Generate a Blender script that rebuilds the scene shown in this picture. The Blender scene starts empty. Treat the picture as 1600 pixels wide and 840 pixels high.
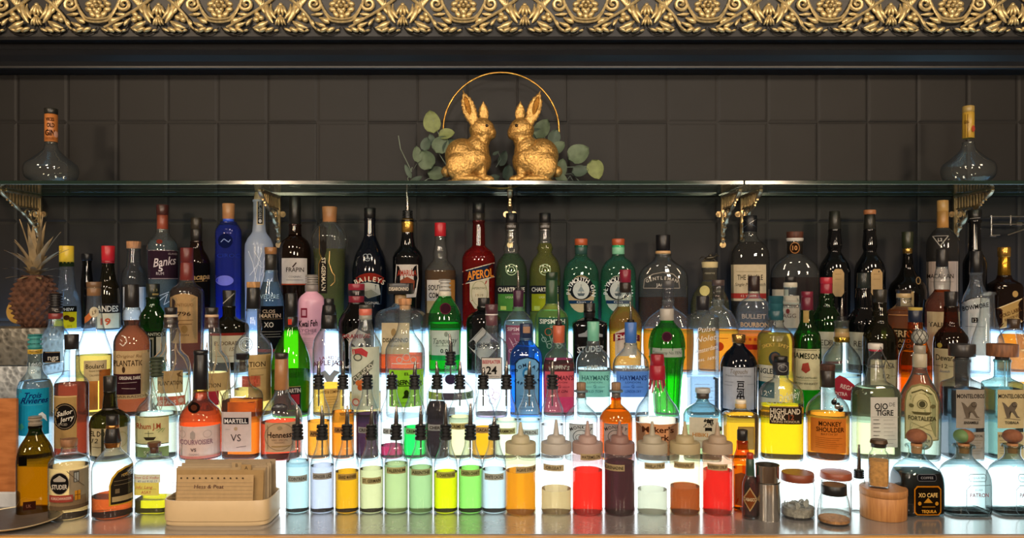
import bpy, bmesh, math, random
from mathutils import Vector, Matrix
random.seed(7)
S = bpy.context.scene
COL = S.collection
PI = math.pi

# ------------------------------------------------------------------ camera
F = 1200.0            # focal length in pixels of the 1600x840 frame
YH = 440.0            # horizon row
CT = 0.95             # counter top height above the floor
H = 0.488             # lens above the counter
CZ = CT + H
cam = bpy.data.objects.new('camera', bpy.data.cameras.new('camera'))
COL.objects.link(cam)
cam.data.sensor_width = 36.0
cam.data.lens = 36.0 * F / 1600.0
cam.data.shift_y = (YH - 420.0) / 1600.0
cam.location = (0, 0, CZ)
cam.rotation_euler = (PI / 2, 0, 0)
cam.data.clip_start = 0.05
S.camera = cam

# ------------------------------------------------------------------ look
S.view_settings.view_transform = 'Standard'
S.view_settings.look = 'None'
S.view_settings.gamma = 1.0
S.view_settings.use_curve_mapping = False
S.view_settings.exposure = 0.0
cy = S.cycles
cy.max_bounces = 26
cy.transmission_bounces = 24
cy.transparent_max_bounces = 40
cy.glossy_bounces = 5
cy.diffuse_bounces = 3
cy.caustics_reflective = False
cy.caustics_refractive = True
cy.sample_clamp_indirect = 6.0
cy.use_denoising = True
cy.use_adaptive_sampling = True
cy.adaptive_threshold = 0.03

# ------------------------------------------------------------------ world, lamps of the room and added front fill
W = bpy.data.worlds.new('room_dim')
S.world = W
W.use_nodes = True
bg = W.node_tree.nodes['Background']
bg.inputs[0].default_value = (0.30, 0.21, 0.14, 1)
bg.inputs[1].default_value = 0.42

def lamp(name, kind, loc, energy, color, size=0.1, target=None, sy=None):
    l = bpy.data.lights.new(name, kind)
    l.energy = energy
    l.color = color
    if kind == 'AREA':
        l.shape = 'RECTANGLE'
        l.size = size
        l.size_y = sy or size
    else:
        l.shadow_soft_size = size
    o = bpy.data.objects.new(name, l)
    COL.objects.link(o)
    o.location = loc
    if target:
        o.rotation_euler = (Vector(target) - Vector(loc)).to_track_quat('-Z', 'Y').to_euler()
    return o

WARM = (1.0, 0.76, 0.52)
for i, x in enumerate((-1.9, -0.65, 0.65, 1.9)):
    lamp('ceiling_lamp', 'AREA', (x, -0.1, 2.75), 11 if abs(x) < 1 else 15, WARM if abs(x) > 1 else (1.0, .84, .68), 0.30, (x * 0.6, 1.8, 1.3), 0.30)
for i, x in enumerate((-1.7, 0.0, 1.7)):  # unseen fill added low and frontal, to brighten labels and lower wall
    lamp('front_fill', 'AREA', (x, -1.5, 2.05), 25, WARM if x else (1.0, .88, .74), 0.30, (x * 0.5, 2.0, 1.25), 0.30)
for i, x in enumerate((-1.25, 0.0, 1.25)):
    for j in range(2):
        for k in range(3):
            lamp('bulb', 'POINT', (x + j * 0.09, -0.9, 2.05 + k * 0.085), 1.1, (1.0, 0.8, 0.58), 0.014)
# ------------------------------------------------------------------ colour and material helpers
def lin(c):
    return c / 12.92 if c <= 0.04045 else ((c + 0.055) / 1.055) ** 2.4
def hx(s):
    return tuple(lin(int(s[i:i + 2], 16) / 255.0) for i in (0, 2, 4))
_M = {}
def newmat(name):
    m = bpy.data.materials.new(name)
    m.use_nodes = True
    m.node_tree.nodes.clear()
    return m, m.node_tree.nodes, m.node_tree.links
def out(n, l, sock):
    o = n.new('ShaderNodeOutputMaterial')
    l.new(sock, o.inputs['Surface'])
def noise_col(n, l, c, amt=0.12, scale=40):
    t = n.new('ShaderNodeTexNoise'); t.inputs['Scale'].default_value = scale; t.inputs['Detail'].default_value = 3
    tc = n.new('ShaderNodeTexCoord'); l.new(tc.outputs['Object'], t.inputs['Vector'])
    r = n.new('ShaderNodeValToRGB')
    r.color_ramp.elements[0].position = 0.3; r.color_ramp.elements[1].position = 0.7
    r.color_ramp.elements[0].color = (*[max(0, v * (1 - amt)) for v in c], 1)
    r.color_ramp.elements[1].color = (*[min(1, v * (1 + amt)) for v in c], 1)
    l.new(t.outputs['Fac'], r.inputs['Fac'])
    return r.outputs['Color'], t
def solid(c, rough=0.4, metal=0.0, spec=0.5, amt=0.08, scale=40, bump=0.0, coat=0.0):
    key = ('s', c, rough, metal, spec, amt, scale, bump, coat)
    if key in _M: return _M[key]
    m, n, l = newmat('solid_' + c)
    p = n.new('ShaderNodeBsdfPrincipled')
    cs, t = noise_col(n, l, hx(c), amt, scale)
    l.new(cs, p.inputs['Base Color'])
    p.inputs['Roughness'].default_value = rough
    p.inputs['Metallic'].default_value = metal
    p.inputs['Specular IOR Level'].default_value = spec
    p.inputs['Coat Weight'].default_value = coat
    if bump:
        b = n.new('ShaderNodeBump'); b.inputs['Strength'].default_value = bump; b.inputs['Distance'].default_value = 0.002
        l.new(t.outputs['Fac'], b.inputs['Height']); l.new(b.outputs[0], p.inputs['Normal'])
    out(n, l, p.outputs[0]); _M[key] = m
    return m
def paper(c):
    key = ('p', c)
    if key in _M: return _M[key]
    m, n, l = newmat('paper_' + c)
    cs, t = noise_col(n, l, hx(c), 0.05, 90)
    d = n.new('ShaderNodeBsdfDiffuse'); l.new(cs, d.inputs[0])
    tr = n.new('ShaderNodeBsdfTranslucent'); l.new(cs, tr.inputs[0])
    mx = n.new('ShaderNodeMixShader'); mx.inputs[0].default_value = 0.30
    l.new(d.outputs[0], mx.inputs[1]); l.new(tr.outputs[0], mx.inputs[2])
    out(n, l, mx.outputs[0]); _M[key] = m
    return m
def schlick(n, l, normal=None, r0=.045, k=.75, p=4.5):
    """Fresnel reflectance that is the same from either side of a thin wall"""
    lw = n.new('ShaderNodeLayerWeight'); lw.inputs['Blend'].default_value = .5
    if normal: l.new(normal, lw.inputs['Normal'])
    a = n.new('ShaderNodeMath'); a.operation = 'POWER'; a.inputs[1].default_value = p; l.new(lw.outputs['Facing'], a.inputs[0])
    m = n.new('ShaderNodeMath'); m.operation = 'MULTIPLY_ADD'; m.inputs[1].default_value = k; m.inputs[2].default_value = r0; l.new(a.outputs[0], m.inputs[0])
    return m.outputs[0]
def thin(c, edge=0.35, haze=0.05, rough=0.02, pw=2.8, seed=None):
    """bottle glass as a thin wall: tinted see-through, Fresnel gloss, rim tint darkened for the longer path and the missing refraction"""
    key = ('g', c, edge, haze, rough, pw)
    if key in _M: return _M[key]
    m, n, l = newmat('glass_' + c)
    col = hx(c)
    lw = n.new('ShaderNodeLayerWeight'); lw.inputs['Blend'].default_value = 0.5
    po = n.new('ShaderNodeMath'); po.operation = 'POWER'; po.inputs[1].default_value = pw
    l.new(lw.outputs['Facing'], po.inputs[0])
    mc = n.new('ShaderNodeMix'); mc.data_type = 'RGBA'
    l.new(po.outputs[0], mc.inputs[0])
    mc.inputs[6].default_value = (*col, 1)
    mc.inputs[7].default_value = (*[v * edge for v in col], 1)  # dark rim put into the tint, since these thin walls bend no light
    t = n.new('ShaderNodeBsdfTransparent'); l.new(mc.outputs[2], t.inputs[0])
    sh = t.outputs[0]
    if haze:  # pale haze mixed in to stand for glare and glow over the glass
        tr = n.new('ShaderNodeBsdfTranslucent'); tr.inputs[0].default_value = (*[min(1, v + .1) for v in col], 1)
        df = n.new('ShaderNodeBsdfDiffuse'); df.inputs[0].default_value = (*[min(1, v + .1) for v in col], 1)
        m1 = n.new('ShaderNodeMixShader'); m1.inputs[0].default_value = 0.4
        l.new(tr.outputs[0], m1.inputs[1]); l.new(df.outputs[0], m1.inputs[2])
        m2 = n.new('ShaderNodeMixShader'); m2.inputs[0].default_value = haze
        l.new(sh, m2.inputs[1]); l.new(m1.outputs[0], m2.inputs[2]); sh = m2.outputs[0]
    g = n.new('ShaderNodeBsdfGlossy'); g.inputs['Roughness'].default_value = rough
    tn = n.new('ShaderNodeTexNoise'); tn.inputs['Scale'].default_value = 28; tn.inputs['Detail'].default_value = 1
    tc = n.new('ShaderNodeTexCoord'); l.new(tc.outputs['Object'], tn.inputs['Vector'])
    b = n.new('ShaderNodeBump'); b.inputs['Strength'].default_value = 0.25; b.inputs['Distance'].default_value = 0.002
    l.new(tn.outputs['Fac'], b.inputs['Height']); l.new(b.outputs[0], g.inputs['Normal'])
    fr = schlick(n, l, b.outputs[0])
    mm = n.new('ShaderNodeMixShader')
    l.new(fr, mm.inputs[0]); l.new(sh, mm.inputs[1]); l.new(g.outputs[0], mm.inputs[2])
    out(n, l, mm.outputs[0]); _M[key] = m
    return m
def solidglass(c, ior=1.45, rough=0.0):
    key = ('sg', c, ior, rough)
    if key in _M: return _M[key]
    m, n, l = newmat('clear_' + c)
    g = n.new('ShaderNodeBsdfGlass'); g.inputs['Color'].default_value = (*hx(c), 1)
    g.inputs['Roughness'].default_value = rough; g.inputs['IOR'].default_value = ior
    out(n, l, g.outputs[0]); _M[key] = m
    return m
def liquid(c, gain=2.0, haze=0.0):
    """c is the colour the liquid shows against the lit risers; the tint is applied at entry and exit"""
    key = ('l', c, gain, haze)
    if key in _M: return _M[key]
    m, n, l = newmat('liquid_' + c)
    col = [min(1.0, v / gain) ** 0.5 for v in hx(c)]
    g = n.new('ShaderNodeBsdfRefraction'); g.inputs['Color'].default_value = (*col, 1)
    g.inputs['Roughness'].default_value = 0.0; g.inputs['IOR'].default_value = 1.17
    sh = g.outputs[0]
    if haze:
        full = hx(c)
        tr = n.new('ShaderNodeBsdfTranslucent'); tr.inputs[0].default_value = (*full, 1)
        df = n.new('ShaderNodeBsdfDiffuse'); df.inputs[0].default_value = (*full, 1)
        m1 = n.new('ShaderNodeMixShader'); m1.inputs[0].default_value = 0.35
        l.new(tr.outputs[0], m1.inputs[1]); l.new(df.outputs[0], m1.inputs[2])
        m2 = n.new('ShaderNodeMixShader'); m2.inputs[0].default_value = haze
        l.new(sh, m2.inputs[1]); l.new(m1.outputs[0], m2.inputs[2]); sh = m2.outputs[0]
    out(n, l, sh); _M[key] = m
    return m
def glow(c, strength):
    key = ('e', c, strength)
    if key in _M: return _M[key]
    m, n, l = newmat('lit_' + c)
    e = n.new('ShaderNodeEmission'); e.inputs[0].default_value = (*hx(c), 1); e.inputs[1].default_value = strength
    out(n, l, e.outputs[0]); _M[key] = m
    return m
def gold(c='c89b45', rough=0.32, bump=0.5, scale=60, metal=0.9):
    key = ('au', c, rough, bump, scale, metal)
    if key in _M: return _M[key]
    m, n, l = newmat('gold_' + c)
    p = n.new('ShaderNodeBsdfPrincipled')
    cs, t = noise_col(n, l, hx(c), 0.35, scale)
    t.inputs['Detail'].default_value = 6
    l.new(cs, p.inputs['Base Color']); p.inputs['Metallic'].default_value = metal; p.inputs['Roughness'].default_value = rough
    b = n.new('ShaderNodeBump'); b.inputs['Strength'].default_value = bump; b.inputs['Distance'].default_value = 0.003
    l.new(t.outputs['Fac'], b.inputs['Height']); l.new(b.outputs[0], p.inputs['Normal'])
    out(n, l, p.outputs[0]); _M[key] = m
    return m
def wood(c1, c2, rough=0.5, scale=(2, 2, 30), axis=None):
    key = ('w', c1, c2, rough, scale)
    if key in _M: return _M[key]
    m, n, l = newmat('wood_' + c1)
    p = n.new('ShaderNodeBsdfPrincipled')
    tc = n.new('ShaderNodeTexCoord'); mp = n.new('ShaderNodeMapping'); mp.inputs['Scale'].default_value = scale
    l.new(tc.outputs['Object'], mp.inputs[0])
    t = n.new('ShaderNodeTexNoise'); t.inputs['Scale'].default_value = 6; t.inputs['Detail'].default_value = 6
    l.new(mp.outputs[0], t.inputs['Vector'])
    r = n.new('ShaderNodeValToRGB'); r.color_ramp.elements[0].position = 0.35; r.color_ramp.elements[1].position = 0.65
    r.color_ramp.elements[0].color = (*hx(c1), 1); r.color_ramp.elements[1].color = (*hx(c2), 1)
    l.new(t.outputs['Fac'], r.inputs[0]); l.new(r.outputs[0], p.inputs['Base Color'])
    p.inputs['Roughness'].default_value = rough
    out(n, l, p.outputs[0]); _M[key] = m
    return m

# ------------------------------------------------------------------ object helpers
def X(px, D): return (px - 800.0) * D / F
def Z(py, D): return CZ - (py - YH) * D / F
def link(name, me, parent=None, loc=(0, 0, 0), rz=0.0):
    o = bpy.data.objects.new(name, me)
    COL.objects.link(o)
    o.location = loc
    o.rotation_euler = (0, 0, rz)
    if parent: o.parent = parent
    return o
def tag(o, label, cat, group=None, kind=None):
    o['label'] = label; o['category'] = cat
    if group: o['group'] = group
    if kind: o['kind'] = kind
    return o
def struct(o):
    o['kind'] = 'structure'
    return o
def mesh(name, verts, faces, mats, parent=None, smooth=True, mi=None, loc=(0, 0, 0), rz=0.0):
    me = bpy.data.meshes.new(name)
    me.from_pydata([tuple(v) for v in verts], [], faces)
    for m in (mats if isinstance(mats, (list, tuple)) else [mats]): me.materials.append(m)
    if mi: me.polygons.foreach_set('material_index', mi)
    if smooth: me.polygons.foreach_set('use_smooth', [True] * len(me.polygons))
    me.update()
    if smooth: me.set_sharp_from_angle(angle=math.radians(42))
    return link(name, me, parent, loc, rz)
class MB:
    def __init__(s): s.v = []; s.f = []; s.m = []
    def add(s, v, f, mi=0):
        o = len(s.v); s.v += [tuple(p) for p in v]; s.f += [tuple(i + o for i in q) for q in f]; s.m += [mi] * len(f)
    def box(s, x0, x1, y0, y1, z0, z1, mi=0, bev=0.0):
        b = min(bev, (x1 - x0) / 2.1, (y1 - y0) / 2.1, (z1 - z0) / 2.1)
        if b <= 0:
            v = [(x, y, z) for z in (z0, z1) for y in (y0, y1) for x in (x0, x1)]
            s.add(v, [(0, 2, 3, 1), (4, 5, 7, 6), (0, 1, 5, 4), (2, 6, 7, 3), (0, 4, 6, 2), (1, 3, 7, 5)], mi); return
        v = []
        for z, i in ((z0, b), (z0 + b, 0), (z1 - b, 0), (z1, b)):
            for cx, cyy in ((x0, y0), (x1, y0), (x1, y1), (x0, y1)):
                sx = 1 if cx == x0 else -1; sy = 1 if cyy == y0 else -1
                pts = [(cx + sx * (i), cyy + sy * (b + i * .4)), (cx + sx * (b + i * .4), cyy + sy * i)]
                if (cx, cyy) in ((x1, y0), (x0, y1)): pts.reverse()
                # keep going round counter-clockwise
                v += [(px, py, z) for px, py in pts]
        # reorder so that the loop is continuous
        f = []
        for k in range(3):
            for j in range(8):
                a = k * 8 + j; c = k * 8 + (j + 1) % 8
                f.append((a, c, c + 8, a + 8))
        f.append(tuple(range(7, -1, -1))); f.append(tuple(range(24, 32)))
        s.add(v, f, mi)
    def tube(s, pts, r, n=8, mi=0, cap=True, flat=1.0):
        pts = [Vector(p) for p in pts]
        rs = r if isinstance(r, (list, tuple)) else [r] * len(pts)
        v = []; f = []
        up = Vector((0, 0, 1))
        t0 = (pts[1] - pts[0]).normalized()
        if abs(t0.dot(up)) > .95: up = Vector((0, 1, 0))
        nn = (up - t0 * up.dot(t0)).normalized()
        for i, p in enumerate(pts):
            t = (pts[min(i + 1, len(pts) - 1)] - pts[max(i - 1, 0)])
            if t.length < 1e-9: t = t0
            t = t.normalized()
            nn = (nn - t * nn.dot(t))
            nn = nn.normalized() if nn.length > 1e-6 else t.orthogonal().normalized()
            bb = t.cross(nn)
            for k in range(n):
                a = 2 * PI * k / n
                v.append(p + nn * math.cos(a) * rs[i] + bb * math.sin(a) * rs[i] * flat)
        for i in range(len(pts) - 1):
            for k in range(n):
                a = i * n + k; b = i * n + (k + 1) % n
                f.append((a, b, b + n, a + n))
        if cap:
            f.append(tuple(range(n - 1, -1, -1))); f.append(tuple((len(pts) - 1) * n + k for k in range(n)))
        s.add(v, f, mi)
    def ell(s, c, r, rot=None, nu=12, nv=8, mi=0):
        v = []; f = []
        R = rot or Matrix.Identity(3)
        c = Vector(c)
        for j in range(1, nv):
            ph = PI * j / nv
            for i in range(nu):
                a = 2 * PI * i / nu
                v.append(c + R @ Vector((r[0] * math.sin(ph) * math.cos(a), r[1] * math.sin(ph) * math.sin(a), r[2] * math.cos(ph))))
        v.append(c + R @ Vector((0, 0, r[2]))); v.append(c + R @ Vector((0, 0, -r[2])))
        for j in range(nv - 2):
            for i in range(nu):
                a = j * nu + i; b = j * nu + (i + 1) % nu
                f.append((a, a + nu, b + nu, b))
        t = len(v) - 2
        for i in range(nu):
            f.append((t, i, (i + 1) % nu)); q = (nv - 2) * nu
            f.append((t + 1, q + (i + 1) % nu, q + i))
        s.add(v, f, mi)
    def build(s, name, mats, parent=None, smooth=True, loc=(0, 0, 0), rz=0.0):
        return mesh(name, s.v, s.f, mats, parent, smooth, s.m, loc, rz)

def pchip(xs, ys, q):
    n = len(xs)
    if n == 1: return ys[0]
    h = [xs[i + 1] - xs[i] for i in range(n - 1)]
    d = [(ys[i + 1] - ys[i]) / h[i] for i in range(n - 1)]
    m = [d[0]] + [0.0 if d[i - 1] * d[i] <= 0 else 2 * d[i - 1] * d[i] / (d[i - 1] + d[i]) for i in range(1, n - 1)] + [d[-1]]
    if q <= xs[0]: return ys[0]
    if q >= xs[-1]: return ys[-1]
    for i in range(n - 1):
        if q <= xs[i + 1]:
            t = (q - xs[i]) / h[i]
            return ((1 + 2 * t) * (1 - t) ** 2 * ys[i] + t * (1 - t) ** 2 * h[i] * m[i] + t * t * (3 - 2 * t) * ys[i + 1] + t * t * (t - 1) * h[i] * m[i + 1])

NSEG = 36
def ring(rx, ry, z, n, seg=NSEG):
    v = []
    for k in range(seg):
        a = 2 * PI * (k + 0.5) / seg
        c, s = math.cos(a), math.sin(a)
        if n > 2.01:
            c2 = math.copysign(abs(c) ** (2 / n), c); s2 = math.copysign(abs(s) ** (2 / n), s)
        else: c2, s2 = c, s
        v.append((rx * c2, ry * s2, z))
    return v
def loft(rings, cap0=True, cap1=True):
    seg = len(rings[0]); v = []; f = []
    for r in rings: v += r
    for j in range(len(rings) - 1):
        for k in range(seg):
            a = j * seg + k; b = j * seg + (k + 1) % seg
            f.append((a, b, b + seg, a + seg))
    if cap0: f.append(tuple(range(seg - 1, -1, -1)))
    if cap1: f.append(tuple((len(rings) - 1) * seg + k for k in range(seg)))
    return v, f

# ------------------------------------------------------------------ lettering
_FC = {}
def glyphs(s, bold=0.0, shear=0.0):
    key = (s, bold, shear)
    if key in _FC: return _FC[key]
    cu = bpy.data.curves.new('t', 'FONT')
    cu.body = s; cu.resolution_u = 2; cu.size = 1.0; cu.offset = bold; cu.shear = shear
    ob = bpy.data.objects.new('t', cu)
    me = ob.to_mesh()
    v = [(p.co.x, p.co.y) for p in me.vertices]
    f = [tuple(p.vertices) for p in me.polygons]
    ob.to_mesh_clear()
    bpy.data.objects.remove(ob); bpy.data.curves.remove(cu)
    if v:
        x0 = min(p[0] for p in v); x1 = max(p[0] for p in v)
        y0 = min(p[1] for p in v); y1 = max(p[1] for p in v)
    else: x0 = y0 = 0; x1 = y1 = 1
    _FC[key] = (v, f, x0, x1, y0, y1)
    return _FC[key]
# label items, all in photo pixels
def T(s, cx, cy_, h, c='222222', w=None, b=0.0, sh=0.0, rot=0.0): return ('T', s, cx, cy_, h, c, w, min(b, .022), sh, rot)
def R(x0, y0, x1, y1, c): return ('R', x0, y0, x1, y1, c)
def E(cx, cy_, rx, ry, c): return ('E', cx, cy_, rx, ry, c)
def O(cx, cy_, rx, ry, w, c): return ('O', cx, cy_, rx, ry, w, c)
def P(pts, c): return ('P', pts, c)
def LN(pts, w, c): return ('LN', pts, w, c)
def A(s, cx, cy_, r, a0, a1, h, c, b=0.0): return ('A', s, cx, cy_, r, a0, a1, h, c, min(b, .022))   # arc text, degrees clockwise from the top
def flat2d(it):
    k = it[0]
    if k == 'R':
        _, x0, y0, x1, y1, c = it
        nx = 12; ny = max(1, min(8, int(abs(y1 - y0) / 10)))
        v = [(x0 + (x1 - x0) * i / nx, y0 + (y1 - y0) * j / ny) for j in range(ny + 1) for i in range(nx + 1)]
        f = [(j * (nx + 1) + i, (j + 1) * (nx + 1) + i, (j + 1) * (nx + 1) + i + 1, j * (nx + 1) + i + 1) for j in range(ny) for i in range(nx)]
        return v, f, c
    if k == 'E':
        _, cx, cy_, rx, ry, c = it
        v = [(cx, cy_)]; f = []; n = 24
        for r in (0.35, 0.7, 1.0): v += [(cx + rx * r * math.sin(2 * PI * i / n), cy_ + ry * r * math.cos(2 * PI * i / n)) for i in range(n)]
        for i in range(n):
            f.append((0, 1 + i, 1 + (i + 1) % n))
            for j in range(2):
                a = 1 + j * n + i; b = 1 + j * n + (i + 1) % n
                f.append((a, a + n, b + n, b))
        return v, f, c
    if k == 'O':
        _, cx, cy_, rx, ry, w, c = it
        n = 28; v = []; f = []
        for i in range(n):
            a = 2 * PI * i / n
            v += [(cx + rx * math.sin(a), cy_ + ry * math.cos(a)), (cx + (rx - w) * math.sin(a), cy_ + (ry - w) * math.cos(a))]
        for i in range(n):
            a = 2 * i; b = 2 * ((i + 1) % n)
            f.append((a, b, b + 1, a + 1))
        return v, f, c
    if k == 'P':
        _, pts, c = it
        cx = sum(p[0] for p in pts) / len(pts); cy_ = sum(p[1] for p in pts) / len(pts)
        q = []
        for i in range(len(pts)):
            a, b = pts[i], pts[(i + 1) % len(pts)]
            n = 1 + int(math.hypot(b[0] - a[0], b[1] - a[1]) / 5)
            q += [(a[0] + (b[0] - a[0]) * t / n, a[1] + (b[1] - a[1]) * t / n) for t in range(n)]
        n = len(q); v = [(cx, cy_)]; f = []
        for r in (0.5, 1.0): v += [(cx + (p[0] - cx) * r, cy_ + (p[1] - cy_) * r) for p in q]
        for i in range(n):
            f.append((0, 1 + i, 1 + (i + 1) % n)); f.append((1 + i, 1 + n + i, 1 + n + (i + 1) % n, 1 + (i + 1) % n))
        return v, f, c
    if k == 'LN':
        _, pts, w, c = it
        v = []; f = []
        for a, b in zip(pts[:-1], pts[1:]):
            dx, dy = b[0] - a[0], b[1] - a[1]; L_ = math.hypot(dx, dy) or 1; nx, ny = -dy / L_ * w / 2, dx / L_ * w / 2
            n = 1 + int(L_ / 8); o = len(v)
            for i in range(n + 1):
                x, y = a[0] + dx * i / n, a[1] + dy * i / n
                v += [(x + nx, y + ny), (x - nx, y - ny)]
            f += [(o + 2 * i, o + 2 * i + 1, o + 2 * i + 3, o + 2 * i + 2) for i in range(n)]
        return v, f, c
    if k == 'T':
        _, s, cx, cy_, h, c, w, b, sh, rot = it
        v, f, x0, x1, y0, y1 = glyphs(s, b, sh)
        sy = h / 0.70; sx = sy if w is None else w / max(1e-6, x1 - x0)
        mx = (x0 + x1) / 2; my = 0.35
        ca, sa = math.cos(math.radians(rot)), math.sin(math.radians(rot))
        o = []
        for px, py in v:
            a, bb = (px - mx) * sx, -(py - my) * sy
            o.append((cx + a * ca - bb * sa, cy_ + a * sa + bb * ca))
        return o, f, c
    if k == 'A':
        _, s, cx, cy_, r, a0, a1, h, c, b = it
        V = []; Fc = []
        for i, ch in enumerate(s):
            if ch == ' ': continue
            a = math.radians(a0 + (a1 - a0) * i / max(1, len(s) - 1))
            v, f, x0, x1, y0, y1 = glyphs(ch, b)
            sc = h / 0.7; mx = (x0 + x1) / 2; off = len(V)
            ca, sa = math.cos(a), math.sin(a)
            for px, py in v:
                u, w_ = (px - mx) * sc, -(py - .35) * sc
                V.append((cx + r * math.sin(a) + u * ca - w_ * sa, cy_ - r * math.cos(a) + u * sa + w_ * ca))
            Fc += [tuple(q + off for q in ff) for ff in f]
        return V, Fc, c
def on_surface(name, items, parent, umap, vmap, ysurf, thick=0.0003, base=0.0006, mats=None):
    """lay flat label artwork on a bottle front: umap/vmap give local x and z, ysurf(x, z) the front of the wall"""
    mb = MB(); ml = []; idx = {}
    for li, it in enumerate(items):
        v, f, c = flat2d(it)
        if not v: continue
        key = c
        if key not in idx:
            idx[key] = len(ml)
            ml.append(c if not isinstance(c, str) else (gold(c[1:], .3, .1) if c[0] == '@' else paper(c)))
        off = base + thick * li
        q = []
        for u, w_ in v:
            x = umap(u); z = vmap(w_)
            q.append((x, ysurf(x, z) - off, z))
        mb.add(q, f, idx[key])
    return mb.build(name, ml, parent, smooth=False)

# ------------------------------------------------------------------ the rows the bottles stand on:  centre distance, top of the step above the counter
ROW = {0: (1.628, 0.0), 1: (1.716, 0.0937), 2: (1.826, 0.170), 3: (1.937, 0.260), 4: (2.060, 0.360)}
def L(name, x0, y0, x1, y1, c, *items, r=None, lab=None):
    return dict(name=name, items=([R(x0, y0, x1, y1, c)] if c else []) + list(items), r=r, lab=lab)
def piece_mesh(name, y0, y1, hw0, hw1, mat, parent, D, k, z_of, ribs=0, dr=1.0, n=2.0, seg=24, cx_off=0.0, dome=0.0):
    z1, z0 = z_of(y0), max(z_of(y1), .0004); r1, r0 = hw0 * k, hw1 * k
    hgt = z1 - z0; bv = min(0.0012, hgt * .2)
    prof = [(z0, r0 - bv * .6), (z0 + bv, r0)]
    if ribs:
        for i in range(ribs):
            a = z0 + bv + (hgt - 2 * bv) * (i + .24) / ribs; b = z0 + bv + (hgt - 2 * bv) * (i + .5) / ribs; c = z0 + bv + (hgt - 2 * bv) * (i + .76) / ribs
            rr = lambda z: r0 + (r1 - r0) * (z - z0) / hgt
            prof += [(a, rr(a) * .74), (a + 1e-5, rr(a)), (b, rr(b)), (c, rr(c)), (c + 1e-5, rr(c) * .74)]
    if dome:
        for i in range(0, 6):
            a = PI / 2 * i / 6
            prof.append((z0 + (hgt * (1 - dome)) + hgt * dome * math.sin(a), r1 * math.cos(a)))
        prof.append((z1, r1 * .08))
    else:
        prof += [(z1 - bv, r1), (z1, r1 - bv * .8)]
    rings = [ring(r, r * dr, z, n, seg) for z, r in prof]
    v, f = loft(rings)
    return mesh(name, [(a + cx_off, b, c) for a, b, c in v], f, mat, parent)
def pourer(parent, D, k, z_of, tip, top, bot, hw, tilt=0.0, tube_to=None, inside=None):
    blk = solid('17191c', .35)
    st = piece_mesh('stopper', top, bot, hw * .92, hw, blk, parent, D, k, z_of, ribs=4, seg=20)
    zt, z1 = z_of(tip), z_of(top)
    mb = MB(); h = zt - z1
    pts = []; rs = []
    for i in range(9):
        t = i / 8
        pts.append((tilt * k * 3 * t * t, -0.004 * math.sin(t * 2.2) + 0.004 * t, z1 - .002 + (h + .002) * t)); rs.append(hw * k * (.42 - .24 * t))
    mb.tube(pts, rs, 10)
    mb.tube([(0.25 * hw * k, hw * k * .3, z1), (0.25 * hw * k, hw * k * .3, z1 + h * .5)], hw * k * .14, 6)
    mb.build('spout', solid('8c8884', .25, 1.0), st)
    if tube_to:
        m2 = MB(); m2.tube([(0, 0, z_of(bot)), (0, 0, z_of(tube_to))], hw * k * .16, 6)
        m2.build('breather_tube', solid('777777', .3, .8), st)
    return st

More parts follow.
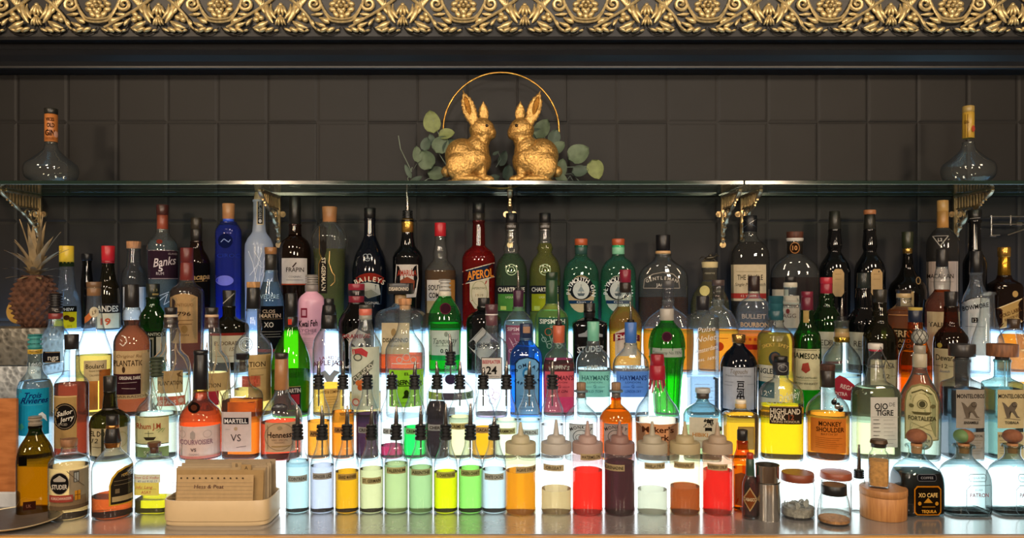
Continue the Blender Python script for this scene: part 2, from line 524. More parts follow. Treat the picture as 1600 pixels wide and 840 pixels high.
def B(kind, label, row, cx, prof, glass, liq=None, caps=(), labels=(), n=2.0, dr=1.0, rot=None, cat='bottle', group=None,
      pour=None, dD=0.0, base_hw=None, stuff_in=None, embed=(), solid_body=False, base_z=None, extra=None):
    """one bottle. prof: [(photo row, half width px), ...] lip to body; the foot is set by the step it stands on"""
    D, hz = ROW[row]; D += dD
    x = X(cx, D); th = math.atan2(x, D)
    if rot is None: rot = -th
    k = D / F * math.cos(th)
    z0w = CT + hz if base_z is None else base_z
    z_of = lambda y: Z(y, D) - z0w
    root = bpy.data.objects.new(kind, None); COL.objects.link(root)
    root.location = (x, D, z0w); root.rotation_euler = (0, 0, rot)
    root.empty_display_size = 0.03
    tag(root, label, cat, group)
    body = prof[-1][1] if base_hw is None else base_hw
    bw = max(p[1] for p in prof)
    nw = prof[0][1]
    zs = [(z_of(y), hw * k) for y, hw in prof]
    zs.sort()
    rb = zs[0][1]
    if base_hw is not None: rb = base_hw * k
    zs = [(0.0045, rb)] + [q for q in zs if q[0] > 0.012]
    xs_ = [q[0] for q in zs]; ys_ = [q[1] for q in zs]
    wide = bw * k; nr = nw * k
    def rx_at(z): return pchip(xs_, ys_, z)
    def shape(z):
        r = rx_at(z)
        t = max(0.0, min(1.0, (r - nr) / max(1e-6, wide - nr))) if wide - nr > 1e-4 else 1.0
        t = t * t * (3 - 2 * t)
        return r, r * (1 - (1 - dr) * t), 2.0 + (n - 2.0) * t
    ztop = xs_[-1]
    samp = sorted(set([0.0045 + (ztop - 0.0045) * i / 26 for i in range(27)] + xs_))
    rings = [ring(rb * .86, rb * .86 * (dr), 0.0, shape(0.0045)[2]), ring(rb * .97, rb * .97 * dr, 0.0012, shape(0.0045)[2])]
    for z in samp:
        a, b, c = shape(z); rings.append(ring(a, b, z, c))
    v, f = loft(rings, True, False)
    gm = glass if not isinstance(glass, str) else GL[glass]
    # thick lip and heavy glass foot
    g = MB(); g.add(v, f)
    if not solid_body:
        a, b, c = shape(ztop)
        g.add(*loft([ring(a * 1.08, b * 1.08, ztop - .006, 2), ring(a * 1.12, b * 1.12, ztop - .003, 2), ring(a * 1.05, b * 1.05, ztop, 2)], False, False))
    g.build('glass_body', gm, root)
    if liq:
        col, lev = liq[0], liq[1]
        lm = col if not isinstance(col, str) else liquid(col, (2.1, 1.7, 1.5, 1.5, 1.5)[row], (.03, .04, .07, .22, .22)[row])  # extra haze in the upper rows stands for light scattered up from the treads
        zl = z_of(lev); t_ = 0.0010; fl = 0.006
        ss = [fl + (zl - fl) * i / 18 for i in range(19)]
        rr = []
        a, b, c = shape(fl); rr.append(ring((a - t_) * .9, (b - t_) * .9, fl - .002, c))
        for z in ss:
            a, b, c = shape(z); rr.append(ring(a - t_, b - t_, z, c))
        v, f = loft(rr)
        mesh('liquid', v, f, lm, root)
    kd = (D - wide * dr * math.cos(th)) / F
    kx = kd * math.cos(th)
    for lb in labels:
        if lb['r']:
            rr0 = lb['r'] * k
            def ysf(x_, z_, rr0=rr0): return -math.sqrt(max(0.0, rr0 * rr0 - x_ * x_))
            dd = (D - rr0 * math.cos(th)) / F
            um = lambda u, dd=dd, rr0=rr0: max(-.98 * rr0, min(.98 * rr0, (u - cx) * dd * math.cos(th)))
            vm = lambda w_, dd=dd: CZ - (w_ - YH) * dd - z0w
        else:
            def ysf(x_, z_):
                a, b, c = shape(max(.0046, z_))
                q = min(.985, abs(x_) / a)
                return -b * (1 - q ** c) ** (1 / c)
            def um(u):
                return (u - cx) * kx
            vm = lambda w_: max(.005, CZ - (w_ - YH) * kd - z0w)
            um0 = um
            lim = wide * .975
            um = lambda u: max(-lim, min(lim, um0(u)))
        o = on_surface(lb['name'], lb['items'], root, um, vm, ysf)
        if lb['lab']: o['label'] = lb['lab']
    for c in caps:
        nm, y0, y1, h0, h1, mat = c[:6]
        kw = c[6] if len(c) > 6 else {}
        mt = mat if not isinstance(mat, str) else CAPM(mat)
        piece_mesh(nm, y0, y1, h0, h1, mt, root, D, k, z_of, **kw)
    if pour:
        pourer(root, D, k, z_of, *pour)
    if extra: extra(root, D, k, z_of, shape)
    return root
def CAPM(c):
    if c[0] == '@': return gold(c[1:], .25, .05)
    if c[0] == '#': return wood(c[1:], '%02x%02x%02x' % tuple(max(0, int(int(c[i:i + 2], 16) * .72)) for i in (1, 3, 5)), .6, (30, 30, 6))
    if c[0] == '~': return thin(c[1:], .5)
    return solid(c, .32, 0, .5, .1)
GL = {
    'clear': thin('fafefc', .08, pw=1.9), 'cool': thin('eefafc', .08, pw=1.9), 'green': thin('3f9a3a', .25), 'brightgreen': thin('6fe08a', .25),
    'dgreen': thin('3d5226', .3), 'olive': thin('6a6428', .3), 'brown': thin('8a4a18', .3), 'amberglass': thin('f0a030', .4),
    'blue': thin('74c4f4', .35), 'cobalt': thin('86a6ff', .5), 'teal': thin('a6f0d4', .35), 'smoke': thin('e4e8e6', .08, pw=1.8), 'aqua': thin('cfe8e6', .08, pw=1.6), 'red': thin('e8404a', .4),
    'frost': thin('c6d6e8', .7, .72, .25), 'black': solid('07090c', .06, 0, .6, .0, 10), 'navy': solid('060b16', .07, 0, .6, .0, 10),
    'dark': thin('1c1612', .5), 'champ': thin('7ecf2a', .25),
    'ribbed': thin('eef6ee', .02, .05, .02, 1.3),
}
# ================================================================== the setting
WALL_D = 2.17
def tile_wall_mat():
    m, n, l = newmat('dark_wall_tiles')
    p = n.new('ShaderNodeBsdfPrincipled')
    cs, t = noise_col(n, l, hx('111010'), 0.14, 14)
    l.new(cs, p.inputs['Base Color']); p.inputs['Roughness'].default_value = 0.55; p.inputs['Specular IOR Level'].default_value = .35
    b = n.new('ShaderNodeBump'); b.inputs['Strength'].default_value = 0.25; b.inputs['Distance'].default_value = 0.002
    l.new(t.outputs['Fac'], b.inputs['Height']); l.new(b.outputs[0], p.inputs['Normal'])
    out(n, l, p.outputs[0]); return m
# wall built of pillowed panels: one continuous surface with modelled joints
tw, thh = 78.2 * WALL_D / F, 155 * WALL_D / F
mb = MB()
xj0 = X(26.5, WALL_D); zj0 = Z(191, WALL_D)
for i in range(-5, 27):
    for j in range(-6, 4):
        x0 = xj0 + i * tw; x1 = x0 + tw; z1 = zj0 + j * thh; z0 = z1 - thh
        if z0 > CT + 1.9 or z1 < 0: continue
        g = 0.0010; b = 0.007; d = 0.0014
        ys = WALL_D + random.uniform(-.0006, .0006)
        v = []
        for (ins, yy) in ((0, WALL_D + d), (g, WALL_D + d), (g + .002, ys + .0008), (g + b, ys)):
            v += [(x0 + ins, yy, z0 + ins), (x1 - ins, yy, z0 + ins), (x1 - ins, yy, z1 - ins), (x0 + ins, yy, z1 - ins)]
        f = []
        for q in range(3):
            for k in range(4):
                a = q * 4 + k; c = q * 4 + (k + 1) % 4
                f.append((a, c, c + 4, a + 4))
        f.append((12, 13, 14, 15))
        mb.add(v, f)
struct(mb.build('wall_back', tile_wall_mat(), smooth=False))
mb = MB(); mb.box(-2.6, 2.6, -2.6, 2.3, -0.05, 0)
struct(mb.build('floor', wood('4a3626', '6a4c34', .5), smooth=False))

# ------------------------------------------------------------------ counter
def counter_mat():
    m, n, l = newmat('counter_top_grey')
    p = n.new('ShaderNodeBsdfPrincipled')
    cs, t = noise_col(n, l, hx('7e7c7b'), 0.10, 55); t.inputs['Detail'].default_value = 8
    l.new(cs, p.inputs['Base Color']); p.inputs['Roughness'].default_value = 0.22; p.inputs['Coat Weight'].default_value = 1.0; p.inputs['Coat Roughness'].default_value = .16; p.inputs['Coat IOR'].default_value = 1.7
    out(n, l, p.outputs[0]); return m
ctr = bpy.data.objects.new('back_bar_counter', None); COL.objects.link(ctr); ctr.location = (0, 1.48, 0)
tag(ctr, 'long grey back bar counter with a tan wooden front edge, under the whole front row', 'counter')
def child_box(name, parent, x0, x1, y0, y1, z0, z1, mat, bev=0.0):
    b = MB(); px, py, pz = parent.location
    b.box(x0 - px, x1 - px, y0 - py, y1 - py, z0 - pz, z1 - pz, 0, bev)
    return b.build(name, mat, parent, smooth=False)
child_box('worktop', ctr, -2.4, 2.4, 1.486, 2.165, CT - .03, CT, counter_mat(), .001)
child_box('front_edge', ctr, -2.4, 2.4, 1.470, 1.4855, CT - .045, CT - .0012, wood('c08a45', 'd9a860', .4, (1, 3, 20)), .002)
child_box('front_panel', ctr, -2.4, 2.4, 1.52, 2.165, 0.0, CT - .0305, wood('2c2622', '3a322b', .5))

# ------------------------------------------------------------------ stepped light box
RY = [1.660, 1.770, 1.880, 1.990, 2.150]
RZ = [0.0937, 0.170, 0.260, 0.360]
XL, XR = X(22, 1.66), 1.75
XLS = [-1.106, -1.125, -1.137, -1.5]
BR = (3.3, 3.3, 3.3, 3.0)
for i in range(4):
    ris = bpy.data.objects.new('lit_step', None); COL.objects.link(ris); ris.location = (0, 1.66, CT)
    tag(ris, ('lowest glowing white step, directly behind the front row', 'second glowing white step from the counter up', 'third glowing white step, its blue edge showing between bottles', 'topmost glowing white step against the dark wall')[i], 'light box', 'glowing steps of the bottle riser')
    b = MB(); b.box(XLS[i], XR, RY[i] - 1.66, (RY[i + 1] - 1.66) - .0005, 0.0005, RZ[i] - .006)
    b.build('light_panel', glow(('eaf6fb', 'ecf8ff', 'e2f2ff', 'd4e8ff')[i], BR[i]), ris, smooth=False)
    b = MB(); b.box(XLS[i], XR, RY[i] - 1.66, (RY[i + 1] - 1.66) - .0005, RZ[i] - .0055, RZ[i], 0, .0008)
    m, n, l = newmat('tread_acrylic_%d' % i)
    e = n.new('ShaderNodeEmission'); e.inputs[0].default_value = (*hx(('cdeafa', 'b9dcf8', 'a4cffa', '8cc0f8')[i]), 1); e.inputs[1].default_value = (2.8, 2.8, 3.2, 3.8)[i]
    g = n.new('ShaderNodeBsdfGlossy'); g.inputs['Roughness'].default_value = .1
    mx = n.new('ShaderNodeMixShader'); fr = n.new('ShaderNodeFresnel'); l.new(fr.outputs[0], mx.inputs[0])
    l.new(e.outputs[0], mx.inputs[1]); l.new(g.outputs[0], mx.inputs[2]); out(n, l, mx.outputs[0])
    b.build('tread', m, ris, smooth=False)
    b = MB(); b.box(XLS[i] - .012, XLS[i] - .0005, RY[i] - 1.66, RY[i + 1] - 1.6605, 0.0005, RZ[i], 0, .001)
    b.build('end_panel', solid('8f9498', .4), ris, smooth=False)

# ------------------------------------------------------------------ carved frame across the top
FD = 2.085
k = FD / F
fr = bpy.data.objects.new('carved_frame', None); COL.objects.link(fr); fr.location = (0, FD, Z(62, FD))
tag(fr, 'wide black wall frame with gilded carved scrolls, leaves and flowers across the top', 'frame')
# moulding profile: (photo row, distance)
prof = [(-60, 2.03), (-22, 2.045), (-20, 2.06), (0, 2.072), (40, 2.080), (58, 2.078), (64, 2.075), (65.5, 2.085), (66.5, 2.100), (72, 2.105), (76, 2.094), (77.5, 2.088),
        (84, 2.096), (92, 2.110), (98, 2.116), (101, 2.116), (102.5, 2.120), (103.5, 2.132), (104, 2.168), (-60, 2.168)]
v = []; f = []
for sx in (-2.3, 2.3):
    for py, dd in prof: v.append((sx, dd - FD, Z(py, FD) - fr.location.z))
m_ = len(prof)
for j in range(m_):
    a = j; b_ = (j + 1) % m_
    f.append((a, b_, b_ + m_, a + m_))
f.append(tuple(range(m_))); f.append(tuple(range(2 * m_ - 1, m_ - 1, -1)))
mesh('moulding', v, f, solid('14161a', .40, 0, .5, .15, 20, .1), fr, smooth=False)

def relief():
    """one repeat of the gilded carving in photo pixels around the flower centre (u right, v down)"""
    mb = MB()
    def P3(u, v_, h): return (u * k, -h * k, -v_ * k)
    def lobe(u, v_, ln, wd, ang, h=4.5, lift=2.0):
        Rm = Matrix.Rotation(math.radians(ang), 3, 'Y')
        mb.ell(P3(u, v_, lift), (ln * k, h * k, wd * k), Rm, 10, 7)
    def stem(pts, r0, r1, h=4, n=16, bow=0, mi=0):
        q = []; xs = list(range(len(pts)))
        for i in range(n + 1):
            t = (len(pts) - 1) * i / n
            q.append(P3(pchip(xs, [p[0] for p in pts], t), pchip(xs, [p[1] for p in pts], t), h))
        mb.tube(q, [(r0 + (r1 - r0) * i / n) * k for i in range(n + 1)], 7, mi)
    def petal(pts, wd, h=3.2):
        q = []; rs = []; n_ = 12
        for i in range(n_ + 1):
            t = i / n_; a, b, c = pts
            u_ = (1 - t) ** 2 * a[0] + 2 * t * (1 - t) * b[0] + t * t * c[0]; w_ = (1 - t) ** 2 * a[1] + 2 * t * (1 - t) * b[1] + t * t * c[1]
            q.append(P3(u_, w_, h + 1.6 * t)); rs.append(max(.25, wd * math.sin(PI * min(1, .06 + .9 * t ** 1.3)) ** .8) * k)
        mb.tube(q, rs, 9)
    def spiral(cu, cv, r0, turns, a0, sgn, w):
        q = []; rs = []
        for i in range(23):
            t = i / 22; a = a0 + sgn * turns * 2 * PI * t; r = r0 * (1 - t * .86)
            q.append(P3(cu + r * math.cos(a), cv + r * math.sin(a), 4 + 4 * t)); rs.append(w * (1 - t * .25) * k)
        mb.tube(q, rs, 7)
    # flower
    for i in range(10):
        a = 2 * PI * i / 10
        lobe(15 * math.sin(a), 13 + 15 * math.cos(a), 6.5, 4.4, math.degrees(a) + 90, 4.5, 2)
    for i in range(6):
        a = 2 * PI * (i + .5) / 6
        lobe(7 * math.sin(a), 13 + 7 * math.cos(a), 4.2, 3.0, math.degrees(a) + 90, 4.5, 5)
    lobe(0, 13, 3.2, 3.2, 0, 5, 7); lobe(0, 22, 6, 4.6, 90, 5, 4)
    # double U band round the flower
    for dv, rr in ((0, 2.0), (4.5, 1.8)):
        stem([(-30, 14 + dv * .2), (-24, 24 + dv * .6), (-15, 32 + dv), (0, 34 + dv), (15, 32 + dv), (24, 24 + dv * .6), (30, 14 + dv * .2)], rr, rr, 5, 22)
    for s in (-1, 1):
        spiral(s * 42, 10, 10.5, 1.35, (0 if s < 0 else PI), s * -1 if False else (-s), 3.2)
        stem([(s * 30, 15), (s * 33, 8), (s * 36, 0), (s * 46, -3)], 2.4, 2.6, 5)
        # acanthus comb outside the scroll
        for i in range(6):
            petal([(s * (64 - i * .5), 13 + i * 1.2), (s * (55 + i * 3), 4 + i * 2.2), (s * (52 + i * 4.2), -7 + i * 2.6)], 2.7)
        # arching stalk and its leaves
        stem([(s * 112, -6), (s * 94.5, -5), (s * 78, 6), (s * 60, 19), (s * 40, 31), (s * 22, 42), (s * 12, 47)] if s > 0 else
             [(s * 100, -6), (s * 90, -4), (s * 76, 5), (s * 62, 18), (s * 50, 32), (s * 44, 44), (s * 38, 50)], 3.0, 1.6, 6, 26)
        c0 = 94.5
        for (pts_, wd) in (([(20, 5), (25, 21), (11, 40)], 4.6), ([(15, 9), (17, 24), (6.5, 33)], 3.4), ([(27, 9), (30, 17), (22, 26)], 3.0), ([(42, 47), (31, 46), (19, 37)], 4.6), ([(60, 31), (69, 35), (76, 40)], 4.4),
                           ([(54, 38), (62, 43), (70, 45)], 3.4), ([(47, 26), (56, 27), (66, 25)], 3.0), ([(44, 32), (50, 38), (52, 44)], 3.0)):
            petal([(s * (c0 - a_), b_) for a_, b_ in pts_], wd)
        for a_, b_ in ((36, 26), (30, 31), (38, 34)): lobe(s * (c0 - a_), b_, 5.2, 4.4, 30, 4.5, 3)
    # hanging bell flowers at the left seam of the repeat
    for vv, sc in ((16, 1.0), (33, .8)):
        for a in (-38, -14, 14, 38):
            lobe(-94.5 + a * .17 * sc, vv + 3, 9 * sc, 2.6 * sc, 90 - a * .6, 4, 3.5)
        lobe(-94.5, vv - 5 * sc, 3.5 * sc, 3.5 * sc, 0, 4, 4)
    # rim of beaded leaves in little cups
    for i in range(4):
        u0 = -94.5 + 47.25 * (i + .5)
        up = 1 if i % 2 else -1
        lobe(u0 - 13, 49.5, 6, 2.4, 25, 3, 1.5); lobe(u0 - 3.5, 49.5, 7.2, 3.6, -28 * up, 4, 2.5)
        lobe(u0 + 7, 49.5, 7.2, 3.4, -28 * up, 4, 2.5); lobe(u0 + 17, 50.5, 4, 2, -20, 3, 1.5)
        stem([(u0 - 22, 45), (u0 - 14, 54), (u0, 57.5), (u0 + 14, 54), (u0 + 22, 45)], .9, .9, 1.0, 14, mi=1)
    return mb
rel = relief()
first = None
gm = gold('dcc690', .36, .35, 90, .62)
for i in range(-2, 10):
    u = 157 + 189.3 * i
    if u < -140 or u > 1740: continue
    if first is None:
        o = rel.build('gilded_carving', [gm, solid('15120f', .35)], fr); first = o
    else:
        o = first.copy(); COL.objects.link(o); o.parent = fr
    o.location = ((u - 800) * k, -.006, 62 * k)
    o.rotation_euler = (-.06, 0, 0)

# ------------------------------------------------------------------ glass shelves and brackets
ZS = CZ + 0.242
def glass_shelf(x0, x1, label):
    r = bpy.data.objects.new('glass_shelf', None); COL.objects.link(r); r.location = ((x0 + x1) / 2, 2.03, ZS)
    tag(r, label, 'shelf')
    b = MB(); b.box(x0 - r.location.x, x1 - r.location.x, 1.912 - 2.03, 2.162 - 2.03, 0, .0105, 0, .0012)
    b.build('glass_sheet', SHELFM, r, smooth=False)
    xa, xb = x0 - r.location.x + .002, x1 - r.location.x - .002
    for yy in (1.912 - 2.03 - .0002, 2.162 - 2.03 + .0002):  # added bright metal rods standing in for the glint on the glass edges
        b = MB(); b.tube([(xa, yy, .0007), (xb, yy, .0007)], .0006, 6); b.build('edge_glint_rod', solid('7c8a82', .3, .7), r)
    return r
m, n, l = newmat('shelf_glass')
tr = n.new('ShaderNodeBsdfTransparent'); tr.inputs[0].default_value = (.80, .90, .86, 1)
g = n.new('ShaderNodeBsdfGlossy'); g.inputs['Roughness'].default_value = .015
frn = schlick(n, l, None, .05, .8, 5)
# polished edges look dark green: they face the room, the sheet faces do not
geo = n.new('ShaderNodeNewGeometry'); sx = n.new('ShaderNodeSeparateXYZ'); l.new(geo.outputs['True Normal'], sx.inputs[0])
ab = n.new('ShaderNodeMath'); ab.operation = 'ABSOLUTE'; l.new(sx.outputs['Z'], ab.inputs[0])
gt = n.new('ShaderNodeMath'); gt.operation = 'LESS_THAN'; gt.inputs[1].default_value = .5; l.new(ab.outputs[0], gt.inputs[0])
pe = n.new('ShaderNodeBsdfPrincipled'); pe.inputs['Base Color'].default_value = (*hx('1c2e28'), 1); pe.inputs['Roughness'].default_value = .12
mx = n.new('ShaderNodeMixShader'); l.new(frn, mx.inputs[0]); l.new(tr.outputs[0], mx.inputs[1]); l.new(g.outputs[0], mx.inputs[2])
m2 = n.new('ShaderNodeMixShader'); l.new(gt.outputs[0], m2.inputs[0]); l.new(mx.outputs[0], m2.inputs[1]); l.new(pe.outputs[0], m2.inputs[2])
out(n, l, m2.outputs[0]); SHELFM = m
XS = X(1147, 2.0)
glass_shelf(-1.45, XS - .001, 'long clear glass shelf on gold brackets, the one carrying the two rabbits')
glass_shelf(XS + .001, 1.55, 'shorter clear glass shelf at the right, carrying the yellow-necked bulb bottle')

brass = gold('c9ab7c', .34, .4, 50, .8)
def bracket(px, label):
    x = X(px, WALL_D)
    r = bpy.data.objects.new('shelf_bracket', None); COL.objects.link(r); r.location = (x, WALL_D, ZS - .142)
    tag(r, label, 'bracket', 'ornate gold shelf brackets')
    hh = .142; dp = .175
    b = MB(); b.box(-.0045, .0045, -.010, -.0005, 0, hh - .004, 0, .0012)
    b.tube([(0, -.011, .004), (0, -.0005, .004)], .0085, 14)
    b.build('wall_bar', brass, r)
    b = MB(); b.box(-.0045, .0045, -dp, -.0005, hh - .0065, hh - .0006, 0, .0012)
    b.box(-.007, .007, -dp * .9, -.01, hh - .0045, hh - .0006, 0, .001)
    b.build('top_arm', brass, r)
    b = MB()
    q = []
    for i in range(40):
        t = i / 39
        y = -dp * .98 * (1 - t) ** 2.3 - .012 * t; z = hh - .006 - (hh - .014) * (t ** .8)
        w = .004 * math.sin(t * 22)
        q.append((0, y - w * .6, z + w * .5))
    b.tube(q, [.0034 + .0012 * math.sin(i * 1.1) for i in range(40)], 8, flat=1.5)
    b.build('curved_brace', brass, r)
    b = MB()
    for i in range(10):
        y = -.022 - i * .0135
        t = 1 - ((-y - .012) / (dp * .98)) ** (1 / 2.3) if -y > .012 else 1
        zb = hh - .006 - (hh - .014) * (max(0, t) ** .8)
        z1 = max(zb, hh - .038)
        b.box(-.0022, .0022, y - .0028, y + .0028, z1, hh - .006)
    b.box(-.0022, .0022, -.125, -.01, hh - .040, hh - .036)
    for (cy_, cz_, rr) in ((-.032, hh - .058, .014), (-.060, hh - .054, .010), (-.022, hh - .084, .009)):
        b.tube([(0, cy_ + rr * math.cos(a * PI / 8), cz_ + rr * math.sin(a * PI / 8)) for a in range(17)], .0022, 6)
    b.build('lattice', brass, r)
    b = MB(); b.tube([(-.0105, -.0075, hh - .052), (-.0105, -.0005, hh - .052)], .0085, 14); b.tube([(-.0105, -.0095, hh - .052), (-.0105, -.0070, hh - .052)], .0035, 8)
    b.tube([(.0105, -.0075, hh - .052), (.0105, -.0005, hh - .052)], .0085, 14)
    b.build('screw_plate', brass, r)
    return r
bracket(64, 'gold openwork bracket under the far left end of the shelf, above the pineapple')
bracket(437, 'gold openwork bracket beside the frosted white bottle')
bracket(797, 'gold openwork bracket seen head-on beneath the two rabbits')
bracket(1128, 'left gold bracket of the close pair at the shelf joint')
bracket(1158, 'right gold bracket of the close pair at the shelf joint, behind a dark-necked bottle')
bracket(1491, 'gold openwork bracket beneath the yellow-necked bulb bottle')

# ------------------------------------------------------------------ rabbits
def rabbit(cx, D, s, label, lean):
    """s=+1 faces right"""
    x = X(cx, D); k = D / F; z0 = ZS + .0105
    r = bpy.data.objects.new('rabbit_figurine', None); COL.objects.link(r); r.location = (x, D, z0); tag(r, label, 'figurine', 'gold rabbit figurines')
    zz = lambda py: Z(py, D) - z0
    b = MB()
    def e(u, py, ru, rd, rz, rot=0, dy=0, nu=20, nv=14):
        b.ell((s * u * k, dy * k, zz(py)), (ru * k, rd * k, rz * k), Matrix.Rotation(math.radians(rot * s), 3, 'Y'), nu, nv)
    e(-2, 252, 36, 27, 30, 0); e(-12, 243, 27, 24, 27, 8)     # rump and back
    e(10, 243, 21, 20, 34, 4)                                  # chest
    e(18, 219, 14, 13, 18, 8)                                  # neck
    e(19, 203, 20, 16.5, 19, 0); e(29, 207, 12.5, 12, 11.5, 14); e(33, 211, 8, 8.5, 7.5); e(22, 214, 13, 13.5, 11)   # head, cheek, muzzle
    e(-14, 262, 22, 9, 22, 18, -20)                            # near haunch
    e(-14, 262, 22, 9, 22, 18, 20)
    e(16, 250, 11, 8, 13, 0, -14); e(18, 266, 9, 7, 16, -6, -11); e(18, 266, 9, 7, 16, -6, 11)    # forelegs
    e(26, 281, 13, 7.5, 6, 0, -11); e(26, 281, 13, 7.5, 6, 0, 11)     # front paws
    e(-2, 282, 22, 9, 6.5, 0, -20); e(-2, 282, 22, 9, 6.5, 0, 20)      # hind feet
    e(-36, 268, 9, 9, 9, 0)                                   # tail
    # low plinth under the feet
    v, f = loft([[(s * (p[0] - 1 * k), p[1], p[2]) for p in ring(38 * k, 27 * k, 0.0, 2.6)], [(s * (p[0] - 1 * k), p[1], p[2]) for p in ring(36 * k, 25 * k, .008, 2.6)]])
    b.add(v, f if s > 0 else [tuple(reversed(q)) for q in f])
    # ears
    for (u0, p0, u1, p1, w, dy) in ((-2 + 8, 192, -9, 147, 10.5, -7), (21, 190, 21, 160, 8, 7)):
        n_ = 9
        for i in range(n_):
            t = i / (n_ - 1)
            uu = u0 + (u1 - u0) * t; pp = p0 + (p1 - p0) * t
            wd = w * (0.45 + .75 * math.sin(PI * min(1, t * .85 + .12)) - .12 * t) * (1 if t < .8 else 1 - (t - .8) * 3.4)
            e(uu, pp, wd, 3.6, 5.5, -18 if u0 < 10 else 0, dy, 12, 8)
    o = b.build('body', gold('c89f5c', .34, 1.0, 170, .75), r)
    rm = o.modifiers.new('merge', 'REMESH'); rm.mode = 'VOXEL'; rm.voxel_size = .0019; rm.use_smooth_shade = True
    sm = o.modifiers.new('smooth', 'SMOOTH'); sm.iterations = 5; sm.factor = .6
    # relief details: eye, inner ear, haunch fold
    b = MB(); b.ell((s * 27 * k, -14.6 * k, zz(199)), (2.6 * k, 1.5 * k, 2.6 * k), None, 10, 7)
    b.build('eye', solid('2a1c0c', .3, .6), r)
    b = MB(); b.ell((s * (-3) * k, -10.8 * k, zz(167)), (4.6 * k, 1.2 * k, 15 * k), Matrix.Rotation(math.radians(-16 * s), 3, 'Y'), 12, 8)
    b.build('inner_ear', gold('8d6127', .45, 1.0, 170), r)
    return r
rabbit(734, 1.995, 1, 'left gold rabbit figurine facing right, nose to nose with its mate', 0)
rabbit(834, 1.995, -1, 'right gold rabbit figurine facing left, nose to nose with its mate', 0)

# ------------------------------------------------------------------ hoop wreath with eucalyptus
WD = 2.095; k = WD / F
wr = bpy.data.objects.new('hoop_wreath', None); COL.objects.link(wr); wr.location = (X(783, WD), WD, ZS + .0105)
tag(wr, 'thin gold hoop wreath with grey green eucalyptus, standing behind the two rabbits', 'wreath')
Rr = 90.5 * k; zc = Rr + .002
b = MB(); b.tube([(Rr * math.sin(a * PI / 36), 0, zc + Rr * math.cos(a * PI / 36)) for a in range(73)], .0026, 10, cap=False)
b.build('hoop', gold('cf9c4a', .3, .1), wr)
leafm = []
def leaf_mat(c):
    m, n, l = newmat('leaf_' + c)
    cs, t = noise_col(n, l, hx(c), .2, 60)
    p = n.new('ShaderNodeBsdfPrincipled'); l.new(cs, p.inputs['Base Color']); p.inputs['Roughness'].default_value = .6
    tr = n.new('ShaderNodeBsdfTranslucent'); l.new(cs, tr.inputs[0])
    mx = n.new('ShaderNodeMixShader'); mx.inputs[0].default_value = .25; l.new(p.outputs[0], mx.inputs[1]); l.new(tr.outputs[0], mx.inputs[2])
    out(n, l, mx.outputs[0]); return m
LM = [leaf_mat('8d9a62'), leaf_mat('6d8066'), leaf_mat('55685a')]
def leaf(mb, u, py, ln, wd, ang, mi, yaw=0.0, dy=0.0):
    """ang: direction of the leaf tip in degrees, 0 = right, 90 = up"""
    n_ = 8; v = []; f = []
    Rm = Matrix.Rotation(-math.radians(ang), 3, 'Y') @ Matrix.Rotation(math.radians(yaw), 3, 'X')
    c = Vector(((u - 783) * k, dy, Z(py, WD) - wr.location.z))
    for i in range(n_ + 1):
        t = i / n_; w = wd * math.sin(PI * min(1, t ** .8)) ** .6 * .5 if 0 < t < 1 else 0.0
        for q, sgn in enumerate((-1, -.5, 0, .5, 1)):
            v.append(c + Rm @ Vector(((t - .5) * ln * k, -(abs(sgn) ** 2) * .10 * wd * k - .0015 * math.sin(PI * t), sgn * w * k)))
    for i in range(n_):
        for q in range(4):
            a = i * 5 + q; f.append((a, a + 1, a + 6, a + 5))
    m0 = len(v)
    v2 = [p + Rm @ Vector((0, .0005, 0)) for p in v]
    mb.add(v + v2, f + [tuple(reversed([q + m0 for q in ff])) for ff in f], mi)
b = MB()
LV = [(676, 193, 36, 27, 100, 0), (699, 212, 26, 20, 10, 0), (690, 228, 30, 26, 60, 1), (669, 252, 32, 30, 120, 1), (654, 244, 26, 15, 95, 1), (684, 273, 30, 24, 0, 1),
      (668, 228, 22, 18, 80, 2), (676, 220, 20, 12, 110, 2), (640, 270, 24, 8, 115, 2), (704, 232, 28, 24, 70, 2), (847, 205, 34, 26, 60, 1), (839, 214, 26, 22, 20, 2), (872, 232, 26, 20, 40, 1),
      (876, 264, 30, 18, 80, 1), (903, 244, 36, 34, 30, 1), (929, 267, 32, 26, -70, 0), (905, 270, 26, 20, 10, 2), (876, 282, 24, 16, -40, 1), (775, 241, 12, 5, 30, 2), (786, 248, 26, 14, 70, 2),
      (793, 270, 26, 18, 80, 2), (772, 279, 20, 12, 20, 2), (650, 282, 24, 10, 30, 2), (866, 214, 24, 20, 70, 2), (715, 250, 24, 20, 40, 2), (860, 250, 24, 20, 100, 2)]
for i, (u, py, ln, wd, an, mi) in enumerate(LV):
    leaf(b, u, py, ln, wd, an, mi, random.uniform(-25, 25), -.012 - .02 * random.random() if i < 19 else -.006)
b.build('eucalyptus_leaves', LM, wr)
b = MB()
STM = leaf_mat('8fa08e')
def wst(pts, r=.0011):
    b = MB(); b.tube([((u - 783) * k, -.010 - .004 * i, Z(py, WD) - wr.location.z) for i, (u, py) in enumerate(pts)], r, 6); b.build('stem', STM, wr)
wst([(700, 262), (686, 240), (688, 215), (678, 190)]); wst([(700, 275), (678, 262), (655, 254), (645, 270), (628, 235), (625, 215)])
wst([(700, 280), (670, 280), (655, 290)]); wst([(868, 262), (892, 262), (915, 261), (932, 262)]); wst([(868, 275), (892, 272), (906, 286)])
wst([(868, 270), (880, 290), (890, 276), (898, 290)]); wst([(862, 235), (850, 215), (842, 205)]); wst([(775, 262), (783, 250), (779, 240)]); wst([(645, 262), (638, 280), (642, 292)])


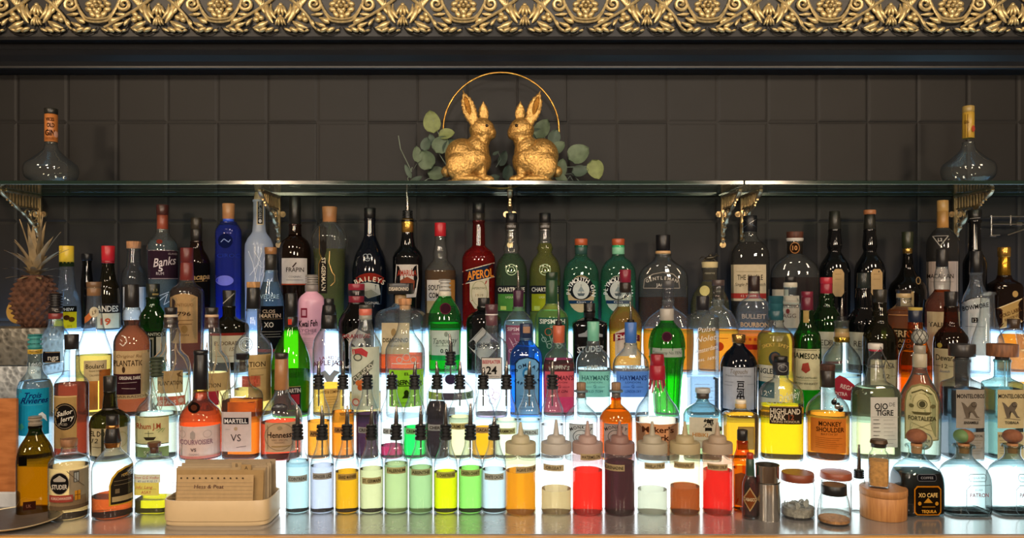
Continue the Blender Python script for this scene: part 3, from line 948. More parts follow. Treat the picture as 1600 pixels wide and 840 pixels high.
# ------------------------------------------------------------------ things at the far left
def carved_tin_mat(c):
    m, n, l = newmat('embossed_silver')
    p = n.new('ShaderNodeBsdfPrincipled'); p.inputs['Metallic'].default_value = .35; p.inputs['Roughness'].default_value = .42
    w = n.new('ShaderNodeTexVoronoi'); w.inputs['Scale'].default_value = 70
    tc = n.new('ShaderNodeTexCoord'); l.new(tc.outputs['Object'], w.inputs['Vector'])
    r = n.new('ShaderNodeValToRGB'); r.color_ramp.elements[0].color = (*[v * .35 for v in hx(c)], 1); r.color_ramp.elements[1].color = (*hx(c), 1)
    r.color_ramp.elements[0].position = .1; r.color_ramp.elements[1].position = .5
    l.new(w.outputs['Distance'], r.inputs[0]); l.new(r.outputs[0], p.inputs['Base Color'])
    b = n.new('ShaderNodeBump'); b.inputs['Strength'].default_value = .8; b.inputs['Distance'].default_value = .003; l.new(w.outputs['Distance'], b.inputs['Height']); l.new(b.outputs[0], p.inputs['Normal'])
    out(n, l, p.outputs[0]); return m
TX0 = X(-50, 1.875)
def tin(name, label, y0p, y1p, x1p, D, dep, c, cat='tin'):
    z1, z0 = Z(y0p, D), Z(y1p, D)
    x1 = X(x1p, D)
    r = bpy.data.objects.new(name, None); COL.objects.link(r); r.location = ((TX0 + x1) / 2, D + dep / 2, z0); tag(r, label, cat)
    hw = (x1 - TX0) / 2
    rr = lambda a, z: ring(hw * a, dep / 2 * a, z, 7, 48)
    hgt = z1 - z0
    v, f = loft([rr(.97, 0), rr(1, .002), rr(1, hgt * .62)])
    mesh('tin_body', v, f, carved_tin_mat(c), r)
    v, f = loft([rr(1.015, hgt * .62), rr(1.02, hgt * .66), rr(1.02, hgt - .004), rr(.99, hgt)])
    mesh('lid', v, f, carved_tin_mat(c), r)
    return r
STK = Z(722, 1.70)
tin('patterned_tin', 'lower silver tin with a pale lace pattern at the far left, under a darker tin', 572, 700, 64, 1.875, .11, 'a9afb2')
tin('patterned_tin', 'upper dark silver embossed tin at the far left, carrying the dried pineapple', 513, 570.5, 64, 1.875, .11, '7d7a70')
# support shelf block under the tins
b = MB(); zt = Z(700, 1.875); b.box(TX0 - .02, -1.1515, 1.72, 1.985, CT, zt - .0005, 0, .002)
o = b.build('white_plinth_block', solid('aab4bd', .5), smooth=False); tag(o, 'pale grey block at the left end of the counter beneath the silver tins', 'block')
D = 1.66
b = MB(); b.box(-.055, .0, 0, .011, 0, (768 - 622) * D / F, 0, .002)
o = b.build('wooden_board', wood('9a5a2a', 'b87440', .45, (3, 3, 12)), smooth=False, loc=(X(27, D), 1.655, Z(768, D)))
tag(o, 'reddish brown wooden board standing at the left edge of the picture', 'board')
b = MB(); b.box(-.07, .0, 0, .016, 0, Z(768.5, 1.65) - CT - .0005, 0, .004)
o = b.build('folded_cloth', solid('b9bcc0', .8, bump=.6), smooth=False, loc=(X(27, 1.65), 1.652, CT + .0003)); tag(o, 'pale folded cloth under the wooden board at the left edge', 'cloth')
# plate
D = 1.555; k = D / F
r = bpy.data.objects.new('stoneware_plate', None); COL.objects.link(r); r.location = (X(22, D), D, CT); tag(r, 'dark stoneware plate with a cream rim at the left front of the counter', 'plate')
R0 = 68 * k
prof = [(0, .55), (.0018, .62), (.0045, .80), (.009, .97), (.0115, 1.0), (.012, .985), (.0105, .955)]
v, f = loft([ring(R0 * q, R0 * q, z, 2, 56) for z, q in prof], True, False); mesh('rim', v, f, solid('d8c49c', .45), r)
prof = [(.0105, .955), (.0065, .80), (.0058, .40), (.0056, .02)]
v, f = loft([ring(R0 * q, R0 * q, z, 2, 56) for z, q in prof], False, True); mesh('dish', v, f, solid('4a443e', .5, bump=.4), r)

# dried pineapple
D = 1.93; k = D / F; z0 = Z(513, 1.875) + .0003
r = bpy.data.objects.new('dried_pineapple', None); COL.objects.link(r); r.location = (X(55, D), D, z0); tag(r, 'dried brown pineapple with a spiky crown standing on the upper silver tin', 'pineapple')
hp = Z(430, D) - z0; Rp = 28.5 * k
v = []; f = []; nu, nv = 96, 72
for j in range(nv + 1):
    t = j / nv; z = hp * t; rad = Rp * (math.sin(PI * (0.10 + .80 * t)) ** .5)
    if t < .02: rad *= .9
    for i in range(nu):
        a = 2 * PI * i / nu
        s1 = math.sin(a * 8 + t * 17); s2 = math.sin(a * 8 - t * 17)
        bump = (abs(s1) * abs(s2)) ** .7
        tip = max(0, abs(s1 * s2) - .72) * 3
        rr_ = rad * (1 + .13 * bump + .14 * tip + .03 * math.sin(a * 3 + t * 5))
        v.append((rr_ * math.cos(a), rr_ * math.sin(a), z))
for j in range(nv):
    for i in range(nu):
        a = j * nu + i; b_ = j * nu + (i + 1) % nu; f.append((a, b_, b_ + nu, a + nu))
f.append(tuple(range(nu - 1, -1, -1))); f.append(tuple(nv * nu + i for i in range(nu)))
mesh('fruit', v, f, solid('553829', .8, 0, .3, .5, 60, .5), r)
b = MB()
def spike(a, tilt, ln, w, z):
    n_ = 8; v = []; f = []
    for i in range(n_ + 1):
        t = i / n_; rr_ = .006 + ln * math.sin(tilt) * t ** (1.15) ; zz_ = z + ln * math.cos(tilt) * t - ln * .35 * math.sin(tilt) * t * t
        ww = w * (1 - t) ** .7 * (1 if t > .1 else .8)
        for q in (-1, 0, 1):
            px_, py_ = rr_ + (.0015 if q == 0 else 0), q * ww
            v.append((px_ * math.cos(a) - py_ * math.sin(a), px_ * math.sin(a) + py_ * math.cos(a), zz_))
    for i in range(n_):
        for q in range(2):
            c = i * 3 + q; f.append((c, c + 1, c + 4, c + 3))
    v += [(p[0] - .0008 * math.cos(a), p[1] - .0008 * math.sin(a), p[2] - .0006) for p in v]
    m0 = 3 * (n_ + 1)
    f += [tuple(reversed([q + m0 for q in ff])) for ff in f]
    b.add(v, f)
for lay, (tilt, ln, cnt) in enumerate(((1.25, .055, 8), (1.0, .075, 8), (.75, .100, 8), (.42, .115, 7), (.18, .125, 5))):
    for i in range(cnt):
        spike(2 * PI * (i + lay * .5) / cnt + random.uniform(-.15, .15), tilt + random.uniform(-.1, .1), ln * random.uniform(.8, 1.1), .0115, hp - .006 + lay * .008)
b.build('crown', solid('93805f', .7, 0, .3, .35, 30), r)
D = 2.0
b = MB(); v, f = loft([ring(.031, .031, 0, 2, 40), ring(.033, .033, .002, 2, 40), ring(.033, .033, .006, 2, 40), ring(.031, .031, .008, 2, 40)])
b.add([(x_, z_ - .004, y_ + .033) for x_, y_, z_ in v], f)
o = b.build('dried_citrus_slice', solid('b08a3c', .6, 0, .3, .2, 60, .3), loc=(X(31, D), 1.955, Z(513, 1.80) + .0003 + 0.0), smooth=False)
o.rotation_euler = (-.12, 0, 0); o.scale = (1, 1, 1)
o.location = (X(29, 1.974), 1.974, Z(513, 1.875) + .006); 
tag(o, 'yellowish round dried slice leaning behind the left side of the pineapple', 'slice')

# chrome wire rack on the wall at the right
D = 2.12; k = D / F
b = MB(); q = lambda u, py, dy=0: ((u - 1575) * k, dy, -(py - 352) * k)
for a_, c_ in (((1549, 336), (1549, 369)), ((1579, 336), (1579, 352)), ((1546, 338), (1606, 338)), ((1549, 350), (1606, 350)), ((1549, 367), (1562, 367)), ((1574, 367), (1606, 356)), ((1546, 368), (1556, 369))):
    b.tube([q(*a_), q(*c_)], .0022, 8)
b.tube([q(1585, 350, -.006), q(1593, 350, -.006)], .006, 8)
for u in (1549, 1579, 1603): b.tube([q(u, 338), q(u, 338, .049)], .002, 6)
o = b.build('chrome_wire_rack', solid('d8d4cc', .15, 1.0), loc=(X(1575, D), D, Z(352, D))); tag(o, 'small chrome wire rack fixed to the wall at the right edge', 'rack')
# ================================================================== bottles, back row first
def wax_drips(root, D, k, z_of, shape):
    mb = MB()
    for i in range(11):
        a = 2 * PI * i / 11 + .2; ln = 14 + 10 * ((i * 7) % 5) / 4
        q = []; rs = []
        for j in range(9):
            z = z_of(588 + ln * j / 8); r = shape(z)[0] + .0002
            q.append((r * math.cos(a), r * math.sin(a), z)); rs.append(.0028 * (1 - .45 * j / 8))
        mb.tube(q, rs, 7)
    mb.build('wax_drips', solid('96192c', .28), root)

# liquids (colour seen against the lit riser)
def silver(c='c9ccd0', r=.25): return solid(c, r, 1.0)
BLK = '17181b'
# ------------------------------------------------------------------ row 4, under the glass shelf
B('rum_bottle', 'clear rum bottle with a tall yellow cap and yellow label, right of the pineapple', 4, 104, [(409, 10), (425, 12), (450, 15), (470, 22), (490, 24), (515, 24)], 'clear', None,
  [('cap', 384, 409, 12, 12, 'e9c63c')],
  [L('neck_label', 92, 409, 116, 416, '27331c', LN([(92, 410), (116, 410)], 1, 'd8c040'), r=12.5),
   L('paper_label', 84, 478, 120, 521, 'd9b418', R(84, 478, 120, 487, '151512'), T('PHEW', 106, 483, 4.5, 'e8e4d0', 19, .02), E(104, 496, 5, 4, '4a2c10'), E(112, 499, 5, 4, '5a3612'), T('RUM', 104, 510, 4, 'a8820c', 16))])
B('wine_bottle', 'small dark bottle with a black cap between the yellow-capped and red-capped bottles', 4, 136, [(407, 7), (418, 7.5), (432, 9), (445, 10), (470, 10)], 'dark', None, [('cap', 396, 407, 9, 9, BLK)], dD=.056)
B('whisky_bottle', 'red-capped bottle of golden spirit with a cream label', 4, 169, [(410, 9), (425, 11), (437, 13), (450, 18), (466, 19.5), (500, 19.5)], 'olive', ('f0b030', 438),
  [('cap', 384, 407, 11, 10.5, 'b3202a'), ('collar', 407, 411, 10.5, 10.5, '8c1a22')],
  [L('paper_label', 149, 474, 189, 552, 'd9c9a0', R(149, 474, 189, 489, '2a2622'), T('ANDES', 168, 482, 9, 'e9dcc0', 34, .03), T('19', 165, 502, 10, 'c8502a', 16, .03), T('RON', 163, 517, 6, 'c8502a', 14), E(170, 540, 6, 6, 'b5302a'))])
B('spirit_bottle', 'clear broad-shouldered bottle with a pale wooden stopper and a blank white label', 4, 209, [(388, 10), (405, 11), (415, 12), (424, 18), (436, 19.5), (470, 19.5)], 'smoke', ('6b5a50', 446),
  [('stopper', 377, 388, 12, 11.5, '#c89060')], [L('paper_label', 192, 448, 228, 500, 'd4d6d4')], dD=.046)
B('rum_bottle', 'clear rum bottle with a copper neck sleeve and dark purple script label', 4, 254, [(358, 10), (366, 12), (376, 21), (386, 24.5), (392, 25), (440, 23), (480, 21)], 'clear', ('a9c9d2', 376),
  [('cap', 320, 336, 10, 9.5, '4a2420'), ('neck_sleeve', 336, 358, 9, 9, '8c4430')],
  [L('paper_label', 231, 391, 279, 436, '35232f', LN([(232, 391), (279, 391)], 1, 'b8a8a8'), T('Banks', 257, 408, 13, 'e4d8d8', 37, .01, .35, -8), T('5', 251, 419, 9, 'eee4e4', 7, .03), T('RUM', 250, 427, 4.5, 'd8cccc', 12), T('ISLAND', 270, 396, 3, 'b8a8a8', 14), LN([(232, 435), (279, 435)], 1, 'b8a8a8')),
   L('seal', 245, 374, 252, 380, None, E(249, 377, 5, 3.5, '7a3a30')),
   L('script', 248, 458, 264, 478, None, LN([(248, 470), (262, 459), (256, 476), (266, 470)], 1, 'dfe6ea'), LN([(248, 462), (264, 456)], 1, 'dfe6ea'))])
B('rum_bottle', 'tall dark-labelled bottle with a brown cap behind the maroon-necked bottle', 4, 307, [(376, 9), (388, 11), (400, 18), (412, 22), (470, 22)], 'brown', ('3c2410', 384),
  [('cap', 340, 358, 9, 9, '2e2a22'), ('neck_sleeve', 358, 376, 9.5, 9, '1c1a18')],
  [L('paper_label', 286, 411, 332, 476, '121214', T('zacapa', 311, 432, 9, 'c6a268', 34, .02, .3, -4), LN([(290, 441), (330, 438)], .8, '8a7048'))])
B('vodka_bottle', 'tall cobalt blue vodka bottle with a copper cap and round dark seal', 4, 357, [(346, 12), (352, 16), (358, 20), (364, 21), (440, 21), (480, 20)], 'cobalt', ('7da6ff', 352),
  [('cap', 318, 342, 10, 9.5, 'b8845a'), ('collar', 341, 346, 9, 9, '3c5ccc')],
  [L('seal', 340, 365, 365, 388, None, E(352, 376, 11.5, 11.5, '141c48'), LN([(345, 378), (350, 373), (357, 378), (360, 374)], 1.2, '8ea4e0')),
   L('lettering', 337, 395, 377, 402, None, T('CIROC', 357, 399, 6, '2a3f9a', 36)),
   L('oval_emblem', 338, 430, 365, 447, None, E(351, 438, 14, 8, '7c84e8'))])
B('vodka_bottle', 'tall frosted white vodka bottle with an etched tree and a vertical neck label', 4, 405, [(312, 9.5), (340, 9.5), (362, 11), (372, 18), (384, 22.5), (400, 23), (480, 22)], 'frost', None,
  [('cap', 300, 312, 7, 8.5, 'a89878')],
  [L('neck_label', 401, 309, 412, 350, 'd8c8a0', R(402.5, 310, 410.5, 348.5, '22262c'), T('BELVEDERE', 406.5, 327, 4.5, 'c8ccd0', 26, 0, 0, 90), E(406.5, 344, 2.5, 3, 'c8ccd0')),
   L('etched_tree', 386, 390, 425, 440, None, *[LN([(405 + a, 440), (405 + b_, 410), (405 + c_, 392)], .9, 'eef4fa') for a, b_, c_ in ((0, 3, -8), (-4, -10, -17), (4, 12, 17), (-8, -2, 4), (8, 6, 12))], *[LN([(390 + i * 6, 430 - (i % 3) * 9), (400 + i * 5, 418 - (i % 2) * 8)], .9, 'eef4fa') for i in range(5)])])
B('cognac_bottle', 'dark brown cognac bottle with a tall black capsule and square cream label', 4, 461, [(350, 9.5), (368, 10.5), (376, 20), (388, 24.5), (400, 25.5), (460, 24), (490, 24)], 'brown', ('3a1c0a', 352),
  [('capsule', 307, 350, 9, 9.5, '191a19')],
  [L('paper_label', 440, 403, 480, 445, 'd5cfc8', T('FRAPIN', 461, 421, 7, '3a3430', 28, .01), LN([(457, 417), (463, 410)], 2, '3a2a22'), T('COGNAC', 461, 432, 3, '6a6460', 20), LN([(447, 437), (474, 437)], .8, '8a8480'), R(440, 443, 480, 445, 'a84a30'))])
def fluting(root, D, k, z_of, shape):
    mb = MB()
    for i in range(12):
        a = 2 * PI * i / 12
        q = []
        for j in range(15):
            z = z_of(349) + (z_of(395) - z_of(349)) * j / 14
            r = shape(z)[0]
            q.append((r * math.cos(a + .1 * math.sin(j * .5)), r * math.sin(a + .1 * math.sin(j * .5)), z))
        mb.tube(q, .0011, 5)
    mb.build('fluted_ribs', GL['clear'], root)
B('liqueur_bottle', 'fluted liqueur bottle with a bulging shoulder, copper cap and pale yellow green liquid', 4, 515, [(347, 12), (352, 17), (360, 24), (372, 28.5), (388, 26), (400, 25), (480, 23)], 'clear', ('b4bd50', 389),
  [('cap', 323, 347, 12, 11, 'a87850')],
  [L('vertical_label', 499, 352, 512, 458, None, P([(500, 356), (505, 351), (510, 356), (510, 392), (507, 400), (511, 410), (511, 458), (499, 458), (499, 410), (503, 400), (500, 392)], '2a2622'), T('ST-GERMAIN', 505.5, 428, 6, 'e8dcc0', 52, .02, 0, 90),
     LN([(499, 352), (499, 395), (502, 402), (498, 412), (498, 456)], 1.2, '@d8a860')),
   L('emblem', 514, 390, 526, 450, None, LN([(515, 392), (514, 410), (519, 425), (523, 430), (523, 440), (517, 446)], 1.3, '@d8b070'))], extra=fluting)
B('cream_liqueur_bottle', 'dark navy cream liqueur bottle with a red arched banner and landscape label', 4, 578, [(341, 8.5), (366, 9), (382, 15), (402, 24), (425, 27.5), (490, 27)], 'navy', None,
  [('cap', 325, 341, 9.2, 9, '121417')],
  [L('paper_label', 552, 425, 598, 476, None, P([(554, 437), (576, 430), (598, 437), (596, 476), (556, 476)], '22303c'), P([(560, 443), (575, 441), (592, 444), (595, 460), (575, 466), (566, 458)], 'b9bdb2'), P([(566, 456), (580, 452), (592, 460), (575, 466)], '8a8f80'),
     *[P([(578 + 45 * math.sin(math.radians(t)) , 484 - 58 * math.cos(math.radians(t))) for t in (-30, -20, -10, 0, 10, 20, 30)] + [(578 + 37 * math.sin(math.radians(t)), 484 - 47 * math.cos(math.radians(t))) for t in (30, 20, 10, 0, -10, -20, -30)], c) for c in ('8a2c22',)],
     A('BAILEYS', 577, 484, 48.5, -25, 27, 7.5, 'f0e2c8', .03), T('ORIGINAL', 578, 473, 4, 'd8d4c8', 30)),
   L('emblem', 567, 395, 580, 408, None, O(571, 400, 4, 4, 1, 'a8b4bc'), O(577, 400, 4, 4, 1, 'a8b4bc'), O(574, 405, 4, 3, 1, 'a8b4bc'))])
B('cream_liqueur_bottle', 'dark brown cream liqueur bottle with a gold neck band, metal pourer and shaped white label', 4, 637, [(343, 9), (362, 9), (384, 12), (394, 20), (402, 23.5), (440, 23), (490, 21)], 'black', None,
  [('neck_band', 342, 363, 9.6, 9.6, '@c79a4a'), ('ring', 384, 387, 12.4, 12.4, '@b07838')],
  [L('paper_label', 616, 412, 655, 466, None, P([(619, 413), (653, 413), (654, 435), (650, 464), (622, 466), (617, 440)], 'd8d2ca'), T('AMARULA', 636, 426, 9, 'a83a28', 30, .03, 0, 0), P([(625, 438), (636, 432), (648, 438), (647, 452), (636, 456), (626, 452)], '8e4a34'))],
  pour=(299.5, 329, 342, 8.6, -.5, None))
B('liqueur_bottle', 'amber liqueur bottle with a red cap and a white block-lettered label', 4, 688, [(369, 8), (384, 9), (396, 11.5), (404, 11), (414, 19), (424, 24.5), (470, 24.5), (490, 24)], 'clear', ('c88a38', 422),
  [('cap', 348, 369, 9, 9, 'b0222e')],
  [L('paper_label', 667, 437, 689, 489, 'd6d2c8', T('SOUT', 679, 449, 8, '1c1c1c', 20, .04), T('COM', 678, 461, 8, '1c1c1c', 16, .04), R(667, 470, 689, 489, 'c0a878')),
   L('paper_label', 689, 437, 711, 478, 'b98440')])
B('aperitif_bottle', 'bright red aperitif bottle with a dark blue diagonal banner and a black cap', 4, 748, [(344, 9), (352, 9.5), (384, 10.5), (392, 20), (400, 25), (405, 26), (490, 25.5)], 'red', ('ff1c1c', 384),
  [('cap', 317, 333, 9.5, 9.5, BLK), ('neck_band', 333, 345, 9.5, 9.5, '2a2622')],
  [L('paper_label', 723, 412, 773, 484, None, P([(734, 436), (764, 434), (764, 470), (758, 482), (742, 482), (734, 470)], 'cfcbb0'), O(749, 458, 13, 20, 1.2, 'a8a880'), T('APERITIVO', 749, 450, 3.5, '6a7050', 22), T('1919', 749, 461, 4, '8a8060', 12),
     P([(722, 424), (773, 410), (773, 432), (722, 444)], '26304a'), LN([(722, 424), (773, 410)], 1.3, 'e8e0c8'), LN([(722, 444), (773, 432)], 1.3, 'e8e0c8'), T('APEROL', 750, 428, 13, 'f09a3c', 42, .05, .15, -8))])
for cx, gl, lc, lab_c, lbl, w in ((799, 'clear', '4f9a55', '4e8c3e', 'green herbal liqueur bottle whose neck stands in front of the head-on bracket', 'TREUSE'),
                            (851.5, 'clear', 'c9cc2c', 'a8b428', 'yellow green herbal liqueur bottle, its label half hidden by a dark green neck', '')):
    B('liqueur_bottle', lbl, 4, cx, [(358, 8.5), (378, 9.5), (388, 13), (394, 11), (406, 20), (420, 24), (430, 24.5), (490, 24)], gl, (lc, 396 if cx < 830 else 380),
      [('cap', 333, 348, 9, 9, BLK), ('neck_band', 348, 359, 9.2, 9.2, '2e2a26')],
      [L('paper_label', cx - 23, 446, cx + 23, 487, '20242a', T('CHARTREUSE', cx, 452, 6.5, 'e8e8dc', 42, .05), R(cx - 21, 459, cx + 21, 486, lab_c), T('LIQUEUR', cx + 1, 464, 3, 'dfe4c0', 20), R(cx - 17, 478, cx - 8, 484, 'c8d86a')),
       L('neck_lettering', cx - 9, 350, cx + 9, 356, None, T('CHARTREUSE' if not w else 'TREUSE', cx, 353.5, 3.5, 'e0e0e0', 14), r=9.4),
       L('embossed_crest', cx - 9, 408, cx + 9, 428, None, O(cx, 421, 9, 9, 1.2, 'b8d0a8'), O(cx, 421, 5, 5, 1, 'b8d0a8'))])
for cx, lbl, full in ((908, 'pale teal gin bottle with an orange stopper and an oval ship label, fully seen', 1), (966, 'pale teal gin bottle with orange stopper, its ship label half hidden by a maroon cap', 0)):
    B('gin_bottle', lbl, 4, cx, [(383, 9.5), (392, 9), (400, 10), (408, 19), (420, 26), (430, 27.5), (490, 27)], 'teal', ('8ee0b8', 438),
      [('stopper', 373, 383, 10.2, 10, 'a8512e'), ('neck_band', 383, 397, 9.8, 9.8, '2a4a48' if full else '7fc0a0')],
      [L('oval_label', cx - 24, 426, cx + 24, 488, None, E(cx, 459, 21, 29, 'c9b48c' if full else 'b8c0b0'), E(cx, 450, 19.5, 18.5, '1c2226'), E(cx, 453, 13, 14, 'cfd8d4'),
         A('PLYMOUTH GIN', cx, 456, 20, -95, 100, 6.5, 'eef2ee', .04), P([(cx - 6, 458), (cx + 6, 458), (cx + 4, 462), (cx - 4, 462)], '5a6a70'), LN([(cx, 444), (cx, 458)], .9, '5a6a70'), P([(cx - 5, 455), (cx, 446), (cx + 5, 455)], '8fa0a4'),
         R(cx - 19, 469, cx + 19, 474, '1c3a5a'), T('Gin', cx, 471.5, 3, 'e8ece8', 14))], n=2.6, dr=.8)
def vlevel(h): return h
B('whiskey_bottle', 'wide rounded bourbon bottle with a black faceted cap and a raised arched emblem', 4, 1036, [(396, 12), (402, 13), (408, 18), (418, 31), (430, 38), (442, 39), (490, 39)], 'smoke', ('94502a', 464),
  [('cap', 367, 392, 11.5, 11, '16161a'), ('neck_ring', 392, 397, 12, 12, 'c8a070')],
  [L('raised_emblem', 1005, 428, 1062, 452, None, *[LN([(1005, 450), (1007, 436), (1020, 428), (1036, 425), (1052, 428), (1060, 436), (1062, 450), (1005, 450)], 1.3, 'a0988c')], A('GENTLEMAN', 1034, 495, 61, -22, 22, 5, 'c8c0b4', .02), T('JACK', 1034, 445, 5, 'c8c0b4', 18, .03))], n=3.2, dr=.55)
def horse(root, D, k, z_of, shape):
    b = MB(); z = z_of(409)
    b.ell((0, 0, z + 6.5 * k), (9 * k, 3 * k, 3 * k), Matrix.Rotation(-.15, 3, 'Y'), 12, 8)
    b.tube([(7 * k, 0, z + 7 * k), (11 * k, 0, z + 11 * k), (15 * k, 0, z + 9 * k)], [.0042, .0032, .0016], 8)
    b.tube([(10 * k, 0, z + 12 * k), (10.5 * k, 0, z + 14.5 * k)], [.001, .0004], 5)
    for x0, x1 in ((-7, -13), (-6, -10), (6, 11), (5, 2)): b.tube([(x0 * k, 0, z + 5 * k), ((x0 + x1) / 2 * k, 0, z + 2.5 * k), (x1 * k, 0, z + .5 * k)], [.002, .0015, .001], 6)
    b.tube([(-8 * k, 0, z + 8 * k), (-13 * k, 0, z + 8 * k), (-16 * k, 0, z + 4 * k)], [.0012, .0014, .0005], 5)
    b.ell((1 * k, 0, z + 10 * k), (3 * k, 2 * k, 3 * k), None, 8, 6)
    b.build('horse_stopper', solid('4a463c', .3, .8), root)
B('bourbon_bottle', 'rounded bourbon bottle with a small horse figure as its stopper', 4, 1109, [(418, 12), (436, 11), (444, 15), (456, 24), (472, 30), (490, 31)], 'clear', ('a89858', 440),
  [('collar', 409, 418, 13, 12.5, 'c8b888')], [L('neck_label', 1098, 418, 1120, 437, '4a4840', T('reserve', 1109, 426, 4, 'b8b49c', 16, 0, .3), r=12.6), L('round_label', 1092, 446, 1110, 462, None, E(1101, 454, 8, 8, 'd8cf8c'))], n=2.4, dr=.8, extra=horse)
def twine(root, D, k, z_of, shape):
    b = MB(); r = 11.2 * k
    for s in (1, -1): b.tube([(r * math.sin(a * PI / 12), -r * math.cos(a * PI / 12), z_of(349 + s * 7 * math.sin(a * PI / 12))) for a in range(-10, 11)], .0007, 5)
    b.build('etched_crossing_lines', silver('a0a0a0', .3), root)
B('whisky_bottle', 'broad dark whisky bottle with big cream and red label, directly below the pair of brackets', 4, 1172, [(362, 10), (372, 12), (380, 21), (392, 29), (402, 30.5), (490, 30)], 'smoke', ('241a10', 378),
  [('capsule', 337, 362, 11, 11, '14171c')], [L('paper_label', 1142, 413, 1197, 470, 'd2c4a4', T('THE SINGLE', 1172, 433, 8, '2c2620', 40, .01), T('Single Malt Scotch', 1172, 444, 5, '4a4038', 48, 0, .3), LN([(1150, 424), (1190, 424)], .7, 'a89878'), R(1142, 458, 1197, 466, 'a83a34'), T('12 YEARS', 1170, 462, 3.5, 'e8dcc8', 24))], n=3, dr=.6, extra=twine)
B('bourbon_bottle', 'round-shouldered bourbon bottle with a dark wooden stopper, white neck ring and round neck emblem', 4, 1242, [(376, 12), (396, 12), (402, 20), (412, 32), (424, 38), (436, 39), (490, 38)], 'smoke', ('5a2418', 433),
  [('stopper', 362, 372, 13.5, 13, '#5a2e1c'), ('neck_ring', 372, 377, 14, 13, 'd0ccc4'), ('neck_sleeve', 377, 397, 12.4, 12.4, '1c1814')],
  [L('neck_emblem', 1232, 377, 1252, 397, None, E(1242, 387, 8, 9, 'b07a4a'), E(1242, 387, 6.5, 7.5, '2a1c14'), T('10', 1242, 387, 7, 'e0a468', 8, .02), r=12.8), L('paper_label', 1206, 452, 1232, 490, 'c8c0a8')], dr=.62, n=2.3)
for cx, cap, lbl, x0, capc in ((1304, 330, 'near-black whisky bottle with a black top and a rounded cream strip label', 1301, '24241f'), (1359, 328, 'near-black whisky bottle with an orange disc on its top and a rounded cream strip label', 1361, '24241f')):
    B('whisky_bottle', lbl, 4, cx, [(358, 9.5), (372, 11), (385, 12), (392, 10), (400, 14), (412, 22), (425, 25), (490, 24.5)], 'black', None,
      [('capsule', cap + (7 if cx > 1330 else 0), 358, 8.5, 10, capc)] + ([('disc', 328, 335, 10, 10, 'b07048')] if cx > 1330 else [('disc', 330, 336, 6, 6, '6a5040')]),
      [L('paper_label', x0, 419, x0 + 18, 464, None, P([(x0, 426), (x0 + 4, 420), (x0 + 14, 420), (x0 + 18, 426), (x0 + 18, 457), (x0 + 14, 463), (x0 + 4, 463), (x0, 457)], 'c7a878'), LN([(x0 + 4, 428), (x0 + 14, 428)], .8, 'a08458'), LN([(x0 + 4, 436), (x0 + 14, 436)], .8, 'a08458'))])
B('cognac_bottle', 'long-necked decanter-shaped cognac bottle with a dark green capsule and gold collar', 4, 1418, [(395, 7), (404, 8), (418, 10), (432, 17), (445, 28), (458, 31), (490, 28)], 'dark', ('2a120c', 430),
  [('capsule', 362, 388, 9.5, 9, '262c1c'), ('collar', 386, 396, 8, 8, '@a88848')], [L('emblem', 1407, 455, 1428, 478, 'b89c6c', O(1418, 466, 7, 7, 1, '6a5030')), L('seal', 1430, 432, 1440, 445, None, O(1435, 438, 4, 6, 1.4, 'a88c60'))])
B('whisky_bottle', 'whisky bottle with a tall tan gold capsule, V-shaped neck badge and pink white label', 4, 1473, [(356, 10), (364, 18), (376, 25.5), (390, 26.5), (490, 26)], 'smoke', ('3a1c12', 360),
  [('cap', 313, 330, 9.5, 9.5, 'c09458'), ('capsule', 330, 356, 9.5, 9.5, 'a87c42')],
  [L('paper_label', 1442, 408, 1497, 470, 'c9b8ac', T('MACALLAN', 1469, 431, 7, '2a2220', 42, .01), LN([(1450, 440), (1490, 440)], .6, '8a7a70')), L('neck_badge', 1455, 366, 1482, 388, None, LN([(1457, 368), (1469, 384), (1482, 368)], 1.4, 'b8b4ac'), T('12', 1469, 374, 5, 'd8d4cc', 7), LN([(1457, 368), (1482, 368)], .8, 'b8b4ac'))])
B('spirit_bottle', 'slim glossy black bottle between the tan-capsuled bottle and the gold-capped one', 4, 1523, [(344, 10.5), (350, 9.5), (392, 10.5), (400, 15), (412, 19.5), (490, 19)], 'black', None,
  [('cap', 328, 344, 11.5, 11, '191817')], [L('neck_label', 1514, 338, 1533, 344, None, LN([(1515, 341), (1532, 340)], .9, 'a8a49c'), r=11.8)])
B('whisky_bottle', 'square dark whisky bottle with a gold capsule and slanted gold label, at the right edge', 4, 1569, [(430, 11), (436, 14), (444, 24), (450, 26), (490, 26)], 'brown', ('2a1408', 440),
  [('cap', 386, 401, 11, 11, '@c89a4c'), ('capsule', 401, 430, 9.5, 11, '@b0842c')],
  [L('slanted_label', 1542, 465, 1594, 518, None, P([(1542, 483), (1594, 464), (1594, 500), (1542, 516)], 'b99252'), LN([(1542, 483), (1594, 464)], 1.4, 'e8cc98'), LN([(1542, 516), (1594, 500)], 1.4, 'e8cc98'), T('GOLD LABEL', 1568, 488, 6, '5a3a1c', 40, .01, 0, -19), T('RESERVE', 1570, 496, 5, '6a4a2c', 26, 0, 0, -19)),
   L('crest', 1570, 452, 1582, 466, None, E(1576, 459, 5, 5, 'c09858'))], n=5, dr=.95, rot=-.12)

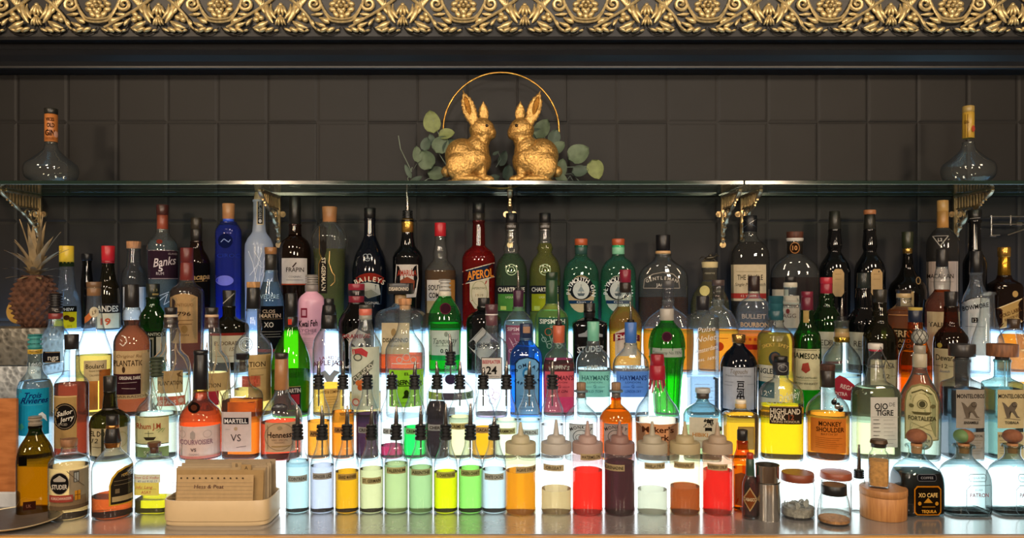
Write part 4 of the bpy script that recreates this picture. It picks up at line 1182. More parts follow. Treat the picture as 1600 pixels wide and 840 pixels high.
# ------------------------------------------------------------------ row 3
B('whisky_bottle', 'clear bottle with ribbed black and red cap, small black label, before the pineapple', 3, 87, [(497, 11), (510, 13), (520, 20), (530, 23.5), (585, 23)], 'cool', None,
  [('cap', 458, 480, 11.5, 11.5, '1c1a1c', dict(ribs=5)), ('neck_band', 480, 489, 11.8, 11.8, '211c1c'), ('lower_band', 489, 498, 11.8, 11.8, '7a3030')],
  [L('paper_label', 64, 549, 94, 566, '1c1a1c', T('ngs', 83, 558, 8, 'e0dcd0', 17, .03), LN([(64, 550), (94, 550)], .8, 'c0a070'), LN([(64, 565), (94, 565)], .8, 'c0a070')), L('cap_lettering', 80, 482, 96, 488, None, T('C.', 89, 485, 4, 'c8c4c0', 8), r=12)], base_z=CT + .17, dD=-.111)
B('rum_bottle', 'bright green glass rum bottle with a black capsule and a framed label', 3, 239, [(464, 10.5), (476, 11), (486, 17), (496, 22), (560, 21.5)], 'green', ('58a820', 478),
  [('capsule', 443, 464, 11, 10.5, '1c221a')], [L('paper_label', 216, 517, 262, 565, '20241c', T('ATLANTICO', 237, 522, 4.5, 'd8d8c0', 38, .02), R(219, 527, 240, 563, 'b8b090'), R(222, 530, 238, 560, '30342a'), R(244, 526, 260, 563, 'c8c4ac')), L('neck_tag', 230, 448, 248, 462, None, T('13', 243, 453, 4, 'a89c6c', 6), R(238, 458, 248, 461, '9c8c5c'), r=11)], n=3, dr=.8)
B('rum_bottle', 'maroon-capsuled rum bottle of orange spirit with a tall tan arched label', 3, 292, [(436, 10.5), (444, 15), (450, 24), (456, 27), (462, 27.5), (575, 26)], 'clear', ('5c2416', 448),
  [('capsule', 387, 410, 10.5, 10.5, '5c2222'), ('capsule_skirt', 410, 438, 10.2, 11.5, '6c2a26')],
  [L('paper_label', 266, 458, 309, 536, None, P([(266, 464), (275, 460), (288, 458), (300, 460), (309, 464), (309, 536), (266, 536)], 'bc9a6c'), T('1796', 285, 490, 6.5, '3a2a20', 26, .01), T('ANTIGUO', 287, 476, 5, '8a6a44', 30), LN([(274, 500), (302, 500)], .8, '7a5c3c'), LN([(276, 506), (300, 506)], .8, '7a5c3c'), E(288, 514, 5, 6, 'a0804f'), T('RON', 288, 523, 3, '5a402c', 14))])
B('rum_bottle', 'dark olive rum bottle with a black cap beside the netted bottle, wide red-edged label', 3, 358, [(478, 10), (494, 10.5), (500, 20), (506, 30), (512, 32), (580, 31)], 'olive', ('3a3010', 496),
  [('cap', 453, 478, 10.5, 9.5, '1c1c1a')],
  [L('paper_label', 328, 520, 389, 566, 'c9bfa2', R(328, 520, 389, 524, '8a3028'), T('EL DORADO', 357, 536, 6, '5a4430', 44, .01), T('15', 362, 545, 6, '7a5c3c', 8, 0, .3), LN([(336, 556), (380, 556)], .8, '8a7a5c')), L('cap_lettering', 346, 460, 366, 474, None, LN([(348, 474), (366, 458)], 1.4, 'b8b4a8'), r=10.8)], dr=.7, n=2.6)
B('cognac_bottle', 'clear cognac bottle with a copper-topped cap and a large black label reading XO', 3, 423, [(422, 9.5), (434, 11), (450, 16), (468, 21), (478, 21.5), (575, 21)], 'cool', ('8fb0bc', 440),
  [('cap', 386, 397, 10, 9.5, '8a6038'), ('neck_sleeve', 397, 422, 9.3, 9.5, '24221f')],
  [L('paper_label', 402, 478, 443, 555, '131417', T('CLOS', 420, 486, 5, 'c8b49c', 20, .02), T('MARTIN', 422, 493, 6, 'd0bca4', 34, .03), T('XO', 420, 507, 8, 'e4e0d8', 15, .01), LN([(406, 518), (440, 518)], .8, '8a8680'), LN([(406, 522), (438, 522)], .8, '8a8680'), LN([(406, 526), (440, 526)], .8, '8a8680'), LN([(404, 498), (441, 498)], .7, '8a7458'), R(402, 545, 443, 550, '8a2a28')),
   L('etched_word', 405, 455, 438, 472, None, T('VEDERE', 421, 463, 7, 'a8c4d0', 30))])
B('liqueur_bottle', 'tall opaque pink lychee liqueur bottle with a silver cap', 3, 487, [(446, 9), (456, 9.5), (462, 17), (470, 21), (480, 21.5), (575, 21)], solid('d9a6bf', .25, 0, .5, .03), None,
  [('cap', 429, 445, 10, 10, '8c8884', dict(ribs=4)), ('neck_band', 445, 455, 10.6, 10.6, '7a7472')],
  [L('printed_artwork', 466, 480, 506, 550, None, R(470, 481, 480, 496, '8c2c44'), R(472, 484, 478, 493, 'd9a6bf'), T('Kwai Feh', 481, 505, 10, '1c1418', 30, .02, .2, -4), T('LYCHEE', 481, 516, 5, '6a5460', 28), T('LIQUEUR', 481, 521, 3, '8a7480', 18), *[LN([(472, 528 + 3 * i), (490, 528 + 3 * i)], .6, '9a8490') for i in range(6)])])
B('liqueur_bottle', 'dark bulbous liqueur bottle with red cap banded black, left of the flat-capped square bottle', 3, 557, [(472, 12), (480, 15), (490, 23), (502, 28), (515, 28.5), (575, 27)], 'dark', ('2c1418', 490),
  [('cap', 443, 453, 13, 13, '8a2436'), ('cap_band', 453, 462, 13, 13, '1a1618'), ('cap_skirt', 462, 474, 12.6, 12, '7a2030')],
  [L('paper_label', 535, 514, 580, 575, None, P([(534, 526), (557, 513), (582, 526), (582, 575), (534, 575)], 'd6ccc4'), T('DRAMBUIE', 557, 525, 6.5, 'a03030', 44, .03)), L('cap_mark', 550, 453, 564, 462, None, T('II', 558, 458, 5, 'c8c0c0', 5, .03), r=13.3)])
B('liqueur_bottle', 'square clear almond liqueur bottle with a wide flat black cap carrying white lettering', 3, 626, [(474, 11), (478, 14), (484, 30), (490, 36), (498, 37.5), (575, 37)], 'ribbed', ('ff5a1c', 553),
  [('cap', 442, 459, 18.5, 18.5, '141416', dict(n=7, dr=1.0, seg=36)), ('stopper', 459, 474, 9, 9, 'b89870')],
  [L('cap_lettering', 611, 446, 641, 454, None, T('DISARONNO', 626, 450, 5.5, 'e8dcc8', 31, .04), r=None) if False else L('paper_label', 601, 504, 645, 553, 'd3bd96', T('DISARONNO', 623, 531, 6.5, '2a2218', 40, .02), E(620, 519, 4, 6, 'a88c60'), T('ORIGINALE', 622, 540, 3, '6a5a40', 22))], n=6, dr=.9, rot=0,
  extra=lambda root, D, k, z_of, shape: on_surface('cap_lettering', [T('DISARONNO', 626, 451, 5.2, 'e8dcc8', 31, .04)], root, lambda u: (u - 626) * k * .99, lambda w: z_of(w) * 1.0, lambda x, z: -18.6 * k))
B('gin_bottle', 'green spherical-shouldered gin bottle with a silver cap, maroon wax seal and silver label', 3, 695, [(462, 9.5), (466, 12), (476, 19), (490, 25), (505, 26.5), (515, 26), (585, 25)], 'brightgreen', ('22d860', 504),
  [('cap', 436, 455, 9.5, 9.5, 'b0b0ac', dict(ribs=3)), ('neck_band', 455, 463, 10, 10, 'c8c4b4')],
  [L('seal', 686, 472, 706, 492, None, E(696, 482, 9, 9, '3a1a28'), O(696, 482, 9, 9, 1.5, '5a2438')), L('paper_label', 671, 516, 718, 555, 'c3cbc6', T('Tanqueray', 696, 532, 9, '2c3c34', 38, 0, .4, -3), T('ALCOHOL FREE', 696, 540, 3, '5a6a60', 30), T('0.0', 694, 548, 6.5, '22303a', 12, .02), E(697, 522, 3, 4, '8a9488'), R(671, 513, 718, 515, '1c8c4c')), L('lower_band', 671, 555, 718, 563, '1f9c50')], n=2.2)
B('gin_bottle', 'black apothecary-style gin bottle with a diamond-shaped label', 3, 756, [(478, 10), (484, 10), (489, 20), (496, 26), (504, 27.5), (575, 27)], 'black', None,
  [('cap', 465, 479, 9.5, 9.5, '1a1a1c')], [L('diamond_label', 729, 510, 775, 570, None, P([(729, 539), (754, 511), (782, 539), (756, 566)], 'b9bbb8'), LN([(731, 539), (754, 513)], .7, '5a5c5a'), T('HENDRICK\'S', 755, 539, 8, '3a3c3a', 48, .01))])
B('gin_bottle', 'clear gin bottle with a purple stopper fitted with a metal pourer and a mauve label', 3, 810, [(479, 8.5), (485, 9), (492, 16), (502, 22), (512, 24), (575, 23.5)], 'clear', ('d8e4dc', 500),
  [('stopper_sleeve', 453, 479, 8.4, 8.2, '3c1c34')], [L('paper_label', 790, 508, 826, 570, '96566e', T('SIPSMITH', 808, 514, 5.5, 'ecdde4', 31, .02), T('LONDON', 808, 521, 3, 'ecdde4', 16), *[LN([(795 + 3 * i, 528 + (i % 3) * 5), (801 + 3 * i, 536 + (i % 2) * 8)], 1, 'dcc0cc') for i in range(8)], *[O(798 + 6 * i, 548 + (i % 2) * 6, 3, 3, .9, 'dcc0cc') for i in range(4)])],
  pour=(423, 449, 453, 6, -.3, 480))
B('gin_bottle', 'clear gin bottle with a long dark green wax capsule and a dark green label', 3, 862, [(474, 9.5), (480, 14), (488, 22), (498, 26), (508, 26.5), (575, 26)], 'clear', ('aed86a', 484),
  [('wax_capsule', 425, 437, 9.5, 9.5, '1c3420'), ('capsule_skirt', 437, 474, 9.2, 9.8, '22442a')], [L('paper_label', 841, 496, 886, 570, '2c5c50', T('SIPSMITH', 863, 502, 7, 'e0ece4', 40, .03), T('GIN', 863, 510, 3.5, 'c8dcd0', 8), *[LN([(846 + 4 * i, 522 + (i % 3) * 6), (852 + 4 * i, 532 + (i % 2) * 9)], 1.1, 'a8c8bc') for i in range(8)], *[O(850 + 8 * i, 530 + (i % 2) * 10, 4, 4, 1, 'a8c8bc') for i in range(4)], O(857, 518, 6, 6, 1.2, 'b86a48'))])
B('gin_bottle', 'square black gin bottle with white lettering and a metal pourer leaning right', 3, 921, [(484, 8.5), (496, 9), (500, 20), (504, 26), (508, 27), (575, 27)], 'black', None,
  [('stopper_sleeve', 473, 497, 9, 9, '151518')], [L('printed_artwork', 898, 510, 945, 570, None, P([(902, 522), (912, 519), (921, 508), (930, 519), (940, 522), (940, 526), (902, 526)], '9aa0a4'), T('STUDER', 921, 545, 9, 'd4d8da', 42, .04, .1, -4))], n=6, dr=.9, rot=-.03,
  extra=lambda root, D, k, z_of, shape: pourer(root, D, k, z_of, 470, 476, 482, 5, 1.5))
B('whisky_bottle', 'amber whisky bottle with a maroon cap, black neck sleeve and a red ribbon label', 3, 977, [(456, 9), (466, 12), (477, 12.5), (488, 20), (500, 25.5), (512, 26), (575, 25)], 'clear', ('f2a020', 479),
  [('cap', 421, 441, 9, 9, '7a1a30'), ('neck_sleeve', 441, 457, 9, 9.5, '241c18')], [L('paper_label', 959, 512, 1000, 556, None, P([(961, 520), (977, 512), (995, 520), (995, 556), (961, 556)], 'd6ccc0'), P([(958, 522), (977, 518), (1000, 524), (1000, 534), (977, 529), (958, 534)], '8a2430'), T('CHIVAS', 979, 526, 6, 'f0e6da', 34, .04, 0, 4))])
B('bourbon_bottle', 'big round flask-shaped bourbon bottle with a clear tall stopper behind the lime green gin bottle', 3, 1044, [(468, 9.5), (478, 9.5), (486, 20), (498, 33), (512, 39), (530, 40), (575, 38)], 'clear', ('f28c18', 514),
  [('stopper', 438, 448, 10, 10, '4a4a4c'), ('glass_stopper', 448, 469, 9, 9, '~d8d8d8')], dr=.5, n=2.6)
B('whiskey_bottle', 'clear dome-shouldered whiskey bottle with a smoky stopper and a low level of orange spirit', 3, 1122, [(467, 9.5), (477, 10), (486, 20), (498, 28), (512, 32), (575, 32)], 'clear', ('ff9c20', 514),
  [('cap', 437, 446, 10, 10, '4a3e3c'), ('glass_stopper', 446, 468, 9.5, 9.5, '~c8c4c0')], [L('printed_seal', 1118, 520, 1136, 546, None, E(1124, 541, 7, 7, 'c8481c'), LN([(1112, 528), (1138, 528)], 1, 'c8702c'))], dr=.55, n=2.6)
B('bourbon_bottle', 'clear flask bourbon bottle with raised lettering and a short dark stopper, on a red-bottomed label', 3, 1178, [(455, 8.5), (463, 10), (470, 20), (480, 27), (492, 28), (575, 27)], 'clear', ('e07028', 516),
  [('stopper', 431, 455, 9.5, 9.5, '2a1c1a')], [L('raised_lettering', 1152, 488, 1204, 516, None, T('BULLEIT', 1178, 494, 7, 'b8a898', 38, .02), T('BOURBON', 1179, 507, 7, 'd8b890', 44, .03)), L('paper_label', 1156, 525, 1200, 570, 'e89030', R(1156, 538, 1200, 546, 'b02c20'), *[R(1162 + 8 * i, 528, 1166 + 8 * i, 532, 'c8502c') for i in range(5)])], dr=.6, n=2.4)
B('whisky_bottle', 'clear whisky bottle with black cap and pale grey label, behind the teal-capped bottle', 3, 1235, [(448, 10.5), (462, 10.5), (470, 20), (478, 26), (570, 26)], 'cool', ('b8b8b0', 475),
  [('cap', 432, 441, 10, 10, '1a1a1c'), ('neck_ring', 441, 449, 11, 11, 'b8b4a4')], [L('paper_label', 1212, 462, 1249, 512, 'c0bcae', T('BOTTLING', 1231, 478, 6, '8c7c74', 34, .01), T('LAGG', 1231, 493, 6.5, '7a6c66', 26, .01), E(1231, 486, 3, 4, '7a3a3a'), LN([(1214, 470), (1248, 470)], .6, 'a09a90'))])
B('whiskey_bottle', 'green whiskey bottle with a bright red cap and a cream label', 3, 1291, [(458, 10), (466, 12), (478, 13), (488, 20), (502, 25), (512, 26), (575, 25.5)], 'green', ('3c8a2c', 500),
  [('cap', 433, 443, 10, 10, 'a82838'), ('cap_skirt', 443, 459, 9.6, 9.8, '8a1c30')], [L('paper_label', 1268, 518, 1317, 570, 'cfcbb4', T('RED', 1285, 535, 9, '4a4438', 22, .0), T('BREAST', 1304, 535, 9, '4a4438', 16, 0), T('WHISKEY', 1290, 543, 3, '7a7464', 26), R(1268, 564, 1317, 568, '8a3028'))])
B('whiskey_bottle', 'dark whiskey bottle with charcoal top and cream label, right of the green red-capped one', 3, 1349, [(450, 11), (468, 13), (480, 13), (492, 22), (504, 28), (575, 28)], 'black', None,
  [('cap', 426, 450, 10, 10.5, '1d2422')], [L('paper_label', 1326, 519, 1362, 570, 'c9c4aa', T('RED', 1344, 537, 9, '4a4438', 20, .0), T('WHISKEY', 1344, 546, 3, '7a7464', 24))])
B('whisky_bottle', 'amber blended whisky bottle with bold lettering on a brown label', 3, 1412, [(464, 11), (474, 12), (480, 18), (486, 27), (492, 28), (575, 28)], 'clear', ('d8762a', 479),
  [('stopper', 452, 458, 13, 12, '2a2420'), ('neck_ring', 458, 465, 12, 12, 'b0986c')], [L('paper_label', 1386, 513, 1438, 570, '2c2418', T('BERRY', 1409, 521, 10, 'd8c490', 44, .06), T('ISLAND', 1408, 532, 5.5, 'c0a868', 30, .03), T('SCOTCH', 1410, 540, 5, 'b09858', 34, .03), T('MALT', 1411, 550, 7, 'c8b070', 26, .04)), L('neck_label', 1400, 482, 1424, 492, None, LN([(1388, 492), (1436, 492)], 1, 'e0a868'))])
B('whisky_bottle', 'tall amber whisky bottle with a black cap and cream label, before the tan-capsuled bottle', 3, 1472, [(416, 9), (428, 12), (442, 13.5), (454, 12.5), (462, 20), (474, 27), (484, 28), (575, 27)], 'clear', ('c85c24', 452),
  [('cap', 389, 417, 9.5, 10, '1d1c1c')], [L('paper_label', 1448, 487, 1500, 560, 'cdbf98', T('TALISKER', 1474, 507, 7, '3a3226', 46, .02), T('10', 1469, 516, 4, '5a4c38', 6), T('SKYE', 1475, 524, 3, '7a6c50', 20))])
B('whisky_bottle', 'clear-necked whisky bottle with a black cap and a curved white label with thin black outline', 3, 1525, [(425, 10), (440, 10.5), (450, 14), (462, 20), (474, 23), (575, 23)], 'clear', None,
  [('cap', 392, 426, 10, 11, '121214')], [L('paper_label', 1502, 462, 1546, 555, None, P([(1502, 474), (1515, 467), (1530, 464), (1546, 465), (1546, 555), (1502, 555)], 'c8c4bc'), LN([(1502, 474), (1515, 467), (1530, 464), (1546, 465)], 1.4, '22201e'), T('BOWMORE', 1524, 479, 7, '1c1a18', 42, .03, 0, -10), R(1518, 496, 1528, 504, '1c1a18'), T('12', 1523, 500, 5.5, 'd8d4cc', 6), LN([(1508, 510), (1540, 510)], .6, '6a6660'))])
B('whisky_bottle', 'low round amber bottle behind the empty glass jar at the right edge', 3, 1584, [(512, 12), (520, 20), (530, 27), (585, 27)], 'clear', ('ff9420', 522), [('cap', 498, 513, 11, 11, '3a2a1c')])

# ------------------------------------------------------------------ row 2
B('apple_brandy_bottle', 'clear bottle with a long cone neck, round paper neck tag and square tan label', 2, 147, [(447, 11), (470, 11.5), (500, 14), (525, 20), (540, 26), (548, 29), (555, 29.5), (640, 29)], 'clear', ('ffcc58', 554),
  [('wax_cap', 440, 449, 12.5, 12, '6a5038'), ('neck_sleeve', 449, 462, 11.6, 11.4, '7a5a3c')],
  [L('neck_tag', 132, 480, 158, 500, None, P([(132, 496), (140, 488), (146, 482), (150, 488), (140, 500), (132, 506)], 'c8703c'), E(147, 488, 7.5, 8.5, 'd0c4a4'), T('L9', 147, 488, 6, '4a3c30', 8, 0, .3, -20)),
   L('paper_label', 131, 563, 167, 595, 'c9b694', T('Boulard', 148, 572, 7, '2e2620', 28, .01), T('Grand Solage', 149, 579, 3, '6a5a48', 20), T('CALVADOS', 149, 586, 3, '6a5a48', 18)), L('lower_label', 131, 595, 153, 640, 'c07c44'), L('side_label', 155, 578, 173, 640, 'b06a34')])
B('rum_bottle', 'dark rum bottle with a black stopper, white round-letter emblem and cream and maroon label', 2, 206, [(480, 12), (488, 15), (500, 14), (508, 12.5), (514, 18), (524, 26), (536, 29.5), (640, 29)], 'clear', ('8a3c1c', 500),
  [('stopper', 444, 480, 11.5, 12, '1b1a1a')],
  [L('emblem', 186, 522, 200, 542, None, LN([(190, 524), (196, 526), (198, 534), (192, 540), (187, 536)], 1.4, 'e0dcd4'), LN([(188, 530), (191, 533)], 1.2, 'e0dcd4')),
   L('paper_label', 177, 548, 235, 623, 'c8ad80', T('Original Rum', 205, 556, 5, '7a5c3c', 46, 0, .2), T('PLANTATION', 205, 567, 9, '3a2a1e', 55, .01), E(193, 577, 2.5, 5, '4a3626'), R(177, 584, 220, 616, '3a1e26'), T('ORIGINAL DARK', 203, 590, 5, 'e4d8cc', 34, .03), LN([(184, 598), (214, 597)], .9, 'b8a49c'), LN([(190, 606), (212, 607)], .9, 'b8a49c'), R(222, 552, 235, 612, 'b9a27c'), T('BARBADOS', 205, 619, 3.5, '5a4630', 50))])
def net(root, D, k, z_of, shape, z_hi=535, z_lo=655):
    mb = MB(); N = 6
    for s in (1, -1):
        for i in range(N):
            q = []
            for j in range(20):
                t = j / 19; z = z_of(z_hi) + (0.01 - z_of(z_hi)) * t
                a_, b_, n_ = shape(z); ang = 2 * PI * (i + s * t * 1.05) / N
                q.append((a_ * 1.02 * math.cos(ang), b_ * 1.02 * math.sin(ang), z))
            mb.tube(q, .0009, 5)
    mb.build('wicker_net', solid('a8906a', .6), root)
B('rum_bottle', 'clear rum bottle wrapped in thin net, with white ring neck cap and palm tree label', 2, 267, [(500, 11), (510, 12), (520, 15), (530, 15), (540, 15), (548, 16), (556, 26), (568, 31), (580, 32), (640, 31)], 'clear', ('e0e4c4', 585),
  [('cap', 480, 491, 10.5, 10, '201e1e'), ('neck_ring', 491, 495, 11, 11, 'c8bca8'), ('neck_sleeve', 495, 512, 11.2, 11.8, '2c201c')],
  [L('paper_label', 246, 579, 286, 614, 'b99a6c', T('PLANTATION', 266, 598, 6.5, '3a2c20', 38, .01), P([(276, 584), (284, 580), (280, 586), (286, 590), (278, 588)], '6a5234'), LN([(279, 587), (277, 608)], 1, '6a5234')), L('lower_label', 246, 619, 290, 634, 'c86a52', T('STARS', 262, 628, 6, 'e8dccc', 26, .02), E(283, 626, 4, 4, 'e0c0a8'))], extra=net)
B('rum_bottle', 'pale yellow rum bottle wrapped in a thin net, behind the long black-necked cognac bottle', 2, 331, [(500, 11), (510, 12), (520, 15), (530, 15), (540, 15), (548, 16), (556, 24), (568, 29), (580, 30), (640, 29.5)], 'clear', ('ffdc90', 582),
  [('cap', 480, 491, 10.5, 10, '201e1e'), ('neck_ring', 491, 495, 11, 11, 'c8a888'), ('neck_sleeve', 495, 512, 11.2, 11.8, '3c201c')],
  [L('paper_label', 324, 583, 360, 611, 'c4a878', T('TION', 335, 602, 6.5, '3a2c20', 20, .01)), L('lower_label', 322, 611, 342, 633, '9c3040')], extra=net)
B('rum_bottle', 'clear rum bottle with a pale wooden stopper, raised round seal and tan label', 2, 396, [(482, 11), (495, 12), (510, 14), (518, 13), (526, 20), (536, 28), (546, 30.5), (640, 30)], 'clear', ('ffd068', 606),
  [('stopper', 440, 449, 11, 11, '#c8965c'), ('neck_sleeve', 449, 482, 10.5, 11.5, '17181a')],
  [L('raised_seal', 372, 528, 396, 552, None, O(384, 538, 11, 11, 1.4, 'c0ccd0'), O(384, 538, 8, 8, 1, 'c0ccd0'), T('TC', 384, 538, 7, 'a8b4b8', 9)), L('paper_label', 388, 554, 424, 628, 'bfa06a', T('TION', 402, 569, 8, '3c2e1e', 26, .01), LN([(392, 576), (420, 576)], .7, '7a6440'), R(416, 556, 423, 626, 'a88c58'), LN([(392, 586), (412, 586)], .7, '7a6440')), L('red_label', 378, 587, 407, 604, 'b84438', T('TRIPLE', 394, 596, 7, 'd86a54', 26, .02))])
B('brandy_bottle', 'vivid green brandy bottle with a black and red striped capsule', 2, 455, [(510, 10), (524, 15), (540, 23), (556, 29), (572, 31), (600, 31), (650, 30)], 'champ', ('50604a', 578),
  [('capsule', 458, 494, 9.5, 10, '141517'), ('red_stripe', 490, 508, 7, 7, 'a83030', dict(seg=20)), ('capsule_skirt', 494, 512, 10, 10.4, '1a1c1c')],
  [L('paper_label', 428, 604, 470, 640, '2a2a2c', T('MARTIN', 458, 610, 6.5, 'dcd8d0', 24, .04), R(455, 616, 468, 632, 'a02c38'), LN([(430, 604), (470, 604)], 1, 'b89868')), L('capsule_mark', 450, 498, 456, 507, 'c84434', r=10.8)])
B('apple_brandy_bottle', 'clear bottle with a bulging black wax stopper, eagle emblem and tan lower label', 2, 514, [(513, 13), (520, 18), (532, 24), (545, 25.5), (640, 25)], 'clear', ('ffc038', 599),
  [('stopper', 466, 478, 8, 8, '121416'), ('wax_neck', 476, 492, 10, 12, '121416'), ('wax_skirt', 491, 513, 12, 13, '121416')],
  [L('printed_artwork', 492, 548, 537, 596, None, A("LAIRD'S", 514, 600, 42, -18, 20, 5, '8a4a54', .02), A('APPLEJACK', 514, 640, 74, -17, 17, 7.5, '6a4450', .03), P([(500, 582), (508, 578), (515, 586), (522, 578), (532, 582), (524, 588), (520, 596), (510, 596), (506, 588)], '8a9298')),
   L('paper_label', 506, 607, 532, 645, 'e0bc74', T('LAIRD & COMPANY', 517, 612, 4.5, '6a4420', 34, .02), *[LN([(508, 620 + 4 * i), (528, 620 + 4 * i)], .7, 'a8803c') for i in range(5)])])
B('orange_liqueur_bottle', 'tall bottle with a foil-wrapped top and a white label with an orange branch', 2, 571, [(498, 9.5), (510, 11), (522, 16), (534, 23), (542, 25.5), (640, 25)], 'clear', ('e8c070', 612),
  [('cap', 476, 482, 10, 10, '44443e'), ('tax_strip', 482, 492, 10.3, 10.3, 'c86a58'), ('neck_foil', 492, 499, 10.3, 10.3, '8a8a80')],
  [L('paper_label', 549, 542, 593, 640, 'c3c5ae', P([(550, 546), (565, 543), (575, 550), (573, 558), (560, 552), (551, 554)], 'b84448'), E(559, 558, 7, 6, '5a5c54'), E(559, 558, 5, 4, 'c3c5ae'), P([(550, 590), (584, 562), (582, 575), (552, 602)], '6a6c60'), T('CURACAO', 567, 582, 7, 'dcdccc', 38, .03, 0, -40), E(560, 598, 4.5, 4.5, 'd8783c'), E(567, 596, 4.5, 4.5, 'd8783c'), E(563, 605, 4.5, 4.5, 'c8602c'), LN([(558, 590), (566, 580)], 1, '5a6a3c'), E(556, 628, 6, 6, 'c86a58'), E(556, 628, 4, 4, 'e0d8c0'))])
B('pisco_bottle', 'clear cone-necked bottle with a cork and a vivid lime green label', 2, 633, [(482, 10), (505, 11), (520, 15), (534, 25), (545, 30.5), (556, 31), (640, 30)], 'clear', None,
  [('cork', 466, 476, 10.5, 10, '#c08a5c'), ('cork_stem', 476, 484, 8.5, 8.5, '#b8946c')],
  [L('paper_label', 608, 578, 662, 636, '8cc42c', T('EL', 636, 584, 4.5, '2c3c14', 8, .04), A('GOBERNADOR', 635, 690, 93, -14, 14, 7.5, '2c3c14', .04), LN([(618, 603), (652, 602)], 1.4, '2c3c14'), E(635, 614, 4, 5, '2c3c14'), P([(628, 622), (635, 612), (641, 622)], '2c3c14'), T('PERUVIAN PISCO', 636, 629, 3, '4a5c20', 38)), L('raised_swirls', 612, 560, 654, 570, None, O(624, 562, 5, 5, 1, 'a8b4b0'), O(635, 558, 6, 6, 1, 'a8b4b0'), O(646, 562, 5, 5, 1, 'a8b4b0'), LN([(612, 568), (655, 568)], 1, 'c8d4d0'))])
B('spirit_bottle', 'round-bodied clear bottle with dark oval neck medallion, narrow banded label and tall pourer', 2, 704, [(570, 9), (585, 9.5), (592, 20), (604, 33), (618, 38), (630, 38), (650, 34)], 'clear', None, [],
  [L('medallion', 694, 588, 714, 602, None, E(704, 595, 9, 7, '32283c')), L('band_label', 667, 613, 741, 625, None, R(669, 614, 690, 625, '9ca83c'), R(690, 614, 722, 625, '4c4248'), R(722, 614, 740, 625, '7a8c6a'), T('D', 733, 619, 6, '3a4a3c', 5, .03)), L('stamp', 699, 636, 711, 648, 'a8a4a8')],
  pour=(521, 549, 570, 9, -.6, 600))
B('gin_bottle', 'clear embossed gin bottle with dark pinkish cap and white label showing a large 24', 2, 768, [(508, 9), (520, 9.5), (528, 17), (538, 24.5), (546, 25.5), (640, 25)], 'clear', ('f2c0dc', 648),
  [('cap', 475, 490, 10, 10, '4a2c34'), ('white_ring', 490, 492, 10, 10, 'd8d0d0'), ('neck_sleeve', 492, 508, 9.6, 9.6, '5c3c44')],
  [L('paper_label', 752, 558, 785, 592, '3a3434', R(753, 559, 784, 591, 'd6d2cc'), T('BEEFEATER', 768, 565, 5.5, 'a83440', 28, .04), T('24', 768, 578, 12, '22201f', 17, .03), T('LONDON', 768, 588, 2.5, '6a6460', 24)), L('printed_swirls', 755, 600, 785, 630, None, O(765, 612, 7, 7, 1, 'd890c0'), O(775, 618, 6, 6, 1, 'd890c0'), O(769, 626, 5, 5, 1, 'd890c0'))], n=3)
B('gin_bottle', 'sky blue square gin bottle with a dark cap carrying a small gold plate', 2, 822, [(530, 9), (536, 13), (546, 22), (554, 25), (560, 25.5), (640, 25)], 'blue', ('7cc8ff', 540),
  [('cap', 505, 528, 10, 10, '1c2c4c'), ('cap_plate', 511, 520, 4, 4, 'b08a70', dict(seg=16)), ('ring', 527, 531, 10.5, 10.5, '2c4c6c')],
  [L('paper_label', 804, 558, 843, 640, None, P([(804, 566), (810, 560), (823, 557), (837, 560), (843, 566), (843, 648), (804, 648)], '1c2c44'), P([(806, 568), (811, 562), (823, 559), (836, 562), (841, 568), (841, 647), (806, 647)], '6ea8d8'), A('BOMBAY', 823, 592, 22, -50, 50, 5.5, '16243c', .05), E(823, 583, 7, 9, '2c7cb8'), E(823, 583, 4, 5, '9cc8e0'), A('SAPPHIRE', 823, 570, -30, 38, -38, 4.5, '16243c', .03), *[LN([(812, 618 + 5 * i), (834, 618 + 5 * i)], .7, '3c6890') for i in range(5)]),
   L('cap_plate_face', 817, 510, 828, 520, 'b08c74', r=10.4)], n=5, dr=.75, rot=0)
HY = 'HAYMAN\'S'
def haymans(cx, hw, label, lc, txt, liqc, lev, sleeve, slv, sub, full=None, pr=None):
    B('gin_bottle', label, 2, cx, [(slv[1], 9.5), (slv[1] + 8, 11), (slv[1] + 18, 20), (slv[1] + 30, hw - 1), (slv[1] + 40, hw), (640, hw - .5)], 'clear', (liqc, lev),
      [('stopper_sleeve', slv[0], slv[1], 9.6, 9.2, sleeve)],
      [L('paper_label', cx - hw + 2, 580, cx + hw - 2, 620, lc, T(HY, cx + 1, 590, 7.5, txt, 42, .01), T('LONDON', cx, 597, 2.8, txt, 24), T('G', cx, 603, 5, txt, 4), T(sub, cx, 611, 4, txt, 26, 0, .2), LN([(cx - 16, 604), (cx - 5, 604)], .5, txt), LN([(cx + 5, 604), (cx + 16, 604)], .5, txt)),
       L('raised_lettering', cx - 16, 568, cx + 16, 576, None, A(HY, cx, 630, 57, -14, 14, 6, 'a8b4b0', .03))], n=4, dr=.8, rot=0, pour=pr)
haymans(873, 24.5, 'dark pink sloe gin bottle with a terracotta neck sleeve and metal pourer', 'd0606c', '5c2430', '9c1c3c', 560, 'b0583c', (508, 535), 'SLOE GIN', pr=(471, 501, 508, 6, -.3, 540))
haymans(927, 26.5, 'clear gin bottle with a mint green neck sleeve and mint label', '7cc0b4', '2c5c5c', 'e8f8f4', 575, '6cb098', (502, 532), 'OLD TOM')
haymans(985.5, 27.5, 'clear gin bottle with a blue neck sleeve, metal pourer and blue label', '5c8cd8', '1c3474', 'e8f2ff', 573, '3c68b0', (503, 535), 'LONDON DRY', pr=(470, 499, 503, 6, -.3, 540))
